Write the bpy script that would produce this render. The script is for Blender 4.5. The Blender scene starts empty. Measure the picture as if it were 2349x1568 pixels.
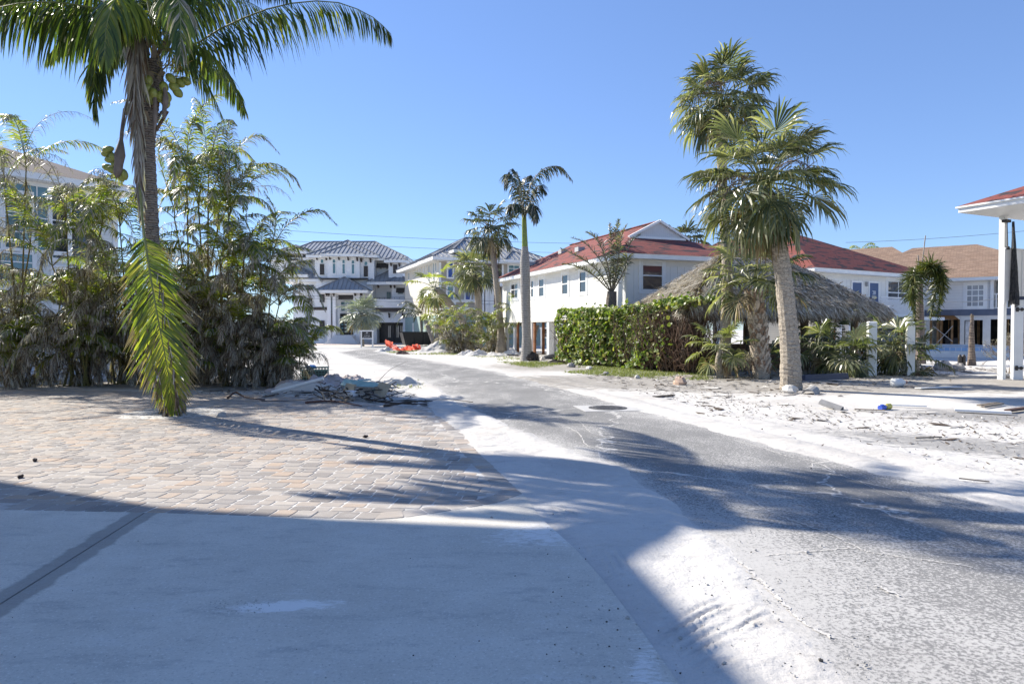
import bpy, math, random
import numpy as np
from mathutils import Vector, Matrix, Quaternion
V = Vector
sc = bpy.context.scene
COL = sc.collection
PI = math.pi
R = math.radians

# ------------------------------------------------------------------ camera
FPX, CAMH = 683.0, 1.65
PITCH = math.atan(12.5 / FPX)
cd = bpy.data.cameras.new("camera")
cam = bpy.data.objects.new("camera", cd)
COL.objects.link(cam)
cam.location = (0, 0, CAMH)
cam.rotation_euler = (PI / 2 - PITCH, 0, 0)
cd.sensor_width = 36.0
cd.lens = FPX / 1024 * 36
cd.clip_end = 3000
sc.camera = cam

# ------------------------------------------------------------------ light
SUN_EL = R(35)
SUN_AZ = math.atan2(-0.822, 0.569)          # from +Y towards +X
SDIR = V((math.sin(SUN_AZ) * math.cos(SUN_EL), math.cos(SUN_AZ) * math.cos(SUN_EL), math.sin(SUN_EL)))
w = bpy.data.worlds.new("World")
sc.world = w
w.use_nodes = True
wn = w.node_tree
wn.nodes.clear()
sky = wn.nodes.new("ShaderNodeTexSky")
sky.sky_type = 'NISHITA'
sky.sun_disc = False
sky.sun_elevation = SUN_EL
sky.sun_rotation = SUN_AZ
sky.altitude = 0
sky.air_density = 1.0
sky.dust_density = 0.0
sky.ozone_density = 4.0
bg = wn.nodes.new("ShaderNodeBackground")
bg.inputs[1].default_value = 0.15
wo = wn.nodes.new("ShaderNodeOutputWorld")
hsv = wn.nodes.new('ShaderNodeHueSaturation')
hsv.inputs['Hue'].default_value = 0.508
hsv.inputs['Saturation'].default_value = 1.0
wn.links.new(sky.outputs[0], hsv.inputs['Color'])
tint = wn.nodes.new('ShaderNodeMix'); tint.data_type = 'RGBA'; tint.blend_type = 'MULTIPLY'; tint.inputs[0].default_value = 1.0; tint.inputs[7].default_value = (0.40, 0.50, 0.655, 1)
gam = wn.nodes.new('ShaderNodeGamma'); gam.inputs[1].default_value = 0.7
wn.links.new(hsv.outputs[0], gam.inputs[0])
wn.links.new(gam.outputs[0], tint.inputs[6])
wn.links.new(tint.outputs[2], bg.inputs[0])
wn.links.new(bg.outputs[0], wo.inputs[0])
ld = bpy.data.lights.new("sun", 'SUN')
ld.energy = 3.0
ld.angle = R(0.5)
ld.color = (1.0, 0.94, 0.84)
sun = bpy.data.objects.new("sun", ld)
COL.objects.link(sun)
sun.location = SDIR * 60
sun.rotation_euler = SDIR.to_track_quat('Z', 'Y').to_euler()
sc.view_settings.view_transform = 'Standard'
sc.view_settings.look = 'None'
sc.view_settings.exposure = 1.65
sc.view_settings.gamma = 1.0
sc.cycles.max_bounces = 8
sc.cycles.transparent_max_bounces = 8
sc.cycles.use_denoising = True

# ------------------------------------------------------------------ survey: a sight line to a place
def ray(xd, yd):
    u = (xd * 1024 / 2349 - 512) / FPX
    v = (341.5 - yd * 683 / 1568) / FPX
    c, s = math.cos(PITCH), math.sin(PITCH)
    return V((u, c + v * s, -s + v * c))
EYE = V((0, 0, CAMH))
def G(xd, yd, z=0.0):
    d = ray(xd, yd)
    return EYE + d * ((z - CAMH) / d.z)
def at(xd, yd, dep):
    d = ray(xd, yd)
    return EYE + d * (dep / d.y)
def hit(xd, yd, p0, n):
    d = ray(xd, yd)
    return EYE + d * ((V(p0) - EYE).dot(n) / d.dot(n))

# ------------------------------------------------------------------ materials
class NT:
    def __init__(s, name):
        s.m = bpy.data.materials.new(name)
        s.m.use_nodes = True
        s.t = s.m.node_tree
        s.t.nodes.clear()
        s.out = s.t.nodes.new("ShaderNodeOutputMaterial")
    def n(s, typ, ins=None, **props):
        nd = s.t.nodes.new("ShaderNode" + typ)
        for k, v in props.items():
            setattr(nd, k, v)
        for k, v in (ins or {}).items():
            s.set(nd.inputs[k], v)
        return nd
    def set(s, sock, v):
        if isinstance(v, bpy.types.NodeSocket):
            s.t.links.new(v, sock)
        elif isinstance(v, (tuple, list)) and len(v) == 3 and sock.type == 'RGBA':
            sock.default_value = (*v, 1)
        else:
            sock.default_value = v
    def math(s, op, a, b=0.0, clamp=False):
        nd = s.n("Math", {0: a, 1: b}, operation=op)
        nd.use_clamp = clamp
        return nd.outputs[0]
    def mix(s, f, a, b, mode='MIX'):
        nd = s.n("Mix", data_type='RGBA', blend_type=mode)
        s.set(nd.inputs[0], f); s.set(nd.inputs[6], a); s.set(nd.inputs[7], b)
        return nd.outputs[2]
    def noise(s, vec, scale, detail=4, rough=0.55, dist=0.0):
        nd = s.n("TexNoise", {"Scale": scale, "Detail": detail, "Roughness": rough, "Distortion": dist})
        if vec is not None: s.set(nd.inputs["Vector"], vec)
        return nd.outputs[0]
    def ramp(s, f, stops):
        nd = s.n("ValToRGB", {0: f})
        el = nd.color_ramp.elements
        while len(el) < len(stops): el.new(0.5)
        for e, (p, c) in zip(el, stops):
            e.position = p
            e.color = (*c, 1) if isinstance(c, (tuple, list)) else (c, c, c, 1)
        return nd.outputs[0]
    def step(s, f, a, b):
        nd = s.n("MapRange", {0: f, 1: a, 2: b, 3: 0.0, 4: 1.0}, interpolation_type='SMOOTHSTEP')
        return nd.outputs[0]
    def obj(s): return s.n("TexCoord").outputs["Object"]
    def uv(s): return s.n("TexCoord").outputs["UV"]
    def pos(s): return s.n("NewGeometry").outputs["Position"]
    def rnd(s): return s.n("NewGeometry").outputs["Random Per Island"]
    def mapv(s, vec, scale=(1, 1, 1), rot=(0, 0, 0), loc=(0, 0, 0)):
        return s.n("Mapping", {"Vector": vec, "Scale": scale, "Rotation": rot, "Location": loc}).outputs[0]
    def bump(s, h, strength=0.3, dist=0.02):
        return s.n("Bump", {"Height": h, "Strength": strength, "Distance": dist}).outputs[0]
    def pbr(s, col, rough=0.7, nrm=None, metal=0.0, spec=0.5):
        p = s.n("BsdfPrincipled", {"Base Color": col, "Roughness": rough, "Metallic": metal, "Specular IOR Level": spec})
        if nrm is not None: s.set(p.inputs["Normal"], nrm)
        s.t.links.new(p.outputs[0], s.out.inputs[0])
        return p
def mul(c, k): return tuple(x * k for x in c)

def m_plain(name, c, rough=0.6, var=0.12, scale=3.0, bump=0.0, metal=0.0, spec=0.5):
    t = NT(name)
    nz = t.noise(t.obj(), scale, 6, 0.65)
    col = t.mix(t.step(nz, 0.3, 0.7), mul(c, 1 - var), mul(c, 1 + var))
    nr = t.bump(t.noise(t.obj(), scale * 12, 4), bump, 0.01) if bump else None
    t.pbr(col, rough, nr, metal, spec)
    return t.m

def m_siding(name, c, pitch=0.2, rough=0.6, vertical=False, dirt=0.08):
    """lap siding / grooved sheet: real grooves in bump over faint weathering"""
    t = NT(name)
    sep = t.n("SeparateXYZ", {0: t.uv()})
    a = sep.outputs[0 if vertical else 1]
    fr = t.math('FRACT', t.math('DIVIDE', a, pitch))
    groove = t.step(fr, 0.0, 0.10) if vertical else fr
    nz = t.noise(t.uv(), 0.9, 6, 0.7)
    col = t.mix(t.step(nz, 0.35, 0.75), c, mul(c, 1 - dirt))
    if vertical:
        col = t.mix(groove, mul(c, 0.78), col)
    else:
        col = t.mix(t.step(fr, 0.0, 0.09), mul(c, 0.6), col)
    t.pbr(col, rough, t.bump(groove, 0.6, 0.015))
    return t.m

def m_shingle(name, cols, patch=None, row=0.14, wid=0.3):
    t = NT(name)
    uv = t.uv()
    b = t.n("TexBrick", {"Vector": uv, "Color1": cols[0], "Color2": cols[1], "Mortar": mul(cols[0], 0.35), "Scale": 1.0,
                         "Mortar Size": 0.012, "Mortar Smooth": 0.3, "Bias": 0.0, "Brick Width": wid, "Row Height": row})
    b.offset = 0.5
    col = b.outputs[0]
    nz = t.noise(t.mapv(uv, (0.5, 1.2, 1)), 2.2, 5, 0.7)
    col = t.mix(t.step(nz, 0.35, 0.8), col, cols[2])
    grit = t.noise(uv, 60, 2)
    col = t.mix(0.35, col, t.mix(grit, mul(cols[0], 0.4), mul(cols[1], 1.5)))
    if patch:
        # shingles torn off in brick-shaped runs, the darker underlay bare
        b2 = t.n("TexBrick", {"Vector": uv, "Color1": (0, 0, 0), "Color2": (1, 1, 1), "Mortar": (0.5, 0.5, 0.5), "Scale": 1.0,
                              "Mortar Size": 0.0, "Brick Width": 0.6, "Row Height": 0.14})
        zone = t.step(t.noise(t.mapv(uv, (0.55, 1.3, 1)), 1.5, 4, 0.6), 0.515, 0.55)
        f = t.math('MULTIPLY', zone, t.step(t.n("SeparateColor", {0: b2.outputs[0]}).outputs[0], 0.30, 0.36))
        col = t.mix(f, col, patch)
    t.pbr(col, 0.85, t.bump(b.outputs[1], -0.5, 0.02), spec=0.25)
    return t.m

def m_leaf(name, stops, trans=0.35, rough=0.4, spec=0.5):
    """each leaflet takes its own tint of this kind's colours; thin, so light comes through"""
    t = NT(name)
    col = t.ramp(t.rnd(), stops)
    hz = t.noise(t.obj(), 9, 2)
    col = t.mix(t.math('MULTIPLY', hz, 0.45), col, t.mix(1.0, col, (0.62, 0.58, 0.45), 'MULTIPLY'))
    p = t.n("BsdfPrincipled", {"Base Color": col, "Roughness": rough, "Specular IOR Level": spec})
    tr = t.n("BsdfTranslucent", {"Color": t.mix(1.0, col, (1.5, 1.6, 0.7), 'MULTIPLY')})
    mx = t.n("MixShader", {0: trans, 1: p.outputs[0], 2: tr.outputs[0]})
    t.t.links.new(mx.outputs[0], t.out.inputs[0])
    return t.m

def m_bark(name, c1, c2, ring=14.0, rough=0.9, crack=0.6):
    t = NT(name)
    o = t.obj()
    wv = t.n("TexWave", {"Vector": o, "Scale": ring / 6.283, "Distortion": 3.5, "Detail": 4, "Detail Scale": 1.6}, wave_type='BANDS', bands_direction='Z')
    n2 = t.noise(t.mapv(o, (9, 9, 2.5)), 2.0, 6, 0.7)
    n3 = t.noise(t.mapv(o, (14, 14, 30)), 1.0, 5, 0.7)
    vo = t.n('TexVoronoi', {'Vector': t.mapv(o, (1, 1, 1.9)), 'Scale': 7.5}, feature='DISTANCE_TO_EDGE')
    h = t.math('ADD', t.math('MULTIPLY', wv.outputs[1], 0.35), t.math('MULTIPLY', n3, 0.75))
    h = t.math('ADD', h, t.math('MULTIPLY', t.step(vo.outputs[0], 0.0, 0.10), 0.25))
    col = t.mix(t.step(h, 0.35, 0.95), c2, c1)
    col = t.mix(t.step(n2, 0.52, 0.75), col, mul(c2, 0.8))
    t.pbr(col, rough, t.bump(h, crack, 0.03), spec=0.2)
    return t.m

SAND = (0.60, 0.575, 0.535)
def sand_color(t, p):
    """beach sand washed over the ground: pale, with grey silt, shell grit and bare darker soil"""
    big = t.noise(p, 0.35, 6, 0.62)
    mid = t.noise(t.mapv(p, (1.0, 2.2, 1)), 1.7, 6, 0.7)
    grit = t.noise(p, 75, 3, 0.7)
    fine = t.noise(t.mapv(p, (1, 1.6, 1)), 9.0, 8, 0.75)
    col = t.mix(t.step(big, 0.42, 0.66), SAND, (0.50, 0.475, 0.44))
    col = t.mix(t.math('MULTIPLY', t.step(fine, 0.50, 0.70), 0.40), col, (0.40, 0.38, 0.35))
    col = t.mix(t.math('MULTIPLY', t.step(fine, 0.46, 0.30), 0.35), col, (0.72, 0.70, 0.66))
    col = t.mix(t.math('MULTIPLY', t.step(mid, 0.53, 0.70), 0.6), col, (0.42, 0.395, 0.36))
    col = t.mix(t.math('MULTIPLY', t.step(grit, 0.52, 0.72), 0.40), col, (0.34, 0.32, 0.30))
    return col

def sep(t, p): 
    s = t.n("SeparateXYZ", {0: p}); return s.outputs[0], s.outputs[1], s.outputs[2]
def ell(t, p, cx, cy, ang, a, b, soft=0.6):
    """soft elliptical mask in ground metres"""
    q = t.mapv(p, (1, 1, 1), (0, 0, 0), (-cx, -cy, 0))
    q = t.mapv(q, (1 / a, 1 / b, 0), (0, 0, 0)) if ang == 0 else t.mapv(t.mapv(q, (1, 1, 0), (0, 0, -ang)), (1 / a, 1 / b, 0))
    ln = t.n("VectorMath", {0: q}, operation='LENGTH').outputs["Value"]
    return t.n("MapRange", {0: ln, 1: 1.0, 2: 1.0 - soft, 3: 0.0, 4: 1.0}, interpolation_type='SMOOTHSTEP').outputs[0]

# ------------------------------------------------------------------ meshes
class MB:
    def __init__(s):
        s.v = []; s.f = []; s.mi = []
    def vert(s, p):
        s.v.append((p[0], p[1], p[2])); return len(s.v) - 1
    def face(s, pts, m=0):
        i0 = len(s.v)
        s.v.extend((p[0], p[1], p[2]) for p in pts)
        s.f.append(tuple(range(i0, i0 + len(pts)))); s.mi.append(m)
    def idx(s, ids, m=0):
        s.f.append(tuple(ids)); s.mi.append(m)
    def hexa(s, c, m=0):
        i = len(s.v)
        s.v.extend((p[0], p[1], p[2]) for p in c)
        for q in ((3, 2, 1, 0), (4, 5, 6, 7), (0, 1, 5, 4), (1, 2, 6, 5), (2, 3, 7, 6), (3, 0, 4, 7)):
            s.f.append(tuple(i + k for k in q)); s.mi.append(m)
    def box(s, x0, x1, y0, y1, z0, z1, m=0):
        s.hexa([(x0, y0, z0), (x1, y0, z0), (x1, y1, z0), (x0, y1, z0), (x0, y0, z1), (x1, y0, z1), (x1, y1, z1), (x0, y1, z1)], m)
    def fbox(s, B, r0, r1, o0, o1, z0, z1, m=0):
        """box on a wall: r along it, o outward, z up"""
        O, r, o = B
        P = lambda a, b, c: (O[0] + r[0] * a + o[0] * b, O[1] + r[1] * a + o[1] * b, O[2] + c)
        s.hexa([P(r0, o1, z0), P(r1, o1, z0), P(r1, o0, z0), P(r0, o0, z0), P(r0, o1, z1), P(r1, o1, z1), P(r1, o0, z1), P(r0, o0, z1)], m)
    def bar(s, a, b, wd, th, m=0, up=(0, 0, 1)):
        a = V(a); b = V(b); d = (b - a).normalized()
        u = V(up)
        if abs(d.dot(u)) > 0.98: u = V((0, 1, 0))
        x = d.cross(u).normalized() * wd / 2
        y = x.cross(d).normalized() * th / 2
        s.hexa([a - x - y, a + x - y, a + x + y, a - x + y, b - x - y, b + x - y, b + x + y, b - x + y], m)
    def tube(s, pts, rad, n=8, m=0, cap=True, rng=None, jit=0.0):
        pts = [V(p) for p in pts]
        rings = []
        for k, p in enumerate(pts):
            d = (pts[min(k + 1, len(pts) - 1)] - pts[max(k - 1, 0)])
            d = d.normalized() if d.length > 1e-9 else V((0, 0, 1))
            ref = V((0, 1, 0)) if abs(d.y) < 0.9 else V((1, 0, 0))
            x = d.cross(ref).normalized(); y = x.cross(d).normalized()
            r = rad[k] if isinstance(rad, (list, tuple)) else rad
            ring = []
            for j in range(n):
                a = 2 * PI * j / n
                rr = r * (1 + (rng.uniform(-jit, jit) if rng else 0))
                ring.append(s.vert(p + (x * math.cos(a) + y * math.sin(a)) * rr))
            rings.append(ring)
        for k in range(len(rings) - 1):
            for j in range(n):
                s.idx((rings[k][j], rings[k][(j + 1) % n], rings[k + 1][(j + 1) % n], rings[k + 1][j]), m)
        if cap:
            s.idx(rings[0][::-1], m); s.idx(rings[-1], m)
    def prism(s, poly, z0, z1, m=0):
        n = len(poly)
        b = [s.vert((p[0], p[1], z0)) for p in poly]; t = [s.vert((p[0], p[1], z1)) for p in poly]
        s.idx(b[::-1], m); s.idx(t, m)
        for i in range(n): s.idx((b[i], b[(i + 1) % n], t[(i + 1) % n], t[i]), m)
    def lump(s, c, rx, ry, rz, rng, m=0, nu=10, nv=6, jit=0.2, rot=0.0):
        ca, sa = math.cos(rot), math.sin(rot)
        g = []
        for i in range(nv + 1):
            th = PI * i / nv
            row = []
            for j in range(nu):
                ph = 2 * PI * j / nu
                k = 1 + rng.uniform(-jit, jit)
                x = rx * math.sin(th) * math.cos(ph) * k; y = ry * math.sin(th) * math.sin(ph) * k; z = rz * math.cos(th) * k
                row.append(s.vert((c[0] + x * ca - y * sa, c[1] + x * sa + y * ca, c[2] + z)))
            g.append(row)
        for i in range(nv):
            for j in range(nu):
                s.idx((g[i][j], g[i + 1][j], g[i + 1][(j + 1) % nu], g[i][(j + 1) % nu]), m)
    def build(s, name, mats, parent=None, smooth=False, uv=True):
        me = bpy.data.meshes.new(name)
        me.from_pydata(s.v, [], s.f)
        for m in (mats if isinstance(mats, (list, tuple)) else [mats]): me.materials.append(m)
        if s.mi and max(s.mi) > 0: me.polygons.foreach_set("material_index", s.mi)
        if smooth: me.polygons.foreach_set("use_smooth", [True] * len(s.f))
        if uv and len(s.f) < 60000:
            lay = me.uv_layers.new(name="UVMap")
            buf = np.zeros(len(me.loops) * 2, dtype=np.float32)
            vs = s.v
            for p in me.polygons:
                nrm = p.normal
                if abs(nrm.z) > 0.999: u = V((1, 0, 0))
                else: u = V((-nrm.y, nrm.x, 0)).normalized()
                vv = nrm.cross(u)
                for li, vi in zip(p.loop_indices, p.vertices):
                    c = vs[vi]
                    buf[2 * li] = c[0] * u[0] + c[1] * u[1] + c[2] * u[2]
                    buf[2 * li + 1] = c[0] * vv[0] + c[1] * vv[1] + c[2] * vv[2]
            lay.data.foreach_set("uv", buf)
        o = bpy.data.objects.new(name, me)
        COL.objects.link(o)
        if parent: o.parent = parent
        return o

def tag(o, label=None, cat=None, group=None, kind=None):
    if label: o["label"] = label
    if cat: o["category"] = cat
    if group: o["group"] = group
    if kind: o["kind"] = kind
    return o
def thing(name, loc, label, cat, rz=0.0, group=None):
    o = bpy.data.objects.new(name, None)
    COL.objects.link(o)
    o.empty_display_size = 0.3
    o.location = loc; o.rotation_euler = (0, 0, rz)
    return tag(o, label, cat, group)
def structure(mb, name, mats, **k):
    return tag(mb.build(name, mats, **k), kind="structure")
def copy_tree(o, parent=None):
    c = o.copy(); COL.objects.link(c)
    if parent: c.parent = parent
    for ch in list(o.children): copy_tree(ch, c)
    return c
def fbm2(rng):
    ks = [(rng.uniform(-1, 1) * f, rng.uniform(-1, 1) * f, rng.uniform(0, 6.28), 1 / f) for f in (0.4, 0.9, 1.7, 3.1, 5.5) for _ in range(3)]
    return lambda x, y: sum(a * math.sin(kx * x + ky * y + ph) for kx, ky, ph, a in ks) / 6
def text_mesh(txt, size, name, mat, parent, loc, rot, ext=0.004, align='CENTER', space=1.0):
    cu = bpy.data.curves.new(name, 'FONT')
    cu.body = txt; cu.size = size; cu.extrude = ext; cu.align_x = align; cu.align_y = 'CENTER'; cu.space_character = space
    tmp = bpy.data.objects.new(name, cu)
    COL.objects.link(tmp)
    me = bpy.data.meshes.new_from_object(tmp.evaluated_get(bpy.context.evaluated_depsgraph_get()))
    bpy.data.objects.remove(tmp); bpy.data.curves.remove(cu)
    me.materials.clear(); me.materials.append(mat)
    o = bpy.data.objects.new(name, me)
    COL.objects.link(o)
    o.parent = parent; o.location = loc; o.rotation_euler = rot
    return o

# ================================================================== GROUND
def mat_ground():
    t = NT("sandy_ground")
    p = t.pos()
    col = sand_color(t, p)
    # dark broken asphalt of the lot on the right, showing through the sand
    z = t.math('MAXIMUM', t.math('MAXIMUM', ell(t, p, 6.6, 9.6, -0.75, 4.6, 1.7, 0.9), ell(t, p, 9.2, 13.0, -0.3, 3.6, 2.2, 0.9)), ell(t, p, 14.0, 15.5, 0.2, 4.5, 3.0, 0.9))
    nz = t.noise(t.mapv(t.mapv(p, (1, 1, 1), (0, 0, 0.5)), (1.1, 3.4, 1)), 2.6, 8, 0.72)
    f = t.step(t.math('ADD', t.math('MULTIPLY', z, 0.42), nz), 0.70, 0.86)
    col = t.mix(t.math('MULTIPLY', f, 0.72), col, t.mix(t.noise(p, 40, 2), (0.10, 0.10, 0.10), (0.30, 0.29, 0.28)))
    # silt and rotted leaf litter on the lots either side
    z2 = t.math('MAXIMUM', ell(t, p, 9.5, 21.5, 0.0, 15, 5.5, 0.5), t.math('MAXIMUM', ell(t, p, 3.5, 31, 0.5, 7, 6, 0.6), ell(t, p, -10, 20.5, -0.25, 9, 2.4, 0.5)))
    n3 = t.noise(t.mapv(p, (1.0, 2.6, 1)), 1.6, 9, 0.75)
    f3 = t.step(t.math('ADD', t.math('MULTIPLY', z2, 0.27), n3), 0.60, 0.74)
    col = t.mix(t.math('MULTIPLY', f3, 0.75), col, t.mix(t.noise(p, 14, 3), (0.13, 0.115, 0.095), (0.36, 0.33, 0.29)))
    # tyre treads pressed in the sand
    h = t.math('MULTIPLY', t.noise(p, 30, 5, 0.7), 0.30)
    h = t.math('ADD', h, t.math('MULTIPLY', t.noise(p, 3.2, 4, 0.6), 1.3))
    t.pbr(col, 0.95, t.bump(h, 0.8, 0.03), spec=0.15)
    return t.m
g = MB()
S = 1600
g.face([(-S, -60, 0), (S, -60, 0), (S, S, 0), (-S, S, 0)])
GROUND = mat_ground()
structure(g, "ground", GROUND, uv=False)

def mat_road():
    t = NT("sanded_asphalt")
    p = t.pos()
    e = t.n("Attribute", attribute_name="edge").outputs["Fac"]
    cover = t.math('ADD', t.math('MULTIPLY', t.noise(t.mapv(p, (1.0, 0.45, 1), (0, 0, 0.25)), 0.9, 6, 0.65), 0.55), 0.0)
    nearer = t.n("MapRange", {0: t.n("SeparateXYZ", {0: p}).outputs[1], 1: 2.0, 2: 9.0, 3: 0.09, 4: 0.0}).outputs[0]
    grit = t.noise(p, 42, 4, 0.85)
    grit2 = t.noise(p, 180, 2, 0.7)
    base = t.mix(grit2, (0.105, 0.103, 0.10), (0.29, 0.285, 0.275))
    x_ = t.n('SeparateXYZ', {0: p})
    edge_dust = t.n('MapRange', {0: e, 1: 1.1, 2: 0.2, 3: 0.0, 4: 0.13}, interpolation_type='SMOOTHSTEP').outputs[0]
    f = t.step(t.math('ADD', t.math('ADD', t.math('ADD', cover, edge_dust), nearer), t.math('MULTIPLY', grit, 1.15)), 0.86, 0.98)
    # cracks packed with sand
    wob = t.n("VectorMath", {0: p, 1: t.n("VectorMath", {0: t.n("TexNoise", {"Vector": p, "Scale": 1.8, "Detail": 6}).outputs["Color"], 3: 1.1}, operation='SCALE').outputs[0]}, operation='ADD').outputs[0]
    vo = t.n("TexVoronoi", {"Vector": t.mapv(wob, (0.55, 0.30, 0.0), (0, 0, 0.35)), "Scale": 0.62}, feature='DISTANCE_TO_EDGE')
    ck = t.n("MapRange", {0: vo.outputs[0], 1: 0.002, 2: 0.008, 3: 1.0, 4: 0.0}).outputs[0]
    ck = t.math('MULTIPLY', ck, t.step(t.noise(p, 0.7, 3), 0.34, 0.50))
    # sand lapping over both edges
    lap = t.step(t.math('ADD', t.math('MULTIPLY', e, -1.0), t.math('MULTIPLY', t.noise(t.mapv(p, (1, 0.6, 1)), 2.4, 8, 0.7), 1.1)), 0.12, 0.42)
    sandc = sand_color(t, p)
    col = t.mix(t.math('MULTIPLY', f, 0.85), base, t.mix(0.25, sandc, (0.3, 0.3, 0.3)))
    col = t.mix(t.math('MAXIMUM', ck, lap), col, sandc)
    h = t.math('ADD', t.math('MULTIPLY', grit2, 0.5), t.math('MULTIPLY', t.math('MAXIMUM', ck, lap), 0.8))
    t.pbr(col, 0.9, t.bump(h, 0.5, 0.012), spec=0.25)
    return t.m
rr = random.Random(5)
def spline_(pts, n):
    P = [pts[0] * 2 - pts[1]] + pts + [pts[-1] * 2 - pts[-2]]; out = []; m = len(pts) - 1
    for i in range(n):
        s = m * i / (n - 1); k = min(int(s), m - 1); t = s - k; a, b, c, d = P[k:k + 4]
        out.append(0.5 * ((2 * b) + (c - a) * t + (2 * a - 5 * b + 4 * c - d) * t * t + (3 * b - a - 3 * c + d) * t ** 3))
    return out
RL = [V((1.9, -9, 0)), V((1.75, 0, 0)), G(1960, 1568), G(1790, 1400), G(1650, 1225), G(1530, 1145), G(1430, 1075), G(1240, 1010), G(1100, 955), G(1040, 920), G(1000, 885), G(900, 845), G(775, 808), V((-12.6, 56, 0))]
RRt = [V((5.6, -9, 0)), V((5.5, 0, 0)), V((5.35, 3.2, 0)), V((5.2, 4.3, 0)), G(2349, 1175), G(2140, 1112), G(2000, 1078), G(1850, 1036), G(1700, 1000), G(1450, 930), G(1300, 890), G(1150, 855), G(870, 808), V((-9.6, 56, 0))]
def resample(pts, n):
    d = [0]
    for a, b in zip(pts, pts[1:]): d.append(d[-1] + (b - a).length)
    out = []
    for i in range(n):
        s = d[-1] * i / (n - 1); k = max(j for j in range(len(d)) if d[j] <= s + 1e-9); k = min(k, len(pts) - 2)
        out.append(pts[k].lerp(pts[k + 1], (s - d[k]) / max(1e-9, d[k + 1] - d[k])))
    return out
def smooth(pts, it=3):
    for _ in range(it): pts = [pts[0]] + [(a + b * 2 + c) / 4 for a, b, c in zip(pts, pts[1:], pts[2:])] + [pts[-1]]
    return pts
NR = 260
A, B = smooth(resample(RL, NR), 6), smooth(resample(RRt, NR), 6)
rd = MB(); edge = []
NC = 12
for i in range(NR):
    a = A[i] + V((-0.35, 0, 0)); b = B[i] + V((0.35, 0, 0)); wd = (b - a).length
    for j in range(NC + 1):
        u = j / NC
        rd.vert(a.lerp(b, u) + V((0, 0, 0.006))); edge.append(min(u, 1 - u) * wd)
for i in range(NR - 1):
    for j in range(NC):
        k = i * (NC + 1) + j
        rd.idx((k, k + 1, k + NC + 2, k + NC + 1))
road = structure(rd, "road", mat_road(), uv=False)
at_ = road.data.attributes.new("edge", 'FLOAT', 'POINT'); at_.data.foreach_set("value", edge)

# cracks in the asphalt, packed with sand
ck = MB(); rk = random.Random(31)
ckz = [0.0085]
def cp(c, r): return G((1800 + c / 1.9446) * .78092, (1100 + r / 1.9446) * .78092, ckz[0])
for pl, wd in ((((690, 372), (850, 415), (1000, 465), (1150, 495), (1300, 570), (1400, 605), (1550, 640), (1760, 690), (2000, 750), (2349, 855)), .018), (((570, 950), (700, 1050), (800, 1130), (960, 1290), (1060, 1390), (1250, 1500)), .020), (((760, 690), (900, 780), (1080, 850), (1250, 910), (1400, 985), (1520, 1020), (1800, 1060), (2050, 1095)), .013),
               (((860, 1030), (1000, 1020), (1150, 1005), (1400, 985)), .008), (((1000, 605), (820, 620), (790, 650), (760, 690)), .011), (((700, 1170), (830, 1165), (960, 1290)), .016), (((1400, 605), (1600, 690), (1900, 720)), .008), (((-260, 300), (-200, 330), (-150, 400), (-100, 420)), .016), (((-330, 240), (-200, 262), (-120, 330), (60, 380)), .010), (((1500, 1200), (1650, 1260)), .02)):
    ckz[0] += .0006
    P = spline_([cp(*q) for q in pl], 16 * (len(pl) - 1))
    P = [p + V((rk.gauss(0, .008), rk.gauss(0, .008), 0)) for p in P]
    ww = [wd * rk.uniform(.3, 1.3) for _ in P]
    ids = []
    for i in range(len(P)):
        d = (P[min(i + 1, len(P) - 1)] - P[max(i - 1, 0)]).normalized(); n = V((-d.y, d.x, 0)) * .6 * ww[i]; ids.append((ck.vert(P[i] - n), ck.vert(P[i] + n)))
    for a, b in zip(ids, ids[1:]): ck.idx((a[0], b[0], b[1], a[1]))
structure(ck, "road_cracks", GROUND, uv=False)
# far street and the brick forecourt in front of the white house
def mat_far(name, c1, c2):
    t = NT(name); p = t.pos()
    nz = t.noise(t.mapv(p, (0.5, 1.6, 1)), 0.7, 7, 0.7)
    t.pbr(t.mix(t.step(nz, 0.42, 0.6), c1, t.mix(0.3, sand_color(t, p), c2)), 0.95, spec=0.2)
    return t.m
q = MB(); q.face([(-70, 57, 0.004), (60, 57, 0.004), (60, 63.5, 0.004), (-70, 63.5, 0.004)])
structure(q, "cross_street", mat_far("far_street", (0.30, 0.30, 0.30), (0.6, 0.58, 0.55)), uv=False)
q = MB(); q.face([(-23, 70, 0.006), (-11, 69.5, 0.006), (-11, 83, 0.006), (-23, 83, 0.006)])
structure(q, "forecourt", mat_far("pink_forecourt", (0.46, 0.36, 0.30), (0.6, 0.55, 0.5)), uv=False)

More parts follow.
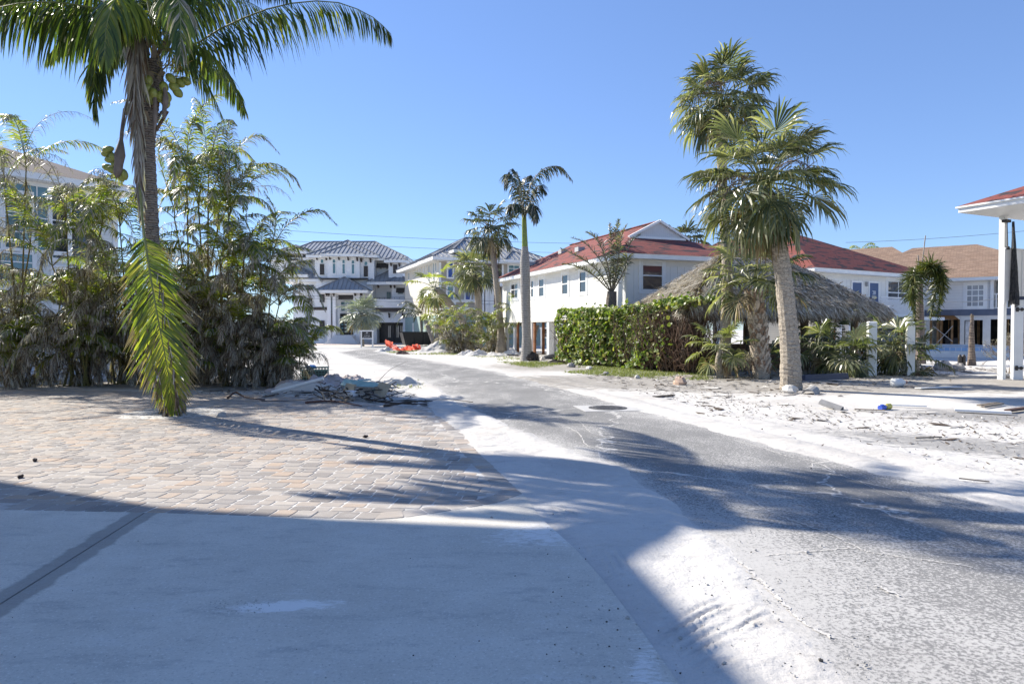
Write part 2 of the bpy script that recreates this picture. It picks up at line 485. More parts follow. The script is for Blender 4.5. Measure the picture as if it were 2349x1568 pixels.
# ---- concrete apron in front of the camera
def mat_concrete():
    t = NT("broom_concrete"); p = t.pos()
    n1 = t.noise(p, 1.1, 7, 0.65); n2 = t.noise(p, 62, 3, 0.85); n3 = t.noise(t.mapv(p, (1, 1, 1)), 34, 3, 0.7)
    col = t.mix(t.step(n1, 0.3, 0.72), (0.54, 0.505, 0.435), (0.64, 0.60, 0.52))
    n4 = t.noise(t.mapv(p, (0.6, 1.5, 1), (0, 0, 0.2)), 3.1, 10, 0.8)
    col = t.mix(t.math('MULTIPLY', t.step(n4, 0.50, 0.66), 0.5), col, (0.33, 0.32, 0.30))
    col = t.mix(t.math('MULTIPLY', t.step(n4, 0.46, 0.34), 0.45), col, (0.64, 0.62, 0.58))
    col = t.mix(t.math('MULTIPLY', t.step(n2, 0.58, 0.66), 0.75), col, (0.78, 0.75, 0.69))
    col = t.mix(t.math('MULTIPLY', t.step(n2, 0.43, 0.33), 0.6), col, (0.27, 0.255, 0.235))
    # damp stain bleeding from the joint
    ja, jb = G(330, 1178), G(0, 1390)
    d = (jb - ja).normalized(); ang = math.atan2(d.y, d.x); c = (ja + jb) / 2
    nw = t.noise(p, 4.5, 5, 0.6)
    st = ell(t, p, c.x, c.y, ang, 9, 0.19, 0.9)
    st = t.step(t.math('ADD', st, t.math('MULTIPLY', nw, 1.1)), 0.72, 1.05)
    col = t.mix(t.math('MULTIPLY', st, 0.62), col, (0.20, 0.19, 0.175))
    # sand trodden onto the slab, and a damp edge beside the gutter
    sm = t.math('MAXIMUM', ell(t, p, -1.35, 4.02, 0.12, 0.62, 0.17, 0.9), t.math('MULTIPLY', ell(t, p, 0.35, 5.5, 0.4, 1.2, 0.7, 0.9), 0.8))
    sm = t.math('MAXIMUM', sm, t.math('MULTIPLY', ell(t, p, 0.62, 3.0, 1.45, 1.4, 0.2, 0.9), 0.75))
    f = t.step(t.math('ADD', t.math('MULTIPLY', sm, 0.60), t.math('MULTIPLY', t.noise(t.mapv(p, (2, 6, 1), (0, 0, 0.2)), 5, 9, 0.8), 1.5)), 1.02, 1.28)
    col = t.mix(t.math('MULTIPLY', f, 0.85), col, (0.80, 0.78, 0.74))
    t.pbr(col, 0.85, t.bump(t.math('ADD', n2, n3), 0.35, 0.004), spec=0.3)
    return t.m
NE = [V((-14, 7.1, 0)), G(0, 1172), G(330, 1178), G(860, 1195), G(930, 1190)]
DG = [G(1040, 1173), G(1147, 1155), G(1199, 1135)]
AP = [(-14, -8), (0.88, -8), (0.86, 0), (0.78, 3.1), G(1450, 1420)[:2], G(1385, 1335)[:2], G(1320, 1262)[:2], G(1240, 1190)[:2], G(1205, 1140)[:2]]
AP += [p[:2] for p in reversed(NE + DG)]
q = MB(); q.prism(AP, -0.1, 0.012)
ap = structure(q, "concrete_slab", [mat_concrete(), m_plain("joint_dirt", (0.05, 0.048, 0.045), 0.95)], uv=False)
q = MB(); ja, jb = G(330, 1180), G(0, 1390); dd = (jb - ja)
q.bar(ja + V((0, 0, 0.0135)), jb + dd * 2 + V((0, 0, 0.0135)), 0.007, 0.005)
structure(q, "slab_joint", m_plain("joint_fill", (0.17, 0.165, 0.155), 0.95), uv=False)

# ---- paved drive: every block a chamfered stone, sand in the joints
def mat_paver():
    t = NT("tumbled_paver"); p = t.pos()
    r = t.rnd()
    col = t.ramp(r, [(0.0, (0.21, 0.19, 0.175)), (0.22, (0.34, 0.305, 0.27)), (0.45, (0.39, 0.335, 0.28)), (0.62, (0.41, 0.31, 0.23)), (0.74, (0.28, 0.255, 0.235)), (1.0, (0.42, 0.375, 0.325))])
    blot = t.noise(t.mapv(p, (6, 9, 1)), 1.0, 6, 0.7)
    col = t.mix(t.math('MULTIPLY', t.step(blot, 0.45, 0.75), 0.55), col, (0.30, 0.275, 0.255))
    n2 = t.noise(p, 130, 2, 0.8)
    col = t.mix(t.math('MULTIPLY', t.step(n2, 0.5, 0.75), 0.35), col, (0.60, 0.57, 0.53))
    x, y, z = sep(t, p)
    dust = t.math('ADD', t.math('MULTIPLY', t.noise(t.mapv(p, (1, 2, 1)), 1.5, 8, 0.7), 0.9), t.n("MapRange", {0: x, 1: -4.0, 2: 0.6, 3: -0.10, 4: 0.16}).outputs[0])
    far = t.n("MapRange", {0: y, 1: 8.5, 2: 13.0, 3: 0.0, 4: 0.10}).outputs[0]
    dust = t.step(t.math('ADD', dust, far), 0.46, 0.80)
    col = t.mix(t.math('MULTIPLY', dust, 0.75), col, (0.56, 0.53, 0.49))
    t.pbr(col, 0.9, t.bump(t.math('ADD', t.noise(p, 24, 5, 0.7), n2), 0.4, 0.005), spec=0.25)
    return t.m
RT = [G(1163, 1099), G(1095, 1035), G(1059, 991), G(1007, 936)]
TP = [G(870, 931), G(680, 910), G(350, 899), G(0, 893), V((-18, 19.5, 0))]
DRIVE = [p.copy() for p in NE + DG + RT + TP]
DRIVE.append(V((-20, 8, 0)))
def inside(x, y, poly):
    c = False; n = len(poly)
    for i in range(n):
        a, b = poly[i], poly[i - 1]
        if (a[1] > y) != (b[1] > y) and x < (b[0] - a[0]) * (y - a[1]) / (b[1] - a[1]) + a[0]: c = not c
    return c
def segd(x, y, pts):
    m = 9e9
    for a, b in zip(pts, pts[1:]):
        dx, dy = b[0] - a[0], b[1] - a[1]
        tt = max(0, min(1, ((x - a[0]) * dx + (y - a[1]) * dy) / (dx * dx + dy * dy)))
        m = min(m, math.hypot(x - a[0] - dx * tt, y - a[1] - dy * tt))
    return m
q = MB(); q.face([(p[0], p[1], 0.0095) for p in DRIVE])
def mat_bed():
    t = NT("joint_sand"); p = t.pos()
    f = t.step(t.noise(t.mapv(p, (1, 1.5, 1)), 0.8, 5, 0.7), 0.30, 0.50)
    t.pbr(t.mix(f, (0.26, 0.24, 0.22), sand_color(t, p)), 0.95, spec=0.1)
    return t.m
structure(q, "driveway_bed", mat_bed(), uv=False)
PALM = G(395, 948)
pv = MB()
rp = random.Random(11)
def paver(cx, cy, ang, lx, ly):
    ca, sa = math.cos(ang), math.sin(ang)
    hx, hy = lx / 2 - 0.006, ly / 2 - 0.006
    z = 0.0135 + rp.uniform(-0.0025, 0.0025); tx, ty = rp.uniform(-0.008, 0.008), rp.uniform(-0.008, 0.008)
    c = min(0.028, hx * 0.35, hy * 0.35); ring = []
    for ins, zz in ((0.0, 0.002), (0.0, z - 0.004), (0.006, z)):
        X, Y, K = hx - ins, hy - ins, c
        rw = []
        for px, py in ((-X + K, -Y), (X - K, -Y), (X - K * .25, -Y + K * .25), (X, -Y + K), (X, Y - K), (X - K * .25, Y - K * .25), (X - K, Y), (-X + K, Y), (-X + K * .25, Y - K * .25), (-X, Y - K), (-X, -Y + K), (-X + K * .25, -Y + K * .25)):
            rw.append(pv.vert((cx + px * ca - py * sa, cy + px * sa + py * ca, zz + (px * tx + py * ty if zz > 0.003 else 0))))
        ring.append(rw)
    for k in range(2):
        for j in range(12): pv.idx((ring[k][j], ring[k][(j + 1) % 12], ring[k + 1][(j + 1) % 12], ring[k + 1][j]))
    pv.idx(ring[2])
ang0 = math.atan2(NE[3].y - NE[1].y, NE[3].x - NE[1].x)
ux, uy = math.cos(ang0), math.sin(ang0)
bord = NE + DG + RT
v = 0.0; rown = 0
O = NE[1]
while v < 14.5:
    hgt = (0.155, 0.155, 0.225)[rown % 3] * rp.uniform(0.99, 1.01)
    u = -16 + rp.uniform(0, 0.3)
    while u < 9:
        wd = rp.choice((0.155, 0.225, 0.225, 0.30)) if hgt < 0.2 else rp.choice((0.155, 0.225, 0.225))
        cx = O[0] + ux * (u + wd / 2) - uy * (v + hgt / 2 + 0.236); cy = O[1] + uy * (u + wd / 2) + ux * (v + hgt / 2 + 0.236)
        if cx > -17 and inside(cx, cy, DRIVE) and segd(cx, cy, bord) > 0.25 and math.hypot((cx - PALM.x), (cy - PALM.y)) > 0.95:
            paver(cx, cy, ang0, wd, hgt)
        u += wd
    v += hgt; rown += 1
for pts in (NE[1:], [NE[-1]] + DG, [DG[-1]] + RT):
    d = 0
    for a, b in zip(pts, pts[1:]):
        L = (b - a).length; n = max(1, round(L / 0.2)); st = L / n; an = math.atan2(b.y - a.y, b.x - a.x)
        for k in range(n):
            c = a.lerp(b, (k + 0.5) / n)
            paver(c.x - math.sin(an) * 0.118, c.y + math.cos(an) * 0.118, an, st, 0.228)
structure(pv, "paver_driveway", mat_paver(), uv=False)
# sand-filled tree pit, ringed by cut stones
q = MB(); q.face([(PALM.x + 0.98 * math.cos(a * PI / 20), PALM.y + 0.98 * math.sin(a * PI / 20), 0.010) for a in range(40)])
def mat_pit():
    t = NT("tree_pit_sand"); p = t.pos()
    f = t.step(t.noise(p, 7, 6, 0.7), 0.48, 0.62)
    t.pbr(t.mix(f, sand_color(t, p), (0.15, 0.14, 0.13)), 0.95, t.bump(t.noise(p, 16, 5), 0.9, 0.05))
    return t.m
structure(q, "tree_pit", mat_pit(), uv=False)

# ---- sand washed up along the road: low ridges with ripples, ruts and tyre treads as real relief
def npfbm(seed):
    r = np.random.RandomState(seed); ks = []
    for f in (0.5, 1.0, 2.0, 4.1, 8.3):
        for _ in range(4): a = r.uniform(0, 6.28); ks.append((math.cos(a) * f * r.uniform(.7, 1.3), math.sin(a) * f * r.uniform(.7, 1.3), r.uniform(0, 6.28), 1 / f ** .9))
    return lambda x, y: sum(a * np.sin(kx * x + ky * y + p) for kx, ky, p, a in ks) / 7
def drift(name, Lp, Rp, nu, nv, ridge, seed, grooves=(), ruts=(), amp=1.0):
    a = np.array([p[:2] for p in smooth(resample(Lp, nv), 4)]); b = np.array([p[:2] for p in smooth(resample(Rp, nv), 4)])
    u = np.linspace(0, 1, nu)[None, :, None]
    P = a[:, None, :] * (1 - u) + b[:, None, :] * u
    X, Y = P[..., 0], P[..., 1]; U = np.repeat(u[..., 0], nv, 0)
    W = np.linalg.norm(b - a, axis=1)[:, None]
    f = npfbm(seed)
    ed = np.minimum(U, 1 - U) * W + 0.14 * f(X * 2.2, Y * 2.2) + 0.09 * f(X * 7, Y * 7) + .05 * f(X * 21, Y * 21); vv = np.linspace(0, 1, nv)[:, None]; ed = np.minimum(ed, np.minimum(vv, 1 - vv) * 6)
    env = np.clip(ed / 0.45, -0.2, 1); env = np.where(env > 0, env * env * (3 - 2 * env), env)
    h = 0.010 + amp * (0.016 * f(X * 1.7, Y * 1.7) + 0.007 * f(X * 6, Y * 6 + 3) + 0.0030 * f(X * 19 + 1, Y * 19) + 0.0016 * f(X * 55, Y * 55))
    for c, wd, hh in ridge: h = h + hh * np.exp(-((U - c) / wd) ** 2) * (0.75 + 0.5 * f(X * 1.1, Y * 1.1 + 7))
    for c, wd, dp in ruts: h = h - dp * np.exp(-((U - c + .03 * f(Y * .6, X * 0)) / wd) ** 2) * (0.7 + 0.6 * np.sin(Y * 38 + 8 * f(X * 3, Y * 3)) * .5)
    for (x0, y0), (x1, y1), dp, sg in grooves:
        dx, dy = x1 - x0, y1 - y0; L = math.hypot(dx, dy); t = ((X - x0) * dx + (Y - y0) * dy) / (L * L); s = ((X - x0) * dy - (Y - y0) * dx) / L
        s = s + 0.007 * f(t * L * 16 + y0 * 9, t * 3); m = np.clip(np.minimum(t, 1 - t) * 4, 0, 1) * np.clip(.75 + .9 * f(t * L * 9 + x0 * 31, y0 * 17), .1, 1.2)
        h = h - dp * m * np.exp(-(s / sg) ** 2) + dp * .55 * m * np.exp(-((s - sg * 2.2) / (sg * .9)) ** 2)
    Z = np.where(env > 0, -0.008 + env * (h + 0.010), -0.008 + env * .02)
    mb = MB(); mb.v = [tuple(q) for q in np.stack([X, Y, Z], -1).reshape(-1, 3).tolist()]
    mb.f = [(i * nu + j, i * nu + j + 1, (i + 1) * nu + j + 1, (i + 1) * nu + j) for i in range(nv - 1) for j in range(nu - 1)]; mb.mi = [0] * len(mb.f)
    return structure(mb, name, GROUND, smooth=True, uv=False)
def tread(p, q, n, sp, dp, sg):
    p, q = V(p[:2]), V(q[:2]); d = (q - p).normalized(); nx = V((-d.y, d.x)); r = random.Random(int(p.x * 1000)); out = []
    for k in range(n):
        o = nx * (sp * (k - (n - 1) / 2)); a = p + o + d * r.uniform(-.12, .12); b = q + o + d * r.uniform(-.15, .12); out.append(((a.x, a.y), (b.x, b.y), dp * r.uniform(.5, 1.1), sg))
    return out
GV = tread(G(1500, 1500), G(1722, 1385), 5, .075, .040, .011) + tread(G(1560, 1545), G(1700, 1480), 3, .08, .022, .011) + tread(G(1240, 1160), G(1335, 1195), 5, .05, .020, .010) + tread(G(1270, 1225), G(1345, 1205), 4, .05, .010, .012) + tread(G(1380, 1260), G(1420, 1330), 5, .06, .008, .013)
GV2 = []
for yy in (1003, 1015, 1028, 1040, 1052, 1063): GV2 += tread(G(1090, yy), G(1160 + (yy - 1003) * .5, yy - 3), 2, .035, .028, .014)
lo = lambda p, dx: V((p[0] + dx, p[1], 0))
LE = [lo((0.86, 1.2), -.1), lo((0.80, 2.6), -.1), lo(G(1450, 1420), -.12), lo(G(1385, 1335), -.1), lo(G(1320, 1262), -.1), lo(G(1240, 1190), -.2), lo(G(1199, 1135), -.3), lo(G(1163, 1099), -.25), lo(G(1095, 1035), -.2), lo(G(1059, 991), -.25), lo(G(1007, 936), -.4), lo(G(940, 915), -.5), lo(G(850, 880), -.6)]
RE = [V((1.7, 1.2, 0)), lo(G(1960, 1568), .12), lo(G(1790, 1400), .15), lo(G(1650, 1225), .12), lo(G(1530, 1145), .15), lo(G(1430, 1075), .2), lo(G(1240, 1010), .2), lo(G(1120, 960), .2), lo(G(1040, 920), .15), lo(G(1000, 885), .1), lo(G(930, 860), .1)]
drift("sand_gutter", LE, RE, 110, 900, [(.84, .15, .026), (.40, .2, .010)], 4, GV + GV2)
RA = [V((5.0, 3.4, 0)), lo(G(2349, 1175), -.3), lo(G(2140, 1112), -.3), lo(G(2000, 1078), -.3), lo(G(1850, 1036), -.3), lo(G(1700, 1000), -.35), lo(G(1450, 930), -.4), lo(G(1300, 890), -.4), lo(G(1150, 855), -.4)]
RB = [V((7.0, 3.4, 0)), lo(G(2349, 1175), 1.8), lo(G(2140, 1112), 1.8), lo(G(2000, 1078), 1.9), lo(G(1850, 1036), 2.0), lo(G(1700, 1000), 2.1), lo(G(1450, 930), 2.1), lo(G(1300, 890), 1.8), lo(G(1150, 855), 1.6)]
drift("sand_verge", RA, RB, 70, 700, [(.22, .10, .022), (.55, .12, .014)], 14, (), [(.38, .05, .022), (.72, .05, .020), (.80, .04, .016)], 1.1)

# ---- grass along the verge, and loose litter: uncountable, so one object each
MG1 = m_leaf("verge_grass", [(0, (0.13, 0.17, 0.045)), (0.5, (0.21, 0.25, 0.07)), (1, (0.30, 0.31, 0.11))], 0.3, 0.6)
gr = MB(); rg = random.Random(3)
def blades(poly, n):
    xs = [p[0] for p in poly]; ys = [p[1] for p in poly]; k = 0; fb = fbm2(rg)
    while k < n:
        x, y = rg.uniform(min(xs), max(xs)), rg.uniform(min(ys), max(ys))
        if not inside(x, y, poly) or fb(x * 2.2, y * 2.2) < rg.uniform(-0.12, 0.35) or segd(x, y, list(poly) + [poly[0]]) < rg.uniform(0, 0.35): 
            k += 0.25; continue
        k += 1
        for _ in range(3):
            a = rg.uniform(0, 6.28); hh = rg.uniform(0.03, 0.11); l = rg.uniform(0.02, 0.10); w_ = rg.uniform(0.006, 0.014)
            bx, by = x + rg.uniform(-.05, .05), y + rg.uniform(-.05, .05)
            dx, dy = math.cos(a), math.sin(a)
            gr.face([(bx - dy * w_, by + dx * w_, 0), (bx + dy * w_, by - dx * w_, 0), (bx + dx * l, by + dy * l, hh)])
for poly, n in (([G(1130, 830), G(1290, 830), G(1640, 858), G(1640, 874), G(1500, 870), G(1290, 856)], 7000), ([G(1690, 898), G(1800, 890), G(1905, 905), G(1880, 915), G(1720, 912)], 1300),
                ([G(870, 806), G(960, 802), G(1080, 806), G(1060, 815), G(905, 812)], 1800), ([G(1590, 860), G(1690, 868), G(1640, 880)], 500), ([G(1130, 828), G(1060, 815), G(1100, 812), G(1250, 824)], 600),
                ([G(880, 885), G(960, 870), G(985, 895), G(920, 910)], 120)):
    blades(poly, n)
tag(gr.build("grass", MG1, uv=False), "sparse yellow-green grass on the sandy verge below the hedge", "grass", kind="stuff")

ML = [m_plain("dead_leaf", (0.085, 0.06, 0.04), 0.9), m_plain("grey_chip", (0.20, 0.185, 0.17), 0.9), m_plain("shell_chip", (0.6, 0.57, 0.52), 0.9)]
lt = MB(); rl = random.Random(8)
def litter(poly, n, smin=0.02, smax=0.09, flat=0.015):
    xs = [p[0] for p in poly]; ys = [p[1] for p in poly]; k = 0; fb = fbm2(rl)
    while k < n:
        k += 1
        x, y = rl.uniform(min(xs), max(xs)), rl.uniform(min(ys), max(ys))
        if not inside(x, y, poly) or fb(x, y) < rl.uniform(-0.4, 0.3): continue
        a = rl.uniform(0, 6.28); L = rl.uniform(smin, smax) * (1 + 2.5 * (rl.random() < 0.06)); W = L * rl.uniform(0.12, 0.55); z = 0.008 + rl.uniform(0, flat)
        dx, dy = math.cos(a), math.sin(a)
        lt.face([(x - dx * L - dy * W, y - dy * L + dx * W, z * 0.6), (x - dx * L * .3 + dy * W, y - dy * L * .3 - dx * W, z), (x + dx * L, y + dy * L, z + rl.uniform(0, 0.03)), (x + dx * L * .4 - dy * W, y + dy * L * .4 + dx * W, z)], rl.choice((0, 0, 1, 1, 2)))
litter([G(1130, 812), G(2349, 845), G(2600, 905), G(2349, 960), G(1900, 945), G(1420, 885)], 11000, 0.025, 0.13)
litter([G(1500, 880), G(2349, 930), G(2500, 1020), G(1900, 990)], 5200, 0.015, 0.08)
litter([G(1420, 890), G(1900, 935), G(2349, 960), G(2349, 1090), G(2000, 1060), G(1600, 950)], 2600, 0.012, 0.06)
litter([G(0, 870), G(700, 870), G(960, 905), G(1000, 940), G(700, 912), G(0, 895)], 2600, 0.02, 0.14, 0.05)
litter([G(860, 790), G(1290, 800), G(1290, 830), G(900, 812)], 1500, 0.04, 0.14)
litter([G(700, 800), G(860, 830), G(1000, 900), G(900, 920), G(700, 840)], 900, 0.02, 0.08)
tag(lt.build("litter", ML, uv=False), "dead leaf scraps and shell chips scattered over the sand", "litter", kind="stuff")
cl = MB(); rc = random.Random(21)
for _ in range(520):
    p = G(rc.uniform(1250, 2000), rc.uniform(1050, 1560))
    s = rc.uniform(0.002, 0.007) * (1 + 1.2 * (rc.random() < 0.05)); cl.lump((p.x, p.y, 0.012 + s * 0.4), s, s * rc.uniform(.6, 1), s * 0.7, rc, rc.choice((0, 1, 1, 1)), 5, 3, 0.3)
for _ in range(60):
    p = G(rc.uniform(0, 1350), rc.uniform(1200, 1560)); s = rc.uniform(0.002, 0.005)
    cl.lump((p.x, p.y, 0.012 + s * .4), s, s, s * .7, rc, rc.choice((0, 1)), 5, 3, 0.3)
for _ in range(60):
    p = G(rc.uniform(480, 620), rc.uniform(1380, 1412)); s = rc.uniform(0.002, 0.005)
    cl.lump((p.x, p.y, 0.012 + s * .4), s, s, s * .7, rc, 1, 5, 3, 0.3)
tag(cl.build("sand_crumbs", [m_plain("dark_crumb", (0.07, 0.065, 0.06), .9), m_plain("sand_crumb", (0.42, 0.40, 0.37), .95)], uv=False), "crumbs of dried sand and grit along the gutter", "grit", kind="stuff")

# ================================================================== PALMS
L_COCO = m_leaf("coconut_leaf", [(0, (0.035, 0.068, 0.018)), (0.6, (0.070, 0.110, 0.026)), (0.9, (0.13, 0.155, 0.04)), (1, (0.24, 0.21, 0.08))], 0.36, 0.34)
L_HANG = m_leaf("yellowing_leaf", [(0, (0.085, 0.13, 0.032)), (0.5, (0.15, 0.20, 0.045)), (1, (0.27, 0.27, 0.07))], 0.42, 0.36)
L_YEL = m_leaf("yellow_leaf", [(0, (0.20, 0.26, 0.035)), (0.6, (0.30, 0.33, 0.055)), (1, (0.40, 0.35, 0.09))], 0.5, 0.45)
L_DEAD = m_leaf("dead_leaf_grey", [(0, (0.20, 0.175, 0.15)), (0.5, (0.37, 0.335, 0.295)), (1, (0.58, 0.54, 0.50))], 0.25, 0.42, 0.5)
L_BRN = m_leaf("dead_leaf_brown", [(0, (0.065, 0.042, 0.028)), (0.6, (0.15, 0.10, 0.065)), (1, (0.27, 0.19, 0.12))], 0.12, 0.6, 0.3)
L_ARE = m_leaf("areca_leaf", [(0, (0.075, 0.125, 0.028)), (0.6, (0.15, 0.21, 0.042)), (1, (0.25, 0.28, 0.06))], 0.5, 0.36)
L_SAB = m_leaf("sabal_leaf", [(0, (0.10, 0.122, 0.065)), (0.5, (0.17, 0.19, 0.105)), (0.8, (0.28, 0.28, 0.17)), (1, (0.44, 0.41, 0.29))], 0.44, 0.33, 0.6)
L_SABL = m_leaf("sabal_leaf_far", [(0, (0.045, 0.062, 0.028)), (0.7, (0.10, 0.115, 0.052)), (1, (0.22, 0.20, 0.11))], 0.26, 0.38)
L_SIL = m_leaf("silver_leaf", [(0, (0.20, 0.23, 0.22)), (0.6, (0.30, 0.34, 0.33)), (1, (0.40, 0.42, 0.39))], 0.2, 0.45)
L_STRAW = m_leaf("straw_leaf", [(0, (0.20, 0.15, 0.085)), (0.6, (0.32, 0.25, 0.15)), (1, (0.42, 0.34, 0.22))], 0.2, 0.6, 0.3)
L_ROY = m_leaf("royal_leaf", [(0, (0.020, 0.038, 0.018)), (0.6, (0.038, 0.062, 0.026)), (1, (0.09, 0.085, 0.05))], 0.22, 0.36)
L_FOX = m_leaf("foxtail_leaf", [(0, (0.045, 0.062, 0.016)), (0.6, (0.085, 0.11, 0.025)), (1, (0.19, 0.18, 0.06))], 0.3, 0.38)
RACH = m_plain("green_rachis", (0.17, 0.18, 0.05), 0.45, 0.2, 5)
RACHD = m_plain("dry_rachis", (0.20, 0.16, 0.11), 0.7, 0.25, 5)
CANE = m_bark("areca_cane", (0.20, 0.17, 0.055), (0.10, 0.085, 0.035), 40, 0.6, 0.3)
BK_COCO = m_bark("coconut_bark", (0.24, 0.205, 0.17), (0.075, 0.06, 0.05), 44, 0.9, 0.8)
BK_SAB = m_bark("sabal_bark", (0.48, 0.42, 0.34), (0.17, 0.14, 0.11), 60, 0.9, 0.7)
BK_GREY = m_bark("grey_bark", (0.30, 0.275, 0.245), (0.12, 0.105, 0.09), 36, 0.9, 0.5)
BK_ROY = m_bark("royal_bark", (0.37, 0.35, 0.32), (0.18, 0.165, 0.15), 22, 0.8, 0.25)
FIBRE = m_bark("palm_fibre", (0.17, 0.11, 0.065), (0.05, 0.035, 0.025), 30, 0.95, 0.9)
UP = V((0, 0, 1)); DOWN = V((0, 0, -1))

def spline(pts, n):
    pts = [V(p) for p in pts]
    P = [pts[0] * 2 - pts[1]] + pts + [pts[-1] * 2 - pts[-2]]
    out = []
    m = len(pts) - 1
    for i in range(n):
        s = m * i / (n - 1); k = min(int(s), m - 1); t = s - k
        a, b, c, d = P[k:k + 4]
        out.append(0.5 * ((2 * b) + (c - a) * t + (2 * a - 5 * b + 4 * c - d) * t * t + (3 * b - a - 3 * c + d) * t ** 3))
    return out

def frond(mb, pts, n, ll, lw, rng, mats, nref=UP, a0=72, a1=28, vee=0.35, droop=0.6, stalk=0.15, rr=0.016, mr=0, prof=None, wild=0.12, tipm=None, tipseg=None):
    """feather leaf along a curve: stalk as a thin tapered strip-tube, two rows of leaflets"""
    K = 14
    c = spline(pts, K)
    mb.tube(c, [rr * (1 - 0.85 * k / (K - 1)) for k in range(K)], 4, mr, False)
    for i in range(n):
        t = stalk + (1 - stalk) * (i + 0.5) / n
        s = t * (K - 1); k = min(int(s), K - 2)
        p = c[k].lerp(c[k + 1], s - k)
        tan = (c[k + 1] - c[k]).normalized()
        side = tan.cross(nref)
        if side.length < 0.05: side = tan.cross(V((0.3, 1, 0.1)))
        side.normalize()
        nn = side.cross(tan)
        q = (t - stalk) / (1 - stalk)
        pr = prof(q) if prof else min(1.0, 0.55 + 2.2 * q) * (1 - 0.72 * max(0, q - 0.45) / 0.55)
        for sg in (-1, 1):
            an = R(a0 + (a1 - a0) * q) + rng.gauss(0, wild)
            ve = vee + rng.gauss(0, wild)
            d = tan * math.cos(an) + (side * (sg * math.cos(ve)) + nn * math.sin(ve)) * math.sin(an)
            L = ll * pr * rng.uniform(0.82, 1.1)
            dr = droop * rng.uniform(0.6, 1.4)
            d1 = (d + DOWN * dr * 0.25).normalized(); d2 = (d + DOWN * dr * 1.0).normalized(); d3 = (d + DOWN * dr * 1.9).normalized()
            wv = d.cross(nn)
            if wv.length < 0.05: wv = tan.copy()
            wv = (wv.normalized() + nn * rng.gauss(0, 0.35)).normalized()
            W = lw * rng.uniform(0.8, 1.15) * (0.6 + 0.4 * pr)
            p1 = p + d1 * L * 0.35; p2 = p1 + d2 * L * 0.35; p3 = p2 + d3 * L * 0.3
            i0 = len(mb.v)
            for pt, ww in ((p, 0.35), (p1, 1.0), (p2, 0.75)):
                a = pt - wv * (W * ww * 0.5); b = pt + wv * (W * ww * 0.5)
                mb.v.append((a.x, a.y, a.z)); mb.v.append((b.x, b.y, b.z))
            mb.v.append((p3.x, p3.y, p3.z))
            m = rng.choice(mats)
            if tipm is not None and rng.random() < tipm[1] * q: m = tipm[0]
            mb.f += [(i0, i0 + 1, i0 + 3, i0 + 2), (i0 + 2, i0 + 3, i0 + 5, i0 + 4), (i0 + 4, i0 + 5, i0 + 6)]
            mb.mi += [m, m, tipseg[0] if tipseg and rng.random() < tipseg[1] else m]

def arc(base, az, el, L, sag, n=6, twist=0.0):
    """a curve leaving base at azimuth/elevation and bowing down under its weight"""
    pts = [V(base)]
    e = el; a = az
    for k in range(n):
        pts.append(pts[-1] + V((math.cos(a) * math.cos(e), math.sin(a) * math.cos(e), math.sin(e))) * (L / n))
        e -= sag / n * (0.5 + k / n); a += twist / n
    return pts

def fan(mb, pts, Ls, nseg, rng, mats, mr=0, spread=115, droop=0.5, pr=0.02, nref=UP, split=0.54, cup=0.25, wk=1.12, fray=0.22):
    """fan leaf at the end of a stalk: pleated, joined to mid-blade, tips split and hanging"""
    c = spline(pts, 7)
    mb.tube(c, [pr * (1 - 0.4 * k / 6) for k in range(7)], 4, mr, False)
    e = c[-1]; te = (c[-1] - c[-2]).normalized()
    side = te.cross(nref)
    if side.length < 0.1: side = te.cross(V((1, 0.2, 0)))
    side.normalize(); nn = side.cross(te)
    m = rng.choice(mats)
    dphi = 2 * R(spread) / nseg
    for j in range(nseg):
        ph = -R(spread) + dphi * (j + 0.5)
        if rng.random() < fray * .55: continue
        L = Ls * (0.72 + 0.28 * math.cos(ph * 0.7)) * rng.uniform(1 - fray, 1 + fray * 0.6)
        cu = cup * (1 - math.cos(ph)) * 0.5
        d = (te * math.cos(ph) + side * math.sin(ph) + nn * (cu - 0.12 * (j % 2) * 0.5)).normalized()
        wv = (side * math.cos(ph) - te * math.sin(ph))
        wv = (wv + nn * (0.55 if j % 2 else -0.55)).normalized()
        if rng.random() < 0.15: m = rng.choice(mats)
        dr = droop * rng.uniform(0.5, 1.5)
        st = e + te * (0.10 * Ls * max(0, math.cos(ph)))
        p1 = st + d * (L * split)
        d2 = (d + DOWN * dr * 0.8 + nn * rng.gauss(0, 0.08) + wv * rng.gauss(0, 0.06)).normalized(); p2 = p1 + d2 * (L * (1 - split) * 0.55)
        d3 = (d2 + DOWN * dr * 1.5).normalized(); p3 = p2 + d3 * (L * (1 - split) * 0.5)
        w1 = L * split * dphi * 1.08 * wk; w2 = w1 * 0.62
        i0 = len(mb.v)
        for pt, ww in ((st, 0.006), (p1, w1), (p2, w2)):
            a = pt - wv * (ww * 0.5); b = pt + wv * (ww * 0.5)
            mb.v.append((a.x, a.y, a.z)); mb.v.append((b.x, b.y, b.z))
        mb.v.append((p3.x, p3.y, p3.z))
        mb.f += [(i0, i0 + 1, i0 + 3, i0 + 2), (i0 + 2, i0 + 3, i0 + 5, i0 + 4), (i0 + 4, i0 + 5, i0 + 6)]
        mb.mi += [m, m, m]

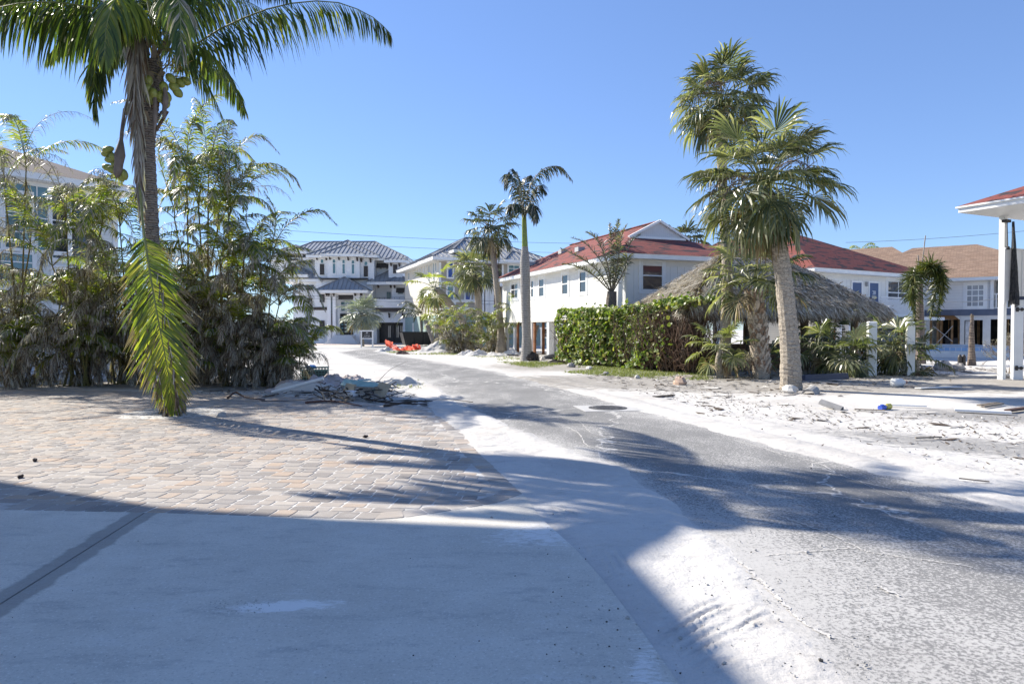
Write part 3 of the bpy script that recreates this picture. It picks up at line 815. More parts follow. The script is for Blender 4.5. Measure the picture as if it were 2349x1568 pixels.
def trunk_path(pts, radii, name, mat, parent, base, n=14, rings=60, seed=1, jit=0.05, ringjit=0.06):
    rng = random.Random(seed)
    c = spline(pts, rings); mb = MB()
    m = len(radii) - 1; rad = []
    for k in range(rings):
        s = m * k / (rings - 1); j = min(int(s), m - 1)
        r = radii[j] + (radii[j + 1] - radii[j]) * (s - j)
        rad.append(r * (1 + (ringjit if k % 2 else -ringjit) * 0.5 + rng.uniform(-ringjit, ringjit) * 0.5))
    mb.tube([p - base for p in c], rad, n, 0, True, rng, jit)
    return mb.build(name, mat, parent, smooth=False, uv=False)

# ---------------------------------------------------------------- the coconut palm in the drive
def coconut_palm():
    rng = random.Random(2)
    D = PALM.y
    base = V((PALM.x, D, 0))
    root = thing("coconut_palm", base, "tall coconut palm rising from the paver drive, green nuts below its crown", "palm tree")
    tp = [base + V((0, 0, -0.1)), at(396, 925, D), at(384, 860, D), at(366, 760, D), at(352, 600, D), at(345, 440, D), at(340, 330, D), at(346, 240, D), at(352, 140, D)]
    rm = [0.27, 0.225, 0.165, 0.14, 0.13, 0.125, 0.125, 0.15, 0.16]
    trunk_path(tp, rm, "trunk", BK_COCO, root, base, 18, 150, 4, 0.035, 0.075)
    # fibrous old leaf bases under the crown
    mb = MB()
    for k in range(26):
        a = k * 2.4; z = k / 26
        p = at(346, 300 - 210 * z, D) - base
        o = V((math.cos(a), math.sin(a), 0))
        mb.bar(p + o * 0.1, p + o * rng.uniform(0.2, 0.34) + UP * rng.uniform(0.12, 0.4), rng.uniform(0.07, 0.14), 0.025, rng.choice((0, 0, 1)), up=o)
    for k in range(90):
        a = rng.uniform(0, 6.28); p = at(346, rng.uniform(110, 330), D) - base; o = V((math.cos(a), math.sin(a), 0))
        q = p + o * rng.uniform(0.15, 0.3); e = q + V((rng.uniform(-.1, .1), rng.uniform(-.1, .1), rng.uniform(-0.35, 0.2)))
        mb.bar(p + o * 0.12, q, 0.012, 0.006, 1); mb.bar(q, e, 0.008, 0.005, 1)
    mb.build("leaf_bases", [FIBRE, RACHD], root, uv=False)
    mats = [RACH, L_COCO, L_HANG, L_DEAD, L_YEL]
    C = at(352, 105, D)
    def fr(name, P, n=110, ll=0.95, lw=0.05, pal=(1, 1, 1, 1, 2), **k):
        mb = MB()
        frond(mb, [p - base for p in P], n, ll, lw, rng, pal, rr=0.026, **k)
        return mb.build(name, mats, root, uv=False)
    cr = lambda xd, yd, dd=0.0: at(xd, yd, D + dd)
    # leaves as the photograph shows them
    fr("frond", [C, cr(425, 112, -.1), cr(520, 58, -.2), cr(640, 13, -.3), cr(760, 3, -.4), cr(850, 36, -.45), cr(897, 78, -.5)], 130, 1.08, 0.054, a0=66, a1=24, vee=-1.0, droop=1.5, stalk=0.13, tipm=(4, .25))
    fr("frond", [C, cr(300, 45, -.2), cr(200, 15, -.5), cr(90, 4, -.8), cr(-20, 22, -1.1), cr(-110, 80, -1.3)], 140, 1.35, 0.056, a0=68, a1=28, vee=-1.0, droop=1.7, stalk=0.1)
    fr("frond", [C, cr(290, 30, .6), cr(190, -10, 1.1), cr(60, -15, 1.6), cr(-60, 15, 2.0)], 130, 1.35, 0.056, a0=68, a1=28, vee=-1.0, droop=1.7, stalk=0.1)
    fr("frond", [C, cr(310, 50, .3), cr(262, 55, .5), cr(228, 120, .6), cr(215, 190, .7), cr(222, 268, .7)], 100, .9, 0.05, a0=58, a1=20, vee=-0.3, droop=1.2, pal=(1, 1, 2, 2), stalk=0.15)
    fr("frond", [C, cr(400, 122, .3), cr(448, 155, .5), cr(482, 205, .7), cr(515, 278, .8)], 64, 0.62, 0.033, a0=58, a1=18, vee=-0.3, droop=1.1, stalk=0.2, tipm=(4, .5))
    fr("frond", [C, cr(372, 20, -.3), cr(420, -60, -.6), cr(500, -90, -1.0), cr(590, -70, -1.3), cr(660, -20, -1.5)], 120, 1.2, 0.056, a0=66, a1=28, vee=-1.0, droop=1.6, stalk=0.14)
    fr("frond", [C, cr(335, 60, -.6), cr(300, 0, -1.3), cr(270, -10, -2.0), cr(245, 55, -2.5), cr(240, 130, -2.7)], 110, 1.0, 0.055, a0=60, a1=20, vee=-0.4, droop=1.3, pal=(1, 2, 2, 4), stalk=0.15)
    fr("frond", [C, cr(372, 40, -.8), cr(395, -20, -1.6), cr(410, 0, -2.2), cr(415, 70, -2.6), cr(412, 130, -2.7)], 80, 0.8, 0.038, a0=58, a1=20, vee=-0.4, droop=1.3, pal=(1, 1, 2, 3), stalk=0.18)
    fr("frond", [C, cr(335, 50, -.8), cr(300, 10, -1.3), cr(268, 60, -1.5), cr(252, 150, -1.5)], 110, 0.9, 0.05, a0=58, a1=20, vee=-0.5, droop=1.3, pal=(1, 2, 2, 2), stalk=0.15)
    fr("frond", [C, cr(372, 40, .3), cr(405, 0, .5), cr(470, -20, .8), cr(560, 0, 1.2), cr(640, 45, 1.5)], 110, 1.1, 0.052, a0=66, a1=28, vee=-1.0, droop=1.6, pal=(1, 1, 1, 2), stalk=0.15)
    fr("frond", [C, cr(320, 60, .6), cr(270, 40, 1.0), cr(210, 45, 1.4), cr(150, 80, 1.7), cr(110, 130, 1.9)], 110, 1.1, 0.052, a0=64, a1=26, vee=-.9, droop=1.5, pal=(1, 1, 2, 2), stalk=0.12)
    # leaves above the frame, whose shadows lie on the road
    for az, el, L, sg in ((0.2, 1.35, 4.3, 1.5), (2.2, 1.0, 4.2, 1.9), (3.3, 0.9, 4.3, 2.1), (5.3, 1.0, 4.4, 1.9), (2.8, 1.35, 3.8, 1.2), (4.6, 1.3, 3.8, 1.2), (1.6, 0.4, 4.2, 1.6)):
        fr("frond", arc(C + V((0, 0, 0.25)), az, el, L, sg, 6, rng.uniform(-.3, .3)), 96, 1.0, 0.055, a0=62, a1=24, vee=-0.3, droop=1.2, stalk=0.15)
    # a dead leaf hanging straight down, and the great yellowing one below it
    mb = MB()
    frond(mb, [p - base for p in (C, cr(322, 40, -.45), cr(311, 130, -.62), cr(314, 260, -.62), cr(320, 390, -.60), cr(324, 492, -.6))], 240, 0.8, 0.04, rng, (0, 0, 0, 1), nref=V((0, -1, 0.1)), a0=24, a1=12, vee=0.1, droop=1.3, stalk=0.04, rr=0.04, mr=2, wild=0.16)
    mb.build("dead_frond", [L_DEAD, L_BRN, RACHD], root, uv=False)
    mb = MB()
    pts = [p - base for p in (cr(320, 120, -.40), cr(318, 300, -.45), cr(322, 455, -.62), cr(338, 590, -.75), cr(362, 730, -.74), cr(385, 850, -.66), cr(399, 940, -.5))]
    pf = lambda q: 0.0 if q < 0.02 else min(1.0, 0.35 + 3.2 * q) * (1 - 0.70 * max(0, q - 0.5) / 0.5)
    frond(mb, pts, 150, 1.02, 0.040, rng, (1, 1, 3, 2), nref=V((0.1, -1, 0.15)), a0=60, a1=20, vee=0.06, droop=0.22, stalk=0.43, rr=0.034, prof=pf, wild=0.10, tipm=(3, .75), tipseg=(6, .8))
    # the left row is browned and curled at its ends
    for k in range(110):
        q = rng.uniform(0.5, 1.0); c = spline(pts, 40)[min(39, int(q * 39))]
        d = V((-0.55 if rng.random() < .6 else 0.45, -0.05, -0.8)).normalized()
        s = c + d * rng.uniform(0.45, 0.75) * (1.35 - q); e = s + V((rng.uniform(-.05, .05), rng.uniform(-.05, .05), -rng.uniform(.1, .28)))
        mb.bar(s, e, 0.016, 0.003, 4 if rng.random() < .6 else 5, up=(0, 1, 0))
    mb.build("hanging_frond", [RACH, L_HANG, L_COCO, L_YEL, L_BRN, L_DEAD, L_STRAW], root, uv=False)
    # nuts and spathes
    nutm = m_plain("green_nut", (0.20, 0.22, 0.045), 0.4, 0.35, 6)
    def nut(xd, yd, dd, sx=0.085, sz=0.115, tilt=0.0):
        mb = MB(); n = 12
        ax = V((math.sin(tilt), 0.15, -math.cos(tilt))).normalized()
        prof = [(-1, 0.03), (-.85, .5), (-.5, .88), (0, 1.0), (.45, .86), (.8, .5), (1, .06)]
        mb.tube([ax * (sz * z) for z, r in prof], [sx * r for z, r in prof], n, 0)
        o = mb.build("coconut", nutm, root, smooth=True, uv=False); o.location = cr(xd, yd, dd) - base
    for xd, yd, dd, t in ((383, 222, -.2, .3), (400, 200, -.25, .9), (412, 190, -.1, .9), (425, 186, 0, 1.2), (392, 180, -.3, .7), (376, 200, -.3, .1), (368, 222, -.3, 0), (380, 245 - 10, -.1, .2), (340, 186, -.38, -.2), (337, 205, -.42, -.4), (352, 214, -.4, .2), (328, 190, -.35, -.6), (408, 212, -.2, .7), (346, 226, -.35, 0)):
        nut(xd, yd, dd, tilt=t)
    for xd, yd, t in ((248, 343, 1.9), (246, 352, 1.7), (254, 366, 1.6), (248, 384, 1.4), (263, 360, 1.2), (266, 378, .8), (285, 400, .2), (258, 398 - 8, 1.2), (277, 404, .4)):
        nut(xd, yd, -.15 - .1 * rng.random(), 0.07, 0.115, t)
    spm = m_plain("dry_spathe", (0.15, 0.12, 0.10), 0.7, 0.3, 4)
    for P, r in (([cr(286, 250, -.2), cr(280, 300, -.3), cr(276, 345, -.3), cr(270, 395, -.32), cr(266, 408, -.32)], [.03, .035, .10, .06, .01]), ([cr(372, 175, -.3), cr(380, 220, -.35), cr(376, 262, -.35), cr(380, 272, -.35)], [.02, .055, .03, .005]), ([cr(354, 200, -.4), cr(356, 250, -.4), cr(352, 320, -.4)], [.03, .045, .005]), ([cr(345, 180, .1), cr(310, 230, -.1), cr(285, 262, -.2)], [.06, .05, .03])):
        mb = MB(); mb.tube([p - base for p in spline(P, 12)], [r[min(len(r) - 1, int(i / 11 * (len(r) - 1)))] * .5 + r[min(len(r) - 1, int(i / 11 * (len(r) - 1) + .5))] * .5 for i in range(12)], 8, 0)
        mb.build("spathe", spm, root, smooth=True, uv=False)
    mb = MB()
    for k in range(40):
        a = cr(rng.uniform(365, 420), rng.uniform(150, 175), -.2) - base; b = a + V((rng.uniform(-.1, .35), rng.uniform(-.2, .1), rng.uniform(-.1, .3)))
        mb.bar(a, b, 0.012, 0.008)
    mb.build("flower_stalks", m_plain("flower_stalk", (0.28, 0.23, 0.07), .7), root, uv=False)
coconut_palm()

# ---------------------------------------------------------------- areca clumps behind the drive
def areca(name, bx, by, tops, label, cat, group, seed, low=8, extra=(), lowh=3.9, ll=0.50, dry=0.5, lw=0.034, nl=50, flen=2.0, canes=True):
    """a clump of ringed canes, each topped with arching leaves, many storm-burnt and tattered"""
    rng = random.Random(seed)
    base = V((bx, by, 0))
    root = thing(name, base, label, cat, group=group)
    cn = MB(); lf = MB(); dd = MB()
    lm = [RACH, L_ARE, L_YEL, L_DEAD, L_BRN]
    all_tops = [V(t) - base for t in tops]
    for k in range(int(low * 1.8)):
        a = rng.uniform(0, 6.28); r = rng.uniform(0.3, 1.35)
        all_tops.append(V((math.cos(a) * r, math.sin(a) * r * 0.8, rng.uniform(0.4, lowh) * flen / 2.0)))
    for k, tp in enumerate(all_tops):
        b = V((rng.uniform(-.35, .35), rng.uniform(-.3, .3), -0.05))
        if tp.z > 1.0 or k < len(tops):
            mid = b.lerp(tp, 0.5) + V((b.x - tp.x, b.y - tp.y, 0)) * 0.12
            P = spline([b, mid, tp], 9)
            r0 = rng.uniform(.03, .045)
            cn.tube(P, [r0 * (1 - .5 * i / 8) for i in range(9)], 6, 0, True)
            dirn = (P[-1] - P[-2]).normalized()
        else: dirn = UP
        top_ = k < len(tops)
        nf = rng.randint(5, 6) if top_ else rng.randint(3, 5)
        az0 = rng.uniform(0, 6.28)
        lean = math.atan2(tp.y, tp.x) if math.hypot(tp.x, tp.y) > .5 else az0
        for j in range(nf):
            az = az0 + j * 2.4 + rng.uniform(-.3, .3)
            if rng.random() < .35: az = lean + rng.uniform(-.8, .8)
            el = R((82, 72, 62, 50, 38, 25)[j % 6] + rng.uniform(-8, 8))
            L = flen * rng.uniform(1.15, 1.5) if top_ else flen * rng.uniform(.75, 1.1); isd = rng.random() < (dry * .62 if top_ else dry)
            sag = rng.uniform(1.9, 2.9) + (0.5 if isd else 0)
            P = arc(tp, az, el, L, sag, 6, rng.uniform(-.4, .4))
            if isd:
                frond(dd, P, int(nl * .95), ll * .85, lw * .45, rng, (3, 3, 3, 4), a0=60, a1=25, vee=0.0, droop=1.1, stalk=.2, rr=.013, mr=5, wild=.5)
            else:
                frond(lf, P, nl + 6, ll, lw, rng, (1, 1, 2) if rng.random() < .62 else (2, 2, 1), a0=58, a1=24, vee=.15, droop=.8, stalk=.18, rr=.014, wild=.10, tipm=(3, .5), tipseg=(3, .35))
        # spent leaves hanging round the cane
        for j in range(rng.randint(4, 6) if k < len(tops) else 3):
            az = rng.uniform(0, 6.28); zt = tp.z * rng.uniform(.35, .98); q = V((b.x + (tp.x - b.x) * zt / max(tp.z, .1), b.y + (tp.y - b.y) * zt / max(tp.z, .1), zt))
            P = arc(q, az, R(rng.uniform(-35, 25)), min(flen * rng.uniform(.6, .95), zt * 1.1 + .3), 1.5, 5)
            P = [V((p.x, p.y, max(p.z, .05))) for p in P]
            frond(dd, P, int(nl * .8), ll * .8, lw * .42, rng, (3, 3, 4), a0=40, a1=20, vee=0, droop=2.0, stalk=.12, rr=.012, mr=5, wild=.45)
    for ePts, eM in extra:
        frond(lf, [q - base for q in ePts], 60, .5, .032, rng, eM, a0=55, a1=20, vee=.3, droop=.7, stalk=.1, rr=.016, wild=.12, tipm=(3, .6))
    if canes: cn.build("canes", CANE, root, uv=False)
    lf.build("green_fronds", lm, root, uv=False)
    dd.build("dead_fronds", lm + [RACHD], root, uv=False)
    return root
T = at
GA = "storm-burnt areca clumps along the drive"
areca("areca_palm", *G(40, 886)[:2], [T(60, 385, 18.6), T(10, 430, 19.4), T(70, 560, 19), T(130, 520, 19.5), T(-60, 480, 19)], "grey tattered areca clump at the drive's far left end, spindly canes above the roofline", "palm clump", GA, 31, 11, dry=.62, lowh=2.6)
areca("areca_palm", *G(185, 884)[:2], [T(150, 500, 19.2), T(205, 560, 19.6), T(235, 515, 19.2), T(120, 610, 18.8)], "areca clump with bright yellow-green upright leaves before the white siding of the left house", "palm clump", GA, 32, 11, dry=.45, lowh=2.6)
areca("areca_palm", *G(300, 880)[:2], [T(275, 520, 19.5), T(330, 600, 19.2), T(250, 640, 18.8)], "areca clump mostly hidden behind the coconut trunk, a sunlit lime frond curling left", "palm clump", GA, 33, 11, dry=.45, lowh=2.8)
areca("areca_palm", *G(455, 880)[:2], [T(428, 390, 18.8), T(478, 420, 19.4), T(400, 500, 18.9), T(500, 520, 19.6), T(530, 470, 19.0), T(455, 470, 19)], "tallest areca clump, right of the coconut palm, arching into the sky", "palm clump", GA, 34, 11, dry=.40, extra=[([T(470, 480, 18.9), T(505, 400, 18.8), T(560, 325, 18.7), T(600, 312, 18.7), T(640, 350, 18.7)], (1, 3, 3)), ([T(520, 480, 19), T(570, 420, 18.9), T(630, 390, 18.8), T(668, 400, 18.8), T(690, 432, 18.8)], (1, 2, 3)), ([T(420, 450, 18.8), T(400, 360, 18.8), T(385, 320, 18.7), T(362, 330, 18.7)], (1, 2, 2)), ([T(440, 430, 18.8), T(430, 330, 18.8), T(440, 280, 18.8), T(462, 300, 18.8)], (1, 3, 3)), ([T(470, 520, 18.6), T(520, 440, 18.5), T(560, 400, 18.4), T(578, 372, 18.4)], (2, 2, 1)), ([T(400, 480, 18.6), T(380, 420, 18.5), T(358, 320, 18.5)], (1, 1, 2))])
areca("areca_palm", *G(535, 884)[:2], [T(525, 500, 19.2), T(560, 590, 18.9), T(505, 600, 18.7), T(545, 650, 19.4)], "dense areca clump between the tallest one and the debris heap, green leaflets drooping low", "palm clump", GA, 35, 12, dry=.45, lowh=3.2, flen=1.7)
areca("areca_palm", *G(612, 884)[:2], [T(598, 620, 19.0), T(622, 660, 18.4), T(640, 700, 18.8)], "areca clump beside the debris heap, a dark plume leaning out before the white house", "palm clump", GA, 36, 12, dry=.5, lowh=2.5, flen=1.3, extra=[([T(610, 640, 18.6), T(640, 540, 18.4), T(690, 492, 18.3), T(735, 482, 18.3), T(770, 512, 18.3)], (1, 1, 4)), ([T(605, 640, 18.6), T(625, 560, 18.5), T(632, 490, 18.5), T(608, 440, 18.5)], (1, 1, 2)), ([T(615, 680, 18.4), T(650, 620, 18.2), T(700, 600, 18.1), T(735, 640, 18.1)], (3, 3, 2)), ([T(620, 700, 18.2), T(670, 660, 18.0), T(720, 660, 18.0), T(745, 710, 18.0)], (3, 3, 1)), ([T(620, 760, 18.2), T(660, 740, 18.0), T(700, 770, 17.9), T(720, 815, 17.9)], (1, 1, 3))])

# ---------------------------------------------------------------- fan palms
def sabal(name, bpts, radii, crown, label, cat, seed, nleaf=26, Lp=1.0, Ls=0.95, nseg=30, pal=None, bark=None, skirt=6, elmin=-45, group=None, boots=None, seeds=0, rings=50, thick=1.0, droop=0.6, biasaz=None, wk=1.0):
    rng = random.Random(seed)
    base = V((bpts[0].x, bpts[0].y, 0))
    root = thing(name, base, label, cat, group=group)
    pal = pal or [RACH, L_SAB, L_SABL, L_STRAW, L_BRN]
    if len(bpts) > 1:
        P = [bpts[0] + V((0, 0, -.12))] + list(bpts[1:])
        trunk_path(P, radii, "trunk", bark or BK_SAB, root, base, 14, rings, seed, .05, .02)
    C = crown - base
    mb = MB()
    for k in range(nleaf):
        f = (k + .5) / nleaf
        az = k * 2.39996 + rng.uniform(-.25, .25)
        if biasaz is not None and rng.random() < .4: az = biasaz + rng.uniform(-.9, .9)
        el = R(85 - (85 - elmin) * f ** .85 + rng.uniform(-10, 10))
        lp = Lp * rng.uniform(.75, 1.15)
        P = arc(C + V((math.cos(az), math.sin(az), 0)) * .08, az, el, lp, .55 + .6 * f, 4)
        fan(mb, P, Ls * rng.uniform(.85, 1.12), nseg, rng, (1, 1, 2) if f < .82 else (1, 3, 2), 0, rng.uniform(95, 125), droop * (.55 + .9 * f), .018 * thick, nref=UP, wk=wk)
    mb.build("crown", pal, root, uv=False)
    if skirt:
        mb = MB()
        for k in range(skirt):
            az = rng.uniform(0, 6.28)
            P = arc(C + V((math.cos(az) * .1, math.sin(az) * .1, -.15)), az, R(rng.uniform(-60, -20)), Lp * rng.uniform(.5, .8), 1.0, 4)
            fan(mb, P, Ls * .75, int(nseg * .7), rng, (3, 4, 4), 4, 70, 2.2, .014 * thick, split=.25, fray=.35)
        mb.build("dead_leaves", pal, root, uv=False)
    if seeds:
        mb = MB()
        for k in range(seeds):
            az = rng.uniform(0, 6.28); P = spline(arc(C + UP * .1, az, R(rng.uniform(0, 35)), Lp * 1.5, 1.6, 5), 12); mb.tube(P, [.014] * 12, 4, 0, False)
            for q in P[4:]:
                for _ in range(9):
                    d = V((rng.gauss(0, 1), rng.gauss(0, 1), rng.gauss(-.7, .8))).normalized(); mb.bar(q, q + d * rng.uniform(.12, .36), .008, .008)
        mb.build("seed_stalks", m_plain("dry_stalk", (.20, .145, .10), .8, .25, 6), root, uv=False)
    if boots:
        mb = MB(); zt, zb, r0, n = boots
        c = spline([p - base for p in bpts], 30)
        for k in range(n):
            z = zb + (zt - zb) * k / n; az = k * 2.39996 + rng.uniform(-.15, .15)
            p = min(c, key=lambda q: abs(q.z - z)); p = V((p.x, p.y, z)); o = V((math.cos(az), math.sin(az), 0)); tq = V((-o.y, o.x, 0))
            rr_ = r0 * rng.uniform(.9, 1.1)
            for sg in (-1, 1):
                mb.bar(p + o * rr_ * .78 + tq * (sg * .10), p + o * rr_ * 1.12 + UP * rng.uniform(.22, .34) + tq * (sg * .015), .075, .035, rng.choice((0, 0, 1)), up=o)
        mb.build("leaf_boots", [m_plain("old_boot", (0.46, 0.39, 0.31), .9, .35, 4), m_plain("brown_boot", (0.24, 0.165, 0.11), .9, .35, 4)], root, uv=False)
    return root
b = G(1815, 893)
d = b.y
sabal("cabbage_palm", [b, T(1812, 800, d), T(1803, 690, d), T(1790, 580, d), T(1775, 500, d), T(1758, 445, d)], [.30, .255, .235, .215, .20, .17], T(1752, 420, d),
      "stout leaning cabbage palm with tan chipped trunk, nearest the road on the right", "palm tree", 51, 60, 1.2, 1.05, 40, skirt=5, elmin=-60, rings=110, thick=1.3, seeds=4, droop=.85)
b = G(1662, 862); d = b.y
sabal("cabbage_palm", [b, T(1664, 780, d), T(1668, 640, d), T(1660, 480, d), T(1655, 350, d), T(1652, 255, d)], [.24, .20, .18, .165, .17, .2], T(1655, 232, d),
      "tallest cabbage palm, slim grey trunk behind the leaning one, brown seed stalks below its crown", "palm tree", 52, 48, 1.0, 1.0, 32, skirt=9, elmin=-40, rings=110, seeds=4, droop=.85)
b = G(1748, 868); d = b.y
sabal("cabbage_palm", [b, T(1742, 800, d), T(1735, 730, d), T(1728, 680, d)], [.27, .26, .27, .22], T(1728, 645, d),
      "short cabbage palm cased in criss-cross leaf boots, drooping green fans over the thatch", "palm tree", 53, 22, 1.05, 1.0, 36, skirt=2, elmin=-18, boots=(2.75, .1, .27, 150), thick=1.3, droop=.8)
b = G(1648, 865); d = b.y - .3
sabal("palmetto", [V((b.x, d, 0)), T(1648, 835, d), T(1652, 800, d)], [.13, .12, .08], T(1650, 800, d), "yellow-green young fan palm at the right end of the hedge", "palm", 54, 15, .75, .62, 22,
      pal=[RACH, m_leaf("lime_fan", [(0, (.15, .18, .05)), (.6, (.24, .27, .085)), (1, (.36, .36, .15))], .3, .4), L_SAB, L_STRAW, L_BRN], skirt=3, elmin=-35)
GP = "half-fallen palmettos by the white gate posts"
for xd, yd, cz, lab, sd, n, Ls_ in ((1868, 858, 800, "palmetto nearest the chipped trunk, spiky dark green leaves around its base", 55, 13, .8), (1945, 862, 812, "palmetto with a dark drooping fan above the navy parking bumper's right end", 56, 10, .95),
                             (2045, 858, 788, "pale bleached palmetto leaning between two white gate posts", 57, 15, .95), (1905, 850, 765, "palmetto standing tallest of the cluster, under the thatch's right post", 58, 9, .85), (2100, 860, 825, "low palmetto fan sprawling right, under the drooping foxtail palm", 59, 7, .8)):
    b = G(xd, yd)
    sabal("palmetto", [b, T(xd + 2, (yd + cz) / 2, b.y), T(xd, cz, b.y)], [.12, .11, .08], T(xd, cz, b.y), lab, "palm", sd, int(n * 1.4), .62, Ls_ * .92, 26, skirt=5, elmin=-40, group=GP, droop=.9)
b = G(1690, 868)
sabal("palmetto", [V((8.9, 24.2, 0)), V((8.9, 24.2, .3))], [.12, .1], V((8.9, 24.2, .35)), "dark strappy undergrowth palm between the booted trunk and the leaning trunk", "palm", 60, 9, .7, .7, 22, skirt=5, elmin=15)
# middle distance
b = G(1150, 809); d = b.y
sabal("cabbage_palm", [b, T(1149, 760, d), T(1140, 660, d), T(1132, 590, d), T(1127, 545, d)], [.45, .25, .22, .20, .17], T(1125, 525, d), "slim cabbage palm left of the royal palm, tuft of fans standing above drooping dark ones", "palm tree", 61, 28, 1.2, 1.2, 26,
      pal=[RACHD, L_SABL, L_SABL, L_STRAW, L_BRN], skirt=4, elmin=-55, thick=1.6, droop=1.1)
b = G(1099, 804); d = b.y
sabal("cabbage_palm", [b, T(1099, 740, d), T(1096, 680, d), T(1088, 630, d)], [.32, .26, .25, .22], T(1084, 618, d), "shaggy round-headed cabbage palm with straw skirt in front of the tan house", "palm tree", 62, 34, 1.15, 1.15, 24, pal=[RACH, L_SAB, L_SABL, L_STRAW, L_BRN], skirt=7, elmin=-50, thick=1.6)
d = 57.0
sabal("cabbage_palm", [T(1075, 790, d), T(1060, 735, d), T(1035, 700, d), T(1010, 670, d), T(998, 662, d)], [.36, .3, .28, .26, .2], T(995, 658, d), "cabbage palm leaning far left with a ragged straw crown, before the tan house", "palm tree", 63, 13, 1.3, 1.4, 22, pal=[RACH, L_SAB, L_YEL, L_STRAW, L_BRN], skirt=5, elmin=-50, thick=1.6)
b = G(832, 794); d = b.y
sabal("silver_palm", [b, T(830, 765, d), T(832, 735, d)], [.19, .15, .14], T(831, 720, d), "silvery fan palm with straw skirt beside the small white sign", "palm tree", 64, 34, 1.0, 1.35, 26, pal=[L_SIL, L_SIL, L_SIL, L_STRAW, L_STRAW], skirt=22, elmin=-40, thick=2, bark=BK_GREY, droop=.35)
d = 63.0
sabal("young_palm", [T(1013, 796, d), T(1012, 760, d), T(1010, 725, d)], [.16, .13, .12], T(1008, 718, d), "yellow-green young palm in front of the black skip", "palm tree", 65, 16, 1.2, 1.1, 18, pal=[RACH, L_YEL, L_SAB, L_STRAW, L_DEAD], skirt=5, elmin=-45, thick=1.8)
d = 70.0
sabal("fan_palm", [V((34, 52, 0)), V((34, 52, 5)), at(1568, 556, 52) * 1.0], [.2, .2, .2], at(1568, 560, 52), "dark palm top just showing over the red roof ridge", "palm tree", 66, 16, 1.0, 1.1, 18, pal=[RACH, L_SABL, L_SABL, L_STRAW, L_BRN], skirt=0) if False else None
b = at(1568, 553, 54)
sabal("fan_palm", [V((b.x, b.y, 0)), V((b.x, b.y, b.z * .5)), b], [.25, .2, .2], b, "dark palm top just showing over the red roof slope behind the white gable", "palm tree", 67, 18, .9, 1.3, 18, pal=[RACH, L_SABL, L_SABL, L_STRAW, L_BRN], skirt=0, elmin=-10)

# ---------------------------------------------------------------- feather palms farther off
def feather(name, bpts, radii, crown, label, cat, seed, fronds, ll, lw, nl, pal, bark, shaft=None, vee=.0, droop=.9, rr=.03, pmats=(1, 1, 2), rings=50, wild=.14, n=14, smooth=False, group=None):
    rng = random.Random(seed); base = V((bpts[0].x, bpts[0].y, 0))
    root = thing(name, base, label, cat, group=group)
    trunk_path([bpts[0] + V((0, 0, -.12))] + list(bpts[1:]), radii, "trunk", bark, root, base, n, rings, seed, .02, .02)
    if shaft:
        mb = MB(); P = spline([p - base for p in shaft[0]], 16)
        rs = shaft[1]; mb.tube(P, [rs[0] + (rs[1] - rs[0]) * i / 15 for i in range(16)], 16, 0)
        mb.build("crownshaft", shaft[2], root, smooth=True, uv=False)
    mb = MB()
    for P in fronds:
        frond(mb, [p - base for p in P], nl, ll, lw, rng, pmats, vee=vee, droop=droop, rr=rr, stalk=.1, wild=wild)
    mb.build("crown", pal, root, uv=False)
    return root
b = G(1207, 827); d = b.y
X = lambda x, y, dd=0: T(x, y, d + dd)
royal = feather("royal_palm", [b, X(1208, 815), X(1208, 770), X(1206, 700), X(1205, 640), X(1204, 600), X(1204, 566)], [.36, .31, .235, .25, .262, .25, .17], X(1200, 480),
        "royal palm with smooth pale grey trunk and green shaft, one long frond arching right", "palm tree", 71,
        [[X(1202, 495), X(1215, 430, -.3), X(1245, 388, -.5), X(1285, 382, -.6), X(1312, 412, -.6)], [X(1202, 495), X(1190, 440, -.2), X(1175, 405, -.4), X(1164, 400, -.5), X(1160, 430, -.6)], [X(1202, 495), X(1196, 440, .3), X(1185, 400, .5), X(1178, 388, .6)],
         [X(1203, 495), X(1200, 445, .5), X(1206, 410, .8), X(1216, 402, .9)], [X(1203, 495), X(1222, 450, .2), X(1236, 425, .4), X(1252, 440, .5)], [X(1202, 500), X(1186, 470, -.5), X(1176, 470, -.8), X(1170, 500, -.9)], [X(1203, 500), X(1218, 470, -.6), X(1226, 478, -.8), X(1228, 510, -.9)]],
        0.95, .07, 64, [RACHD, L_ROY, L_ROY, L_DEAD], BK_ROY, ([X(1204, 568), X(1203, 530), X(1202, 490)], (.165, .12), m_plain("green_shaft", (0.20, 0.26, 0.05), .4, .25, 3)), vee=-.1, droop=1.3, pmats=(1, 1, 1, 2, 3), rings=90, n=20)
# torn root ball at its foot
rb = MB(); r_ = random.Random(4); c = G(1215, 829) - V((b.x, b.y, 0))
for k in range(26): rb.bar(V((.1 + r_.uniform(0, .35), -.2, r_.uniform(.1, .45))), V((.2 + r_.uniform(0, .5), -.35 + r_.uniform(-.2, .3), r_.uniform(0, .15))), .07, .06)
rb.lump((.3, -.15, .15), .33, .25, .28, r_, 0, 9, 6, .3)
rb.build("root_ball", m_plain("root_dark", (.06, .048, .04), .95), royal, uv=False)

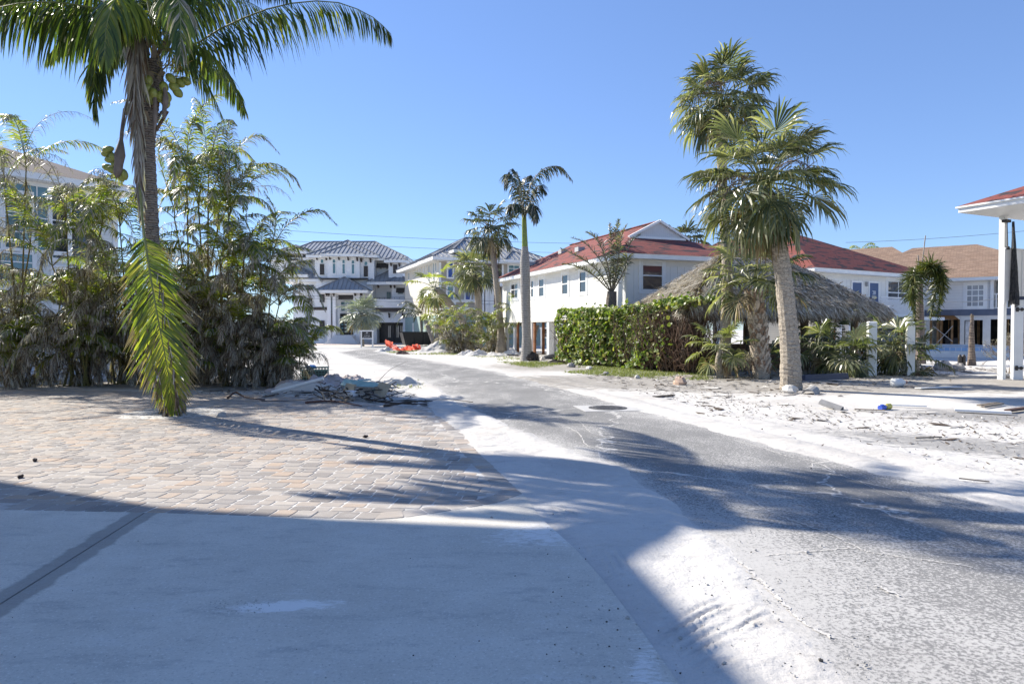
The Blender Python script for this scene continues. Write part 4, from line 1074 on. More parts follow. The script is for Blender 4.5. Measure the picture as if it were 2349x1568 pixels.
d = 72.0
feather("small_coconut", [T(966, 795, d), T(968, 760, d), T(965, 725, d)], [.26, .17, .15], T(965, 715, d), "small dark coconut palm before the teal side of the tan house", "palm tree", 72,
        [arc(T(965, 718, d), az, el, 3.3, 2.2, 5) for az, el in ((0, .9), (.7, .5), (1.6, 1.0), (2.5, .8), (3.2, .45), (3.9, .9), (4.6, .3), (5.4, .8), (5.9, .2), (3.5, .1), (1, 1.3))], .8, .07, 30, [RACH, L_ROY, L_ROY], BK_GREY, rr=.04, droop=1.0)
b = G(1185, 810); d = b.y
feather("thin_palm", [b, T(1186, 780, d), T(1180, 740, d), T(1182, 715, d)], [.16, .11, .10, .1], T(1182, 710, d), "thin ragged palm against the white wall, left of the royal palm trunk", "palm tree", 73,
        [arc(T(1182, 712, d), az, el, 2.0, 1.8, 5) for az, el in ((0.3, 1.2), (1.5, 1.3), (2.6, .7), (3.4, .3), (4.4, 1.2), (5.3, .4), (.1, .1))] + [arc(T(1184, 745, d), az, .3, 1.8, 2.2, 5) for az in (.2, 3.0, 4.4, 5.4)], .55, .045, 28, [RACH, L_ARE, L_YEL, L_DEAD], BK_SAB, droop=1.1, pmats=(1, 1, 2, 3))
b = G(1222, 812); d = b.y
feather("manila_palm", [b, T(1226, 780, d), T(1234, 745, d)], [.13, .09, .08], T(1235, 735, d), "small green palm with curved fronds tucked just right of the royal palm trunk", "palm tree", 74,
        [arc(T(1235, 738, d), az, el, 1.7, 2.5, 5) for az, el in ((0, .9), (.4, .5), (1.2, 1.1), (2.6, .9), (3.1, .6), (3.8, .9), (5.2, .9), (5.9, .7))], .5, .055, 26, [RACH, L_ARE, L_FOX], BK_GREY, droop=1.0)
d = 32.3
feather("triangle_palm", [T(1402, 800, d), T(1402, 705, d), T(1404, 668, d)], [.26, .27, .22], T(1404, 665, d), "triangle palm with stiff upright half-bare fronds before the long white wall", "palm tree", 75,
        [[T(1404, 672, d), T(1370, 620, d - .2), T(1325, 588, d - .4), T(1286, 570, d - .5)], [T(1404, 672, d), T(1385, 610, d + .2), T(1345, 560, d + .3), T(1312, 545, d + .3)], [T(1404, 672, d), T(1392, 600, d - .3), T(1368, 548, d - .5), T(1345, 532, d - .6)],
         [T(1404, 672, d), T(1408, 600, d + .3), T(1400, 545, d + .5), T(1398, 512, d + .5)], [T(1404, 672, d), T(1418, 600, d - .3), T(1425, 545, d - .5), T(1438, 515, d - .6)], [T(1404, 672, d), T(1428, 600, d), T(1448, 555, d + .2), T(1468, 538, d + .2)], [T(1404, 672, d), T(1360, 630, d - .4), T(1318, 610, d - .7), T(1290, 605, d - .9)],
         [T(1404, 672, d), T(1418, 590, d + .3), T(1412, 540, d + .3), T(1420, 505, d)], [T(1404, 672, d), T(1432, 620, d - .5), T(1440, 590, d - .9), T(1430, 640, d - 1.2)]],
        .50, .042, 70, [RACHD, L_SABL, L_SAB, L_DEAD], BK_COCO, vee=.55, droop=.35, rr=.035, pmats=(1, 1, 2, 3), wild=.25)
b = G(2112, 834); d = b.y
X = lambda x, y, dd=0: T(x, y, d + dd)
fx = feather("foxtail_palm", [b, X(2112, 790), X(2110, 710), X(2110, 645)], [.24, .2, .17, .12], X(2112, 635), "foxtail palm with collapsed bushy crown and a bare dead spear, by the empty pool", "palm tree", 76,
        [[X(2112, 640), X(2098, 628, -.3), X(2092, 660, -.5), X(2094, 700, -.6), X(2100, 745, -.6)], [X(2112, 635), X(2125, 612, -.2), X(2150, 620, -.4), X(2158, 660, -.4), X(2150, 735, -.4)], [X(2112, 635), X(2130, 612, .3), X(2148, 635, .4), X(2142, 690, .4), X(2135, 728, .4)], [X(2112, 640), X(2104, 625, .3), X(2100, 660, .5), X(2106, 715, .5)], [X(2112, 635), X(2135, 608, -.5), X(2160, 640, -.7), X(2160, 690, -.7)]],
        .80, .05, 190, [RACH, L_FOX, L_FOX, L_DEAD], m_bark("foxtail_bark", (.22, .18, .155), (.11, .09, .08), 16, .85, .3), vee=.3, droop=.45, pmats=(1, 1, 2), wild=.8)
sp = MB()
for a, e in (((2111, 640), (2123, 540)), ((2109, 640), (2106, 585)), ((2112, 640), (2118, 600))): sp.bar(X(*a) - V((b.x, b.y, 0)), X(*e) - V((b.x, b.y, 0)), .045, .02)
sp.build("dead_spear", m_plain("bleached_stalk", (.34, .30, .25), .7), fx, uv=False)
b = at(1975, 590, 66)
feather("far_palm", [V((b.x, b.y, 0)), V((b.x, b.y, b.z * .5)), b], [.2, .18, .15], b, "windblown palm top peeping over the right-hand red roof", "palm tree", 77, [arc(b, az, el, 3.0, 1.9, 5) for az, el in ((0, .5), (.4, .9), (-.3, .3), (3.3, .2), (2.6, .8), (1.5, 1.0), (4.7, .9), (0.1, .0), (-.6, .6))], .8, .08, 26, [RACH, L_HANG, L_YEL], BK_GREY, rr=.04)

# broken trunks
def stump(name, pts, rad, label, bark, seed, group=None):
    base = V((pts[0].x, pts[0].y, 0)); rng = random.Random(seed)
    root = thing(name, base, label, "tree trunk", group=group)
    trunk_path([pts[0] + V((0, 0, -.1))] + pts[1:], rad, "trunk", bark, root, base, 12, 40, seed, .03, .02)
    mb = MB(); top = pts[-1] - base
    for k in range(7): a = k * .9; mb.bar(top + V((math.cos(a), math.sin(a), 0)) * rad[-1] * .7, top + V((math.cos(a), math.sin(a), 0)) * rad[-1] * .8 + UP * rng.uniform(.05, .2), .05, .02)
    mb.build("splinters", RACHD, root, uv=False)
b = G(2229, 838); d = b.y
stump("dead_trunk", [b, T(2229, 800, d), T(2229, 760, d), T(2230, 728, d)], [.19, .13, .10, .06], "headless tapering palm trunk standing before the empty pool", m_bark("snag_bark", (.21, .17, .14), (.10, .08, .07), 16, .85, .3), 81)
d = 61.0
for (x0, y0, x1, y1), lab, sd in (((1000, 797, 977, 738), "broken grey trunk leaning left beside the orange mesh", 82), ((1003, 797, 1001, 745), "upright broken grey trunk between two leaning ones", 83), ((1010, 797, 1030, 752), "broken grey trunk leaning right towards the dried bush", 84)):
    stump("cut_trunk", [T(x0, y0, d), T((x0 + x1) / 2, (y0 + y1) / 2, d), T(x1, y1, d)], [.24, .2, .18], lab, BK_GREY, sd, "broken palm trunks by the orange mesh")

# dried bushes in the middle distance
areca("areca_bush", *G(1054, 810)[:2], [T(1040, 740, 47), T(1070, 735, 47), T(1085, 745, 47.5), T(1025, 755, 46.5), T(1055, 728, 47)], "big grey dried areca bush left of the slim cabbage palm", "palm bush", None, 41, 12, ll=.5, dry=.62, lw=.05, nl=20, flen=1.35, lowh=2.6)
areca("areca_bush", *G(1128, 807)[:2], [T(1118, 755, 48), T(1140, 760, 48.5), T(1125, 745, 48)], "yellow-green drooping areca bush tucked behind the slim cabbage palm trunk", "palm bush", None, 42, 8, ll=.5, dry=.35, lw=.05, nl=18, flen=1.4, lowh=2.2)

# ---------------------------------------------------------------- sea grape hedge
def hedge():
    rng = random.Random(9)
    A0, A1 = V((2.75, 33.9, 0)), V((7.05, 25.3, 0))
    ax = (A1 - A0).normalized(); nx = V((-ax.y, ax.x, 0)) * -1
    L = (A1 - A0).length
    root = thing("sea_grape_hedge", (A0 + A1) / 2, "clipped sea grape hedge of round green leaves, its right end bare brown twigs", "hedge", rz=0)
    O = (A0 + A1) / 2
    MG = [m_leaf("sea_grape", [(0, (.09, .145, .035)), (.5, (.18, .25, .06)), (.85, (.30, .34, .10)), (1, (.46, .42, .16))], .42, .42, .4), m_leaf("sea_grape_red", [(0, (.20, .09, .04)), (1, (.28, .17, .06))], .25, .4)]
    lf = MB(); tw = MB(); fb = fbm2(rng)
    TWM = [m_plain("hedge_twig", (.12, .085, .06), .85), m_plain("hedge_twig_red", (.16, .095, .06), .85)]
    for k in range(9800):
        u = rng.random()
        H = 2.40 + .22 * u + .26 * fb(u * 17, 3) + (.3 * rng.random() if rng.random() < .03 else 0)
        thin = max(0, (u - .74) / .26)
        face_ = rng.random()
        dep = .85 + .15 * fb(u * 14, 1.3)
        if face_ < .52: s = -dep + abs(rng.gauss(0, .12)); z = rng.uniform(.12, H)
        elif face_ < .78: s = rng.uniform(-dep, dep); z = H - abs(rng.gauss(0, .12)) + .1
        elif face_ < .86: s = dep - abs(rng.gauss(0, .1)); z = rng.uniform(.1, H)
        else: s = rng.uniform(-dep, dep); z = rng.uniform(.2, H)
        if u < .012 + .02 * rng.random(): s *= .8
        if thin > 0 and z < H - .32 and rng.random() < .55 + .6 * thin and not (z < 1.3 and u < .80 and rng.random() < .5): continue
        s += .26 * fb(u * 30, z * 2.5); z += .12 * fb(z * 5, u * 55)
        if z < .5 and rng.random() < .35: continue
        p = A0 + ax * (u * L + rng.gauss(0, .05)) - nx * 0 + nx * (-s) + UP * z - O
        r = rng.choice((.04, .06, .075, .085, .10)) * rng.uniform(.85, 1.15)
        n_ = (nx * rng.gauss(.55, .5) + UP * rng.gauss(.45, .45) + ax * rng.gauss(0, .5)).normalized()
        a = n_.cross(UP if abs(n_.z) < .9 else ax).normalized(); c = n_.cross(a)
        i0 = len(lf.v); cup = rng.uniform(-.012, .02)
        lf.v.append(tuple(p - n_ * cup))
        for j in range(7):
            q = p + (a * math.cos(j * .8976) + c * math.sin(j * .8976)) * r * rng.uniform(.92, 1.05); lf.v.append(tuple(q))
        m = 1 if rng.random() < .02 else 0
        for j in range(7): lf.idx((i0, i0 + 1 + j, i0 + 1 + (j + 1) % 7), m)
    for k in range(900):
        u = rng.random() if rng.random() < .45 else rng.uniform(.68, 1.0)
        p = A0 + ax * (u * L) + nx * rng.uniform(-.7, .7) - O + UP * rng.uniform(0, .4); m = rng.choice((0, 1)); wd = rng.uniform(.018, .034)
        for s in range(4):
            q = p + V((rng.uniform(-.3, .3), rng.uniform(-.3, .3), rng.uniform(.25, .72)))
            if q.z > 2.6: break
            tw.bar(p, q, wd, wd, m); wd *= .78
            for _ in range(2): tw.bar(q, q + V((rng.uniform(-.35, .35), rng.uniform(-.35, .35), rng.uniform(-.15, .35))), wd * .6, wd * .6, m)
            p = q
    lf.build("leaves", MG, root, uv=False); tw.build("branches", TWM, root, uv=False)
hedge()
def dry_shrub(xd, yd, h, label, seed, leafy=0):
    rng = random.Random(seed); b = G(xd, yd); root = thing("dry_shrub", b, label, "shrub"); mb = MB(); lf = MB()
    def grow(p, d, L, w_, lv):
        q = p + d * L; mb.bar(p, q, w_, w_)
        if lv == 0:
            for _ in range(leafy):
                c = q + V((rng.gauss(0, .05), rng.gauss(0, .05), rng.gauss(0, .05))); s = .025
                lf.face([c + V((rng.uniform(-s, s), rng.uniform(-s, s), rng.uniform(-s, s))) for _ in range(4)])
            return
        for _ in range(3): grow(q, (d + V((rng.gauss(0, .5), rng.gauss(0, .5), rng.gauss(.05, .35)))).normalized(), L * rng.uniform(.6, .9), w_ * .7, lv - 1)
    for k in range(6):
        a = rng.uniform(0, 6.28); grow(V((0, 0, 0)), V((math.cos(a) * .5, math.sin(a) * .5, 1)).normalized(), h * .32, .02, 3)
    mb.build("twigs", m_plain("shrub_twig", (.20, .165, .13), .9), root, uv=False)
    if leafy: lf.build("leaves", L_DEAD, root, uv=False)
dry_shrub(2312, 862, 1.6, "bare twiggy shrub between the two white posts on the right", 91, 2)
dry_shrub(2380, 866, 2.2, "brown half-leafed shrub at the right edge behind the navy-capped post", 92, 5)
dry_shrub(1725, 868, .9, "thin dark shrub at the foot of the booted palm", 93, 4)

# ================================================================== BUILDINGS
WHITE = m_plain("white_paint", (0.80, 0.80, 0.78), 0.5, 0.04, 1.5)
CREAMT = m_plain("cream_trim", (0.72, 0.70, 0.64), 0.55, 0.04, 1.5)
def m_glass(name, c, rough=0.05):
    t = NT(name); nz = t.noise(t.obj(), 1.3, 4)
    t.pbr(t.mix(nz, mul(c, .6), mul(c, 1.4)), rough, None, 0.0, 0.8); return t.m
GLASS = m_glass("window_glass", (0.035, 0.042, 0.05))
GLASST = m_glass("tinted_glass", (0.10, 0.20, 0.22))
GLASSB = m_glass("dark_screen", (0.012, 0.012, 0.014), .6)
BLUEG = m_plain("blue_film", (0.02, 0.07, 0.30), .3, .1)
DARKM = m_plain("dark_bronze", (0.035, 0.030, 0.028), 0.55, 0.15, 4)
BROWNT = m_plain("brown_beam", (0.055, 0.042, 0.036), 0.6, 0.2, 4)
WOOD = m_bark("raw_stud", (.40, .25, .13), (.24, .14, .07), 4, .8, .1)
WOODR = m_bark("stained_stud", (.26, .115, .055), (.15, .065, .03), 4, .8, .1)
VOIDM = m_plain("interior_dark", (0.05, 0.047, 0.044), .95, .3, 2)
NAVY = m_plain("navy_paint", (0.018, 0.03, 0.075), .45, .15, 3)
SLATEB = m_plain("slate_blue_paint", (0.10, 0.125, 0.18), .5, .12, 2)
METROOF = None

class House:
    def __init__(s, name, origin, rz, label, cat="house"):
        s.o = V(origin); s.rz = rz
        s.root = thing(name, origin, label, cat, rz)
        s.x = V((math.cos(rz), math.sin(rz), 0)); s.y = V((-math.sin(rz), math.cos(rz), 0))
    def loc(s, p):
        d = V(p) - s.o; return V((d.dot(s.x), d.dot(s.y), d.z))
    def pick(s, face, val, xd, yd):
        n = s.y if face == 'F' else s.x
        return s.loc(hit(xd, yd, s.o + n * val, n))
    def basis(s, face, val):
        if face == 'F': return (V((0, val, 0)), V((1, 0, 0)), V((0, -1, 0)))
        if face == 'L': return (V((val, 0, 0)), V((0, -1, 0)), V((-1, 0, 0)))
        if face == 'R': return (V((val, 0, 0)), V((0, 1, 0)), V((1, 0, 0)))
        return (V((0, val, 0)), V((-1, 0, 0)), V((0, 1, 0)))
    def window(s, B, r, z, wd, ht, rows=2, cols=1, frame=None, glass=None, fw=.07, trim=.0, name="window", split=.5):
        """frame standing 4 cm proud, panes set back inside it"""
        mb = MB(); f = fw
        x0, x1, z0, z1 = r - wd / 2, r + wd / 2, z - ht / 2, z + ht / 2
        for a in ((x0, x0 + f, z0, z1), (x1 - f, x1, z0, z1), (x0 + f, x1 - f, z0, z0 + f), (x0 + f, x1 - f, z1 - f, z1)):
            mb.fbox(B, a[0], a[1], -.01, .045, a[2], a[3])
        for k in range(1, rows):
            zz = z0 + ht * (split if rows == 2 else k / rows); mb.fbox(B, x0 + f, x1 - f, -.01, .038, zz - f * .4, zz + f * .4)
        for k in range(1, cols):
            xx = x0 + wd * k / cols; mb.fbox(B, xx - f * .3, xx + f * .3, -.01, .034, z0 + f, z1 - f)
        if trim:
            t_ = trim
            for a in ((x0 - t_, x0, z0 - t_, z1 + t_), (x1, x1 + t_, z0 - t_, z1 + t_), (x0, x1, z0 - t_, z0), (x0, x1, z1, z1 + t_)): mb.fbox(B, a[0], a[1], -.01, .028, a[2], a[3])
        o = mb.build(name, frame or WHITE, s.root)
        p = MB(); p.fbox(B, x0 + f * .5, x1 - f * .5, -.03, .012, z0 + f * .5, z1 - f * .5)
        pane = p.build("pane", glass or GLASS, s.root); pane.parent = o
        return o
    def part(s, mb, name, mats, **k): return mb.build(name, mats, s.root, **k)

def roof_hip(x0, x1, y0, y1, z, ra, rb, zr, fasc=.2, along='y', ribs=0.0, mats=None, dutch=None, soff=.02):
    """hip roof: sloping planes, boxed fascia and soffit; ribs = standing seams"""
    mb = MB()
    c = [V((x0, y0, z)), V((x1, y0, z)), V((x1, y1, z)), V((x0, y1, z))]
    A_, B_ = V((ra[0], ra[1], zr)), V((rb[0], rb[1], zr))
    if dutch:
        g0, g1, _ = dutch
        faces = [[c[0], c[1], g1, g0], [c[1], c[2], B_, A_, g1], [c[2], c[3], B_], [c[3], c[0], g0, A_, B_]]
    elif along == 'y': faces = [[c[0], c[1], A_], [c[1], c[2], B_, A_], [c[2], c[3], B_], [c[3], c[0], A_, B_]]
    else: faces = [[c[0], c[1], B_, A_], [c[1], c[2], B_], [c[2], c[3], A_, B_], [c[3], c[0], A_]]
    for f in faces:
        f = [p for i, p in enumerate(f) if (p - f[i - 1]).length > 1e-4]
        if len(f) < 3: continue
        mb.face(f, 0)
        if ribs:
            n = (f[1] - f[0]).cross(f[2] - f[0]).normalized(); 
            if n.z < 0: n = -n
            u = UP.cross(n).normalized(); v = n.cross(u); o = f[0]
            P2 = [((p - o).dot(u), (p - o).dot(v)) for p in f]
            us = [p[0] for p in P2]; k = math.ceil(min(us) / ribs)
            while k * ribs < max(us):
                uu = k * ribs; vs = []
                for i in range(len(P2)):
                    a, b = P2[i - 1], P2[i]
                    if (a[0] > uu) != (b[0] > uu): vs.append(a[1] + (b[1] - a[1]) * (uu - a[0]) / (b[0] - a[0]))
                if len(vs) >= 2 and max(vs) - min(vs) > .15:
                    mb.bar(o + u * uu + v * min(vs) + n * .03, o + u * uu + v * max(vs) + n * .03, .045, .06, 2, up=n)
                k += 1
    if ribs:
        for a, b in ((c[0], A_), (c[1], A_ if along == 'y' else B_), (A_, B_), (c[2], B_), (c[3], B_ if along == 'y' else A_)):
            if (a - b).length > .2: mb.bar(a + UP * .04, b + UP * .04, .16, .08, 2)
    b = .03
    q = [(x0 + b, y0 + b), (x1 - b, y0 + b), (x1 - b, y1 - b), (x0 + b, y1 - b)]
    for i in range(4):
        a_, b_ = q[i], q[(i + 1) % 4]
        mb.face([(a_[0], a_[1], z - fasc), (b_[0], b_[1], z - fasc), (b_[0], b_[1], z), (a_[0], a_[1], z)], 1)
    mb.face([(x0, y0, z - .002), (x1, y0, z - .002), (x1, y1, z - .002), (x0, y1, z - .002)][::-1], 1)
    mb.face([(p[0], p[1], z - fasc) for p in q][::-1], 1)
    return mb

# ---------------------------------------------------------------- red-roofed house 1, long white wall on posts
RED = m_shingle("red_shingle", ((0.185, 0.050, 0.040), (0.25, 0.075, 0.06), (0.21, 0.085, 0.07)), (0.05, 0.038, 0.04))
T111 = m_siding("white_grooved_sheet", (0.76, 0.75, 0.70), 0.405, .6, True, .06)
def red_house(name, O, far, label, L=17.4, W=9.0, back_only=False, zf=2.33, ze=5.2, zr=7.45, dx=0.0, dutch=True):
    d = (V(far) - V(O)); rz = math.atan2(d.y, d.x) - PI / 2
    H = House(name, O, rz, label)
    mb = MB(); mb.box(0, W, 0, L, zf, ze - .02); H.part(mb, "wall", T111)
    mb = MB()
    B_ = H.basis('L', 0); mb.fbox(B_, -L, 0, 0, .02, ze - .5, ze - .19); mb.fbox(H.basis('F', 0), 0, W, 0, .02, ze - .5, ze - .19)
    for B_, r in ((H.basis('L', 0), -.05), (H.basis('F', 0), .05)): mb.fbox(B_, r - .05, r + .05, .0, .025, zf, ze - .5)
    H.part(mb, "frieze_trim", CREAMT)
    ov = .55; xm = W / 2 + dx; k = (zr - ze) / (xm + ov)
    yg = 3.3; f = .58
    g0 = V((-ov + f * (xm + ov), yg, ze + f * (zr - ze))); g1 = V((W + ov - f * (W + ov - xm), yg, ze + f * (zr - ze)))
    rb = (xm, L - 3.0)
    mb = roof_hip(-ov, W + ov, -ov, L + ov, ze, (xm, yg if dutch else yg + 1.5), rb, zr, .22, 'y', 0, None, (g0, g1, 0) if dutch else None)
    rf = H.part(mb, "roof", [RED, WHITE, WHITE])
    if not dutch: return H
    mb = MB(); A_ = V((xm, yg, zr))
    mb.face([g0 + V((0, .01, 0)), g1 + V((0, .01, 0)), A_ + V((0, .01, 0))], 0)
    for a, b in ((g0, A_), (A_, g1)): mb.bar(a + V((0, -.05, .02)), b + V((0, -.05, .02)), .12, .18, 1, up=(0, -1, 0))
    mb.bar(g0 + V((.2, -.03, .04)), g1 + V((-.2, -.03, .04)), .1, .12, 1)
    o = mb.build("gable", [m_siding("gable_board", (.62, .62, .62), .12, .6, True, .05), WHITE], H.root); o.parent = rf
    mb = MB(); mb.bar((xm, yg, zr + .02), (xm, L - 3, zr + .02), .22, .05); o = mb.build("ridge_cap", RED, H.root); o.parent = rf
    return H
def deck_posts(H, W, L, zf, ys, xs, m=None):
    for y in ys:
        for x in xs:
            mb = MB(); mb.box(x - .16, x + .16, y - .16, y + .16, -.05, zf); H.part(mb, "post", WHITE)
H1 = red_house("stilt_house", (5.4, 32.4, 0), (-0.62, 48.6, 0), "long white house on posts with a dutch-gabled red roof, torn shingles showing dark", W=7.8)
for xd, yd, wd, ht, rows, cols in ((1181, 664, 1.35, 1.25, 2, 2), (1243, 658, .85, 1.25, 2, 1), (1297, 651, .85, 1.25, 2, 1), (1338, 645, .85, 1.25, 2, 1), (1222, 661, .5, 1.2, 2, 1)):
    p = H1.pick('L', 0, xd, yd); H1.window(H1.basis('L', 0), -p.y, p.z, wd, ht, rows, cols, trim=.12)
p = H1.pick('F', 0, 1496, 632); H1.window(H1.basis('F', 0), p.x, p.z, 1.2, 1.45, 2, 1, trim=.14)
mb = MB(); mb.box(-.02, 7.82, -.02, 17.42, 2.12, 2.33); H1.part(mb, "floor_beam", CREAMT)
deck_posts(H1, 7.8, 17.4, 2.12, (17.2, 15.2, 12.2, 9.4, 6.4, 3.2, .2), (.2, 3.9, 7.6))
for x, y in ((.11, 14.65), (.11, 11.65), (1.36, 13.2)):
    mb = MB(); mb.box(x - .06, x + .06, y - .1, y + .1, 0, 2.12); H1.part(mb, "wood_post", WOODR)
# rafters vents and pipes on the roof
for fy, fz in ((14.5, .35), (12.0, .62), (8.4, .5)):
    x = -.55 + fz * (3.9 + .55); z = 5.2 + fz * (7.45 - 5.2)
    mb = MB(); mb.box(x - .22, x + .22, fy - .25, fy + .25, z - .05, z + .22); H1.part(mb, "roof_vent", m_plain("vent_grey", (.42, .42, .42), .5, .1))

# ---------------------------------------------------------------- red-roofed house 2 with the blue doors
P2 = V((18.5, 40.4, 0)); Q2 = V((27.3, 45.6, 0))
ux2 = (Q2 - P2).normalized(); rz2 = math.atan2(ux2.y, ux2.x)
H2 = red_house("stilt_house", P2 - ux2 * 1.2, P2 - ux2 * 1.2 + V((-ux2.y, ux2.x, 0)) * 10, "white apartment house with blue doors and a patched red hip roof, half behind the thatch", 14, 11.8, zf=2.45, ze=5.2, zr=8.2, dx=-1.7, dutch=False)
BF = H2.basis('F', 0)
for xd, yd0, yd1, num in ((1965, 648, 720, None), (2004, 649, 720, "28")):
    p = H2.pick('F', 0, xd, yd0); q = H2.pick('F', 0, xd, yd1)
    mb = MB(); z0, z1 = 2.5, p.z
    mb.fbox(BF, p.x - .46, p.x + .46, -.02, .03, z0, z1); dr = H2.part(mb, "door", SLATEB if False else m_plain("blue_door", (.045, .085, .19), .45, .08))
    mb = MB()
    for a in ((p.x - .58, p.x - .46, z0, z1 + .1), (p.x + .46, p.x + .58, z0, z1 + .1), (p.x - .46, p.x + .46, z1, z1 + .1)): mb.fbox(BF, a[0], a[1], -.02, .045, a[2], a[3])
    o = mb.build("door_frame", WHITE, H2.root); o.parent = dr
    mb = MB(); mb.fbox(BF, p.x - .40, p.x - .35, .03, .09, z0 + .95, z0 + 1.05); o = mb.build("handle", m_plain("steel_knob", (.5, .5, .5), .3, .05, 3, 0, 1.0), H2.root); o.parent = dr
    if num:
        o = text_mesh(num, .34, "door_number", m_plain("white_letter", (.85, .85, .85), .5, .02), H2.root, (p.x, -.036, z1 - .62), (PI / 2, 0, 0)); o.parent = dr
        mb = MB(); mb.fbox(BF, p.x - .22, p.x + .22, .03, .05, z1 - .98, z1 - .80); o = mb.build("door_plate", m_plain("door_plate", (.55, .5, .38), .5, .1, 9), H2.root); o.parent = dr
p = H2.pick('F', 0, 1986, 651); mb = MB(); mb.fbox(BF, p.x - .06, p.x + .06, 0, .16, p.z - .15, p.z + .12); H2.part(mb, "wall_lamp", m_plain("lamp_grey", (.4, .4, .4), .4))
p = H2.pick('F', 0, 2060, 667); H2.window(BF, p.x, p.z + .05, 2.5, 1.45, 2, 2, trim=.1, fw=.09, split=.38)
mb = MB(); mb.box(-.3, 12.1, -1.15, 0, 2.25, 2.45); H2.part(mb, "gallery_floor", WHITE)
pr0, pr1 = H2.pick('F', -1.0, 2022, 705), H2.pick('F', -1.0, 2090, 705)
mb = MB(); xa, xb = pr0.x, pr1.x + 1.0
Bq = H2.basis('F', -1.0)
n = int((xb - xa) / .115)
for k in range(n + 1):
    x = xa + (xb - xa) * k / n; mb.bar((x - .06, -1.22, 2.5), (x, -.95, 3.62), .03, .03)
mb.bar((xa, -.95, 3.62), (xb, -.95, 3.62), .06, .06); mb.bar((xa - .06, -1.22, 2.52), (xb - .06, -1.22, 2.52), .06, .06)
H2.part(mb, "leaning_railing", WHITE)
mb = MB(); mb.box(-.2, 12, -.02, .06, 1.72, 2.25); H2.part(mb, "apron_board", m_siding("cream_grooved", (.62, .59, .50), .405, .6, True))
mb = MB(); mb.box(-.2, 12, -.0, .10, 1.60, 1.72); H2.part(mb, "dark_lintel", BROWNT)
pa, pb = H2.pick('F', 0.3, 2003, 760), H2.pick('F', .3, 2058, 760)
mb = MB(); mb.box(pa.x, pb.x, .3, .42, 0, 1.6); H2.part(mb, "grey_wall", m_siding("grey_grooved", (.30, .30, .30), .405, .7, True))
pa, pb = H2.pick('F', 0.3, 2062, 760), H2.pick('F', .3, 2100, 760)
mb = MB(); mb.box(pa.x, pb.x + .4, .32, .4, 0, 1.95); H2.part(mb, "plywood_infill", WOODR)
for xd in (1890, 1925, 1945, 2077, 2110):
    p = H2.pick('F', -1.0, xd, 780); mb = MB(); mb.box(p.x - .1, p.x + .1, -1.1, -.9, -.05, 2.25); H2.part(mb, "post", SLATEB if xd > 2000 else WHITE)
for k in range(8):
    p = H2.pick('F', 2.5, 1880 + k * 16, 780); mb = MB(); mb.box(p.x - .06, p.x + .06, 2.4, 2.52, 0, 2.4); H2.part(mb, "stud", WOOD)
mb = MB(); mb.fbox(BF, H2.pick('F', 0, 2017, 736).x - .12, H2.pick('F', 0, 2017, 736).x + .12, .02, .08, 1.9, 2.15); H2.part(mb, "meter_box", m_plain("meter_tan", (.42, .36, .17), .5))
p = H2.pick('F', -1.16, 2064, 725); mb = MB(); mb.box(p.x - .16, p.x + .1, -1.32, -1.15, 2.29, 2.42); H2.part(mb, "floodlight", DARKM)

# ---------------------------------------------------------------- orange-roofed house
ORG = m_shingle("tan_shingle", ((0.18, 0.115, 0.08), (0.37, 0.255, 0.18), (0.14, 0.10, 0.08)), None, .15, .36)
LAP = m_siding("white_lap", (.74, .735, .71), .2, .6)
O3 = at(2112, 700, 49.5); O3.z = 0
F3 = at(2349, 700, 46.0); ux3 = V((F3.x - O3.x, F3.y - O3.y, 0)).normalized(); rz3 = math.atan2(ux3.y, ux3.x)
H3 = House("gutted_house", O3, rz3, "white lap-sided house with tan shingle roof, its ground floor stripped to studs, behind the pool")
p = H3.pick('F', 0, 2273, 700); xw = p.x
mb = MB(); mb.box(-4, xw, 0, 9, 3.05, 5.25); mb.box(xw, xw + 9, 1.8, 9, 3.05, 5.25); H3.part(mb, "wall", LAP)
zr = H3.pick('F', 5, 2240, 567).z; xr0 = H3.pick('F', 5, 2085, 580).x; xr1 = H3.pick('F', 5, 2241, 567).x
mb = roof_hip(-5.5, xw + 5.2, -.7, 10.2, 5.25, (-1.0, 4.75), (xr1, 4.75), 8.05, .22, 'x'); H3.part(mb, "roof", [ORG, WHITE, WHITE])
mb = roof_hip(-14, 1.2, 2.0, 14, 5.6, (-9, 8), (-2.8, 8), 8.6, .3, 'x'); H3.part(mb, "rear_roof", [ORG, SLATEB, SLATEB])
mb = MB(); mb.box(-13.4, .6, 2.6, 13.4, 0, 5.4); H3.part(mb, "rear_wall", LAP)
mb = MB(); mb.box(-4, xw + 9, -.06, 9, 2.62, 3.05); H3.part(mb, "blue_beam", SLATEB)
B3 = H3.basis('F', 0)
p = H3.pick('F', 0, 2237, 678); H3.window(B3, p.x, p.z, 1.1, 1.6, 4, 3, fw=.09, trim=.14, glass=m_glass("curtained_glass", (.30, .31, .33), .15))
# balcony
mb = MB()
n = 44
for k in range(n): x = xw + .1 + k * .2; mb.bar((x, -.02, 3.15), (x, -.02, 4.05), .07, .04)
mb.bar((xw, -.02, 4.08), (xw + 9, -.02, 4.08), .09, .09); mb.bar((xw, -.02, 3.12), (xw + 9, -.02, 3.12), .09, .07)
H3.part(mb, "balcony_railing", WHITE)
for k in (.06, 2.9, 5.8): mb = MB(); mb.box(xw + k - .1, xw + k + .1, -.12, .10, 3.05, 5.05); H3.part(mb, "balcony_post", WHITE)
mb = MB(); mb.fbox(H3.basis('F', 1.8), xw + .3, xw + 1.3, -.02, .05, 3.05, 5.0); mb.fbox(H3.basis('F', 1.8), xw + 2.4, xw + 4.2, -.02, .05, 3.05, 5.0); H3.part(mb, "balcony_door", GLASS)
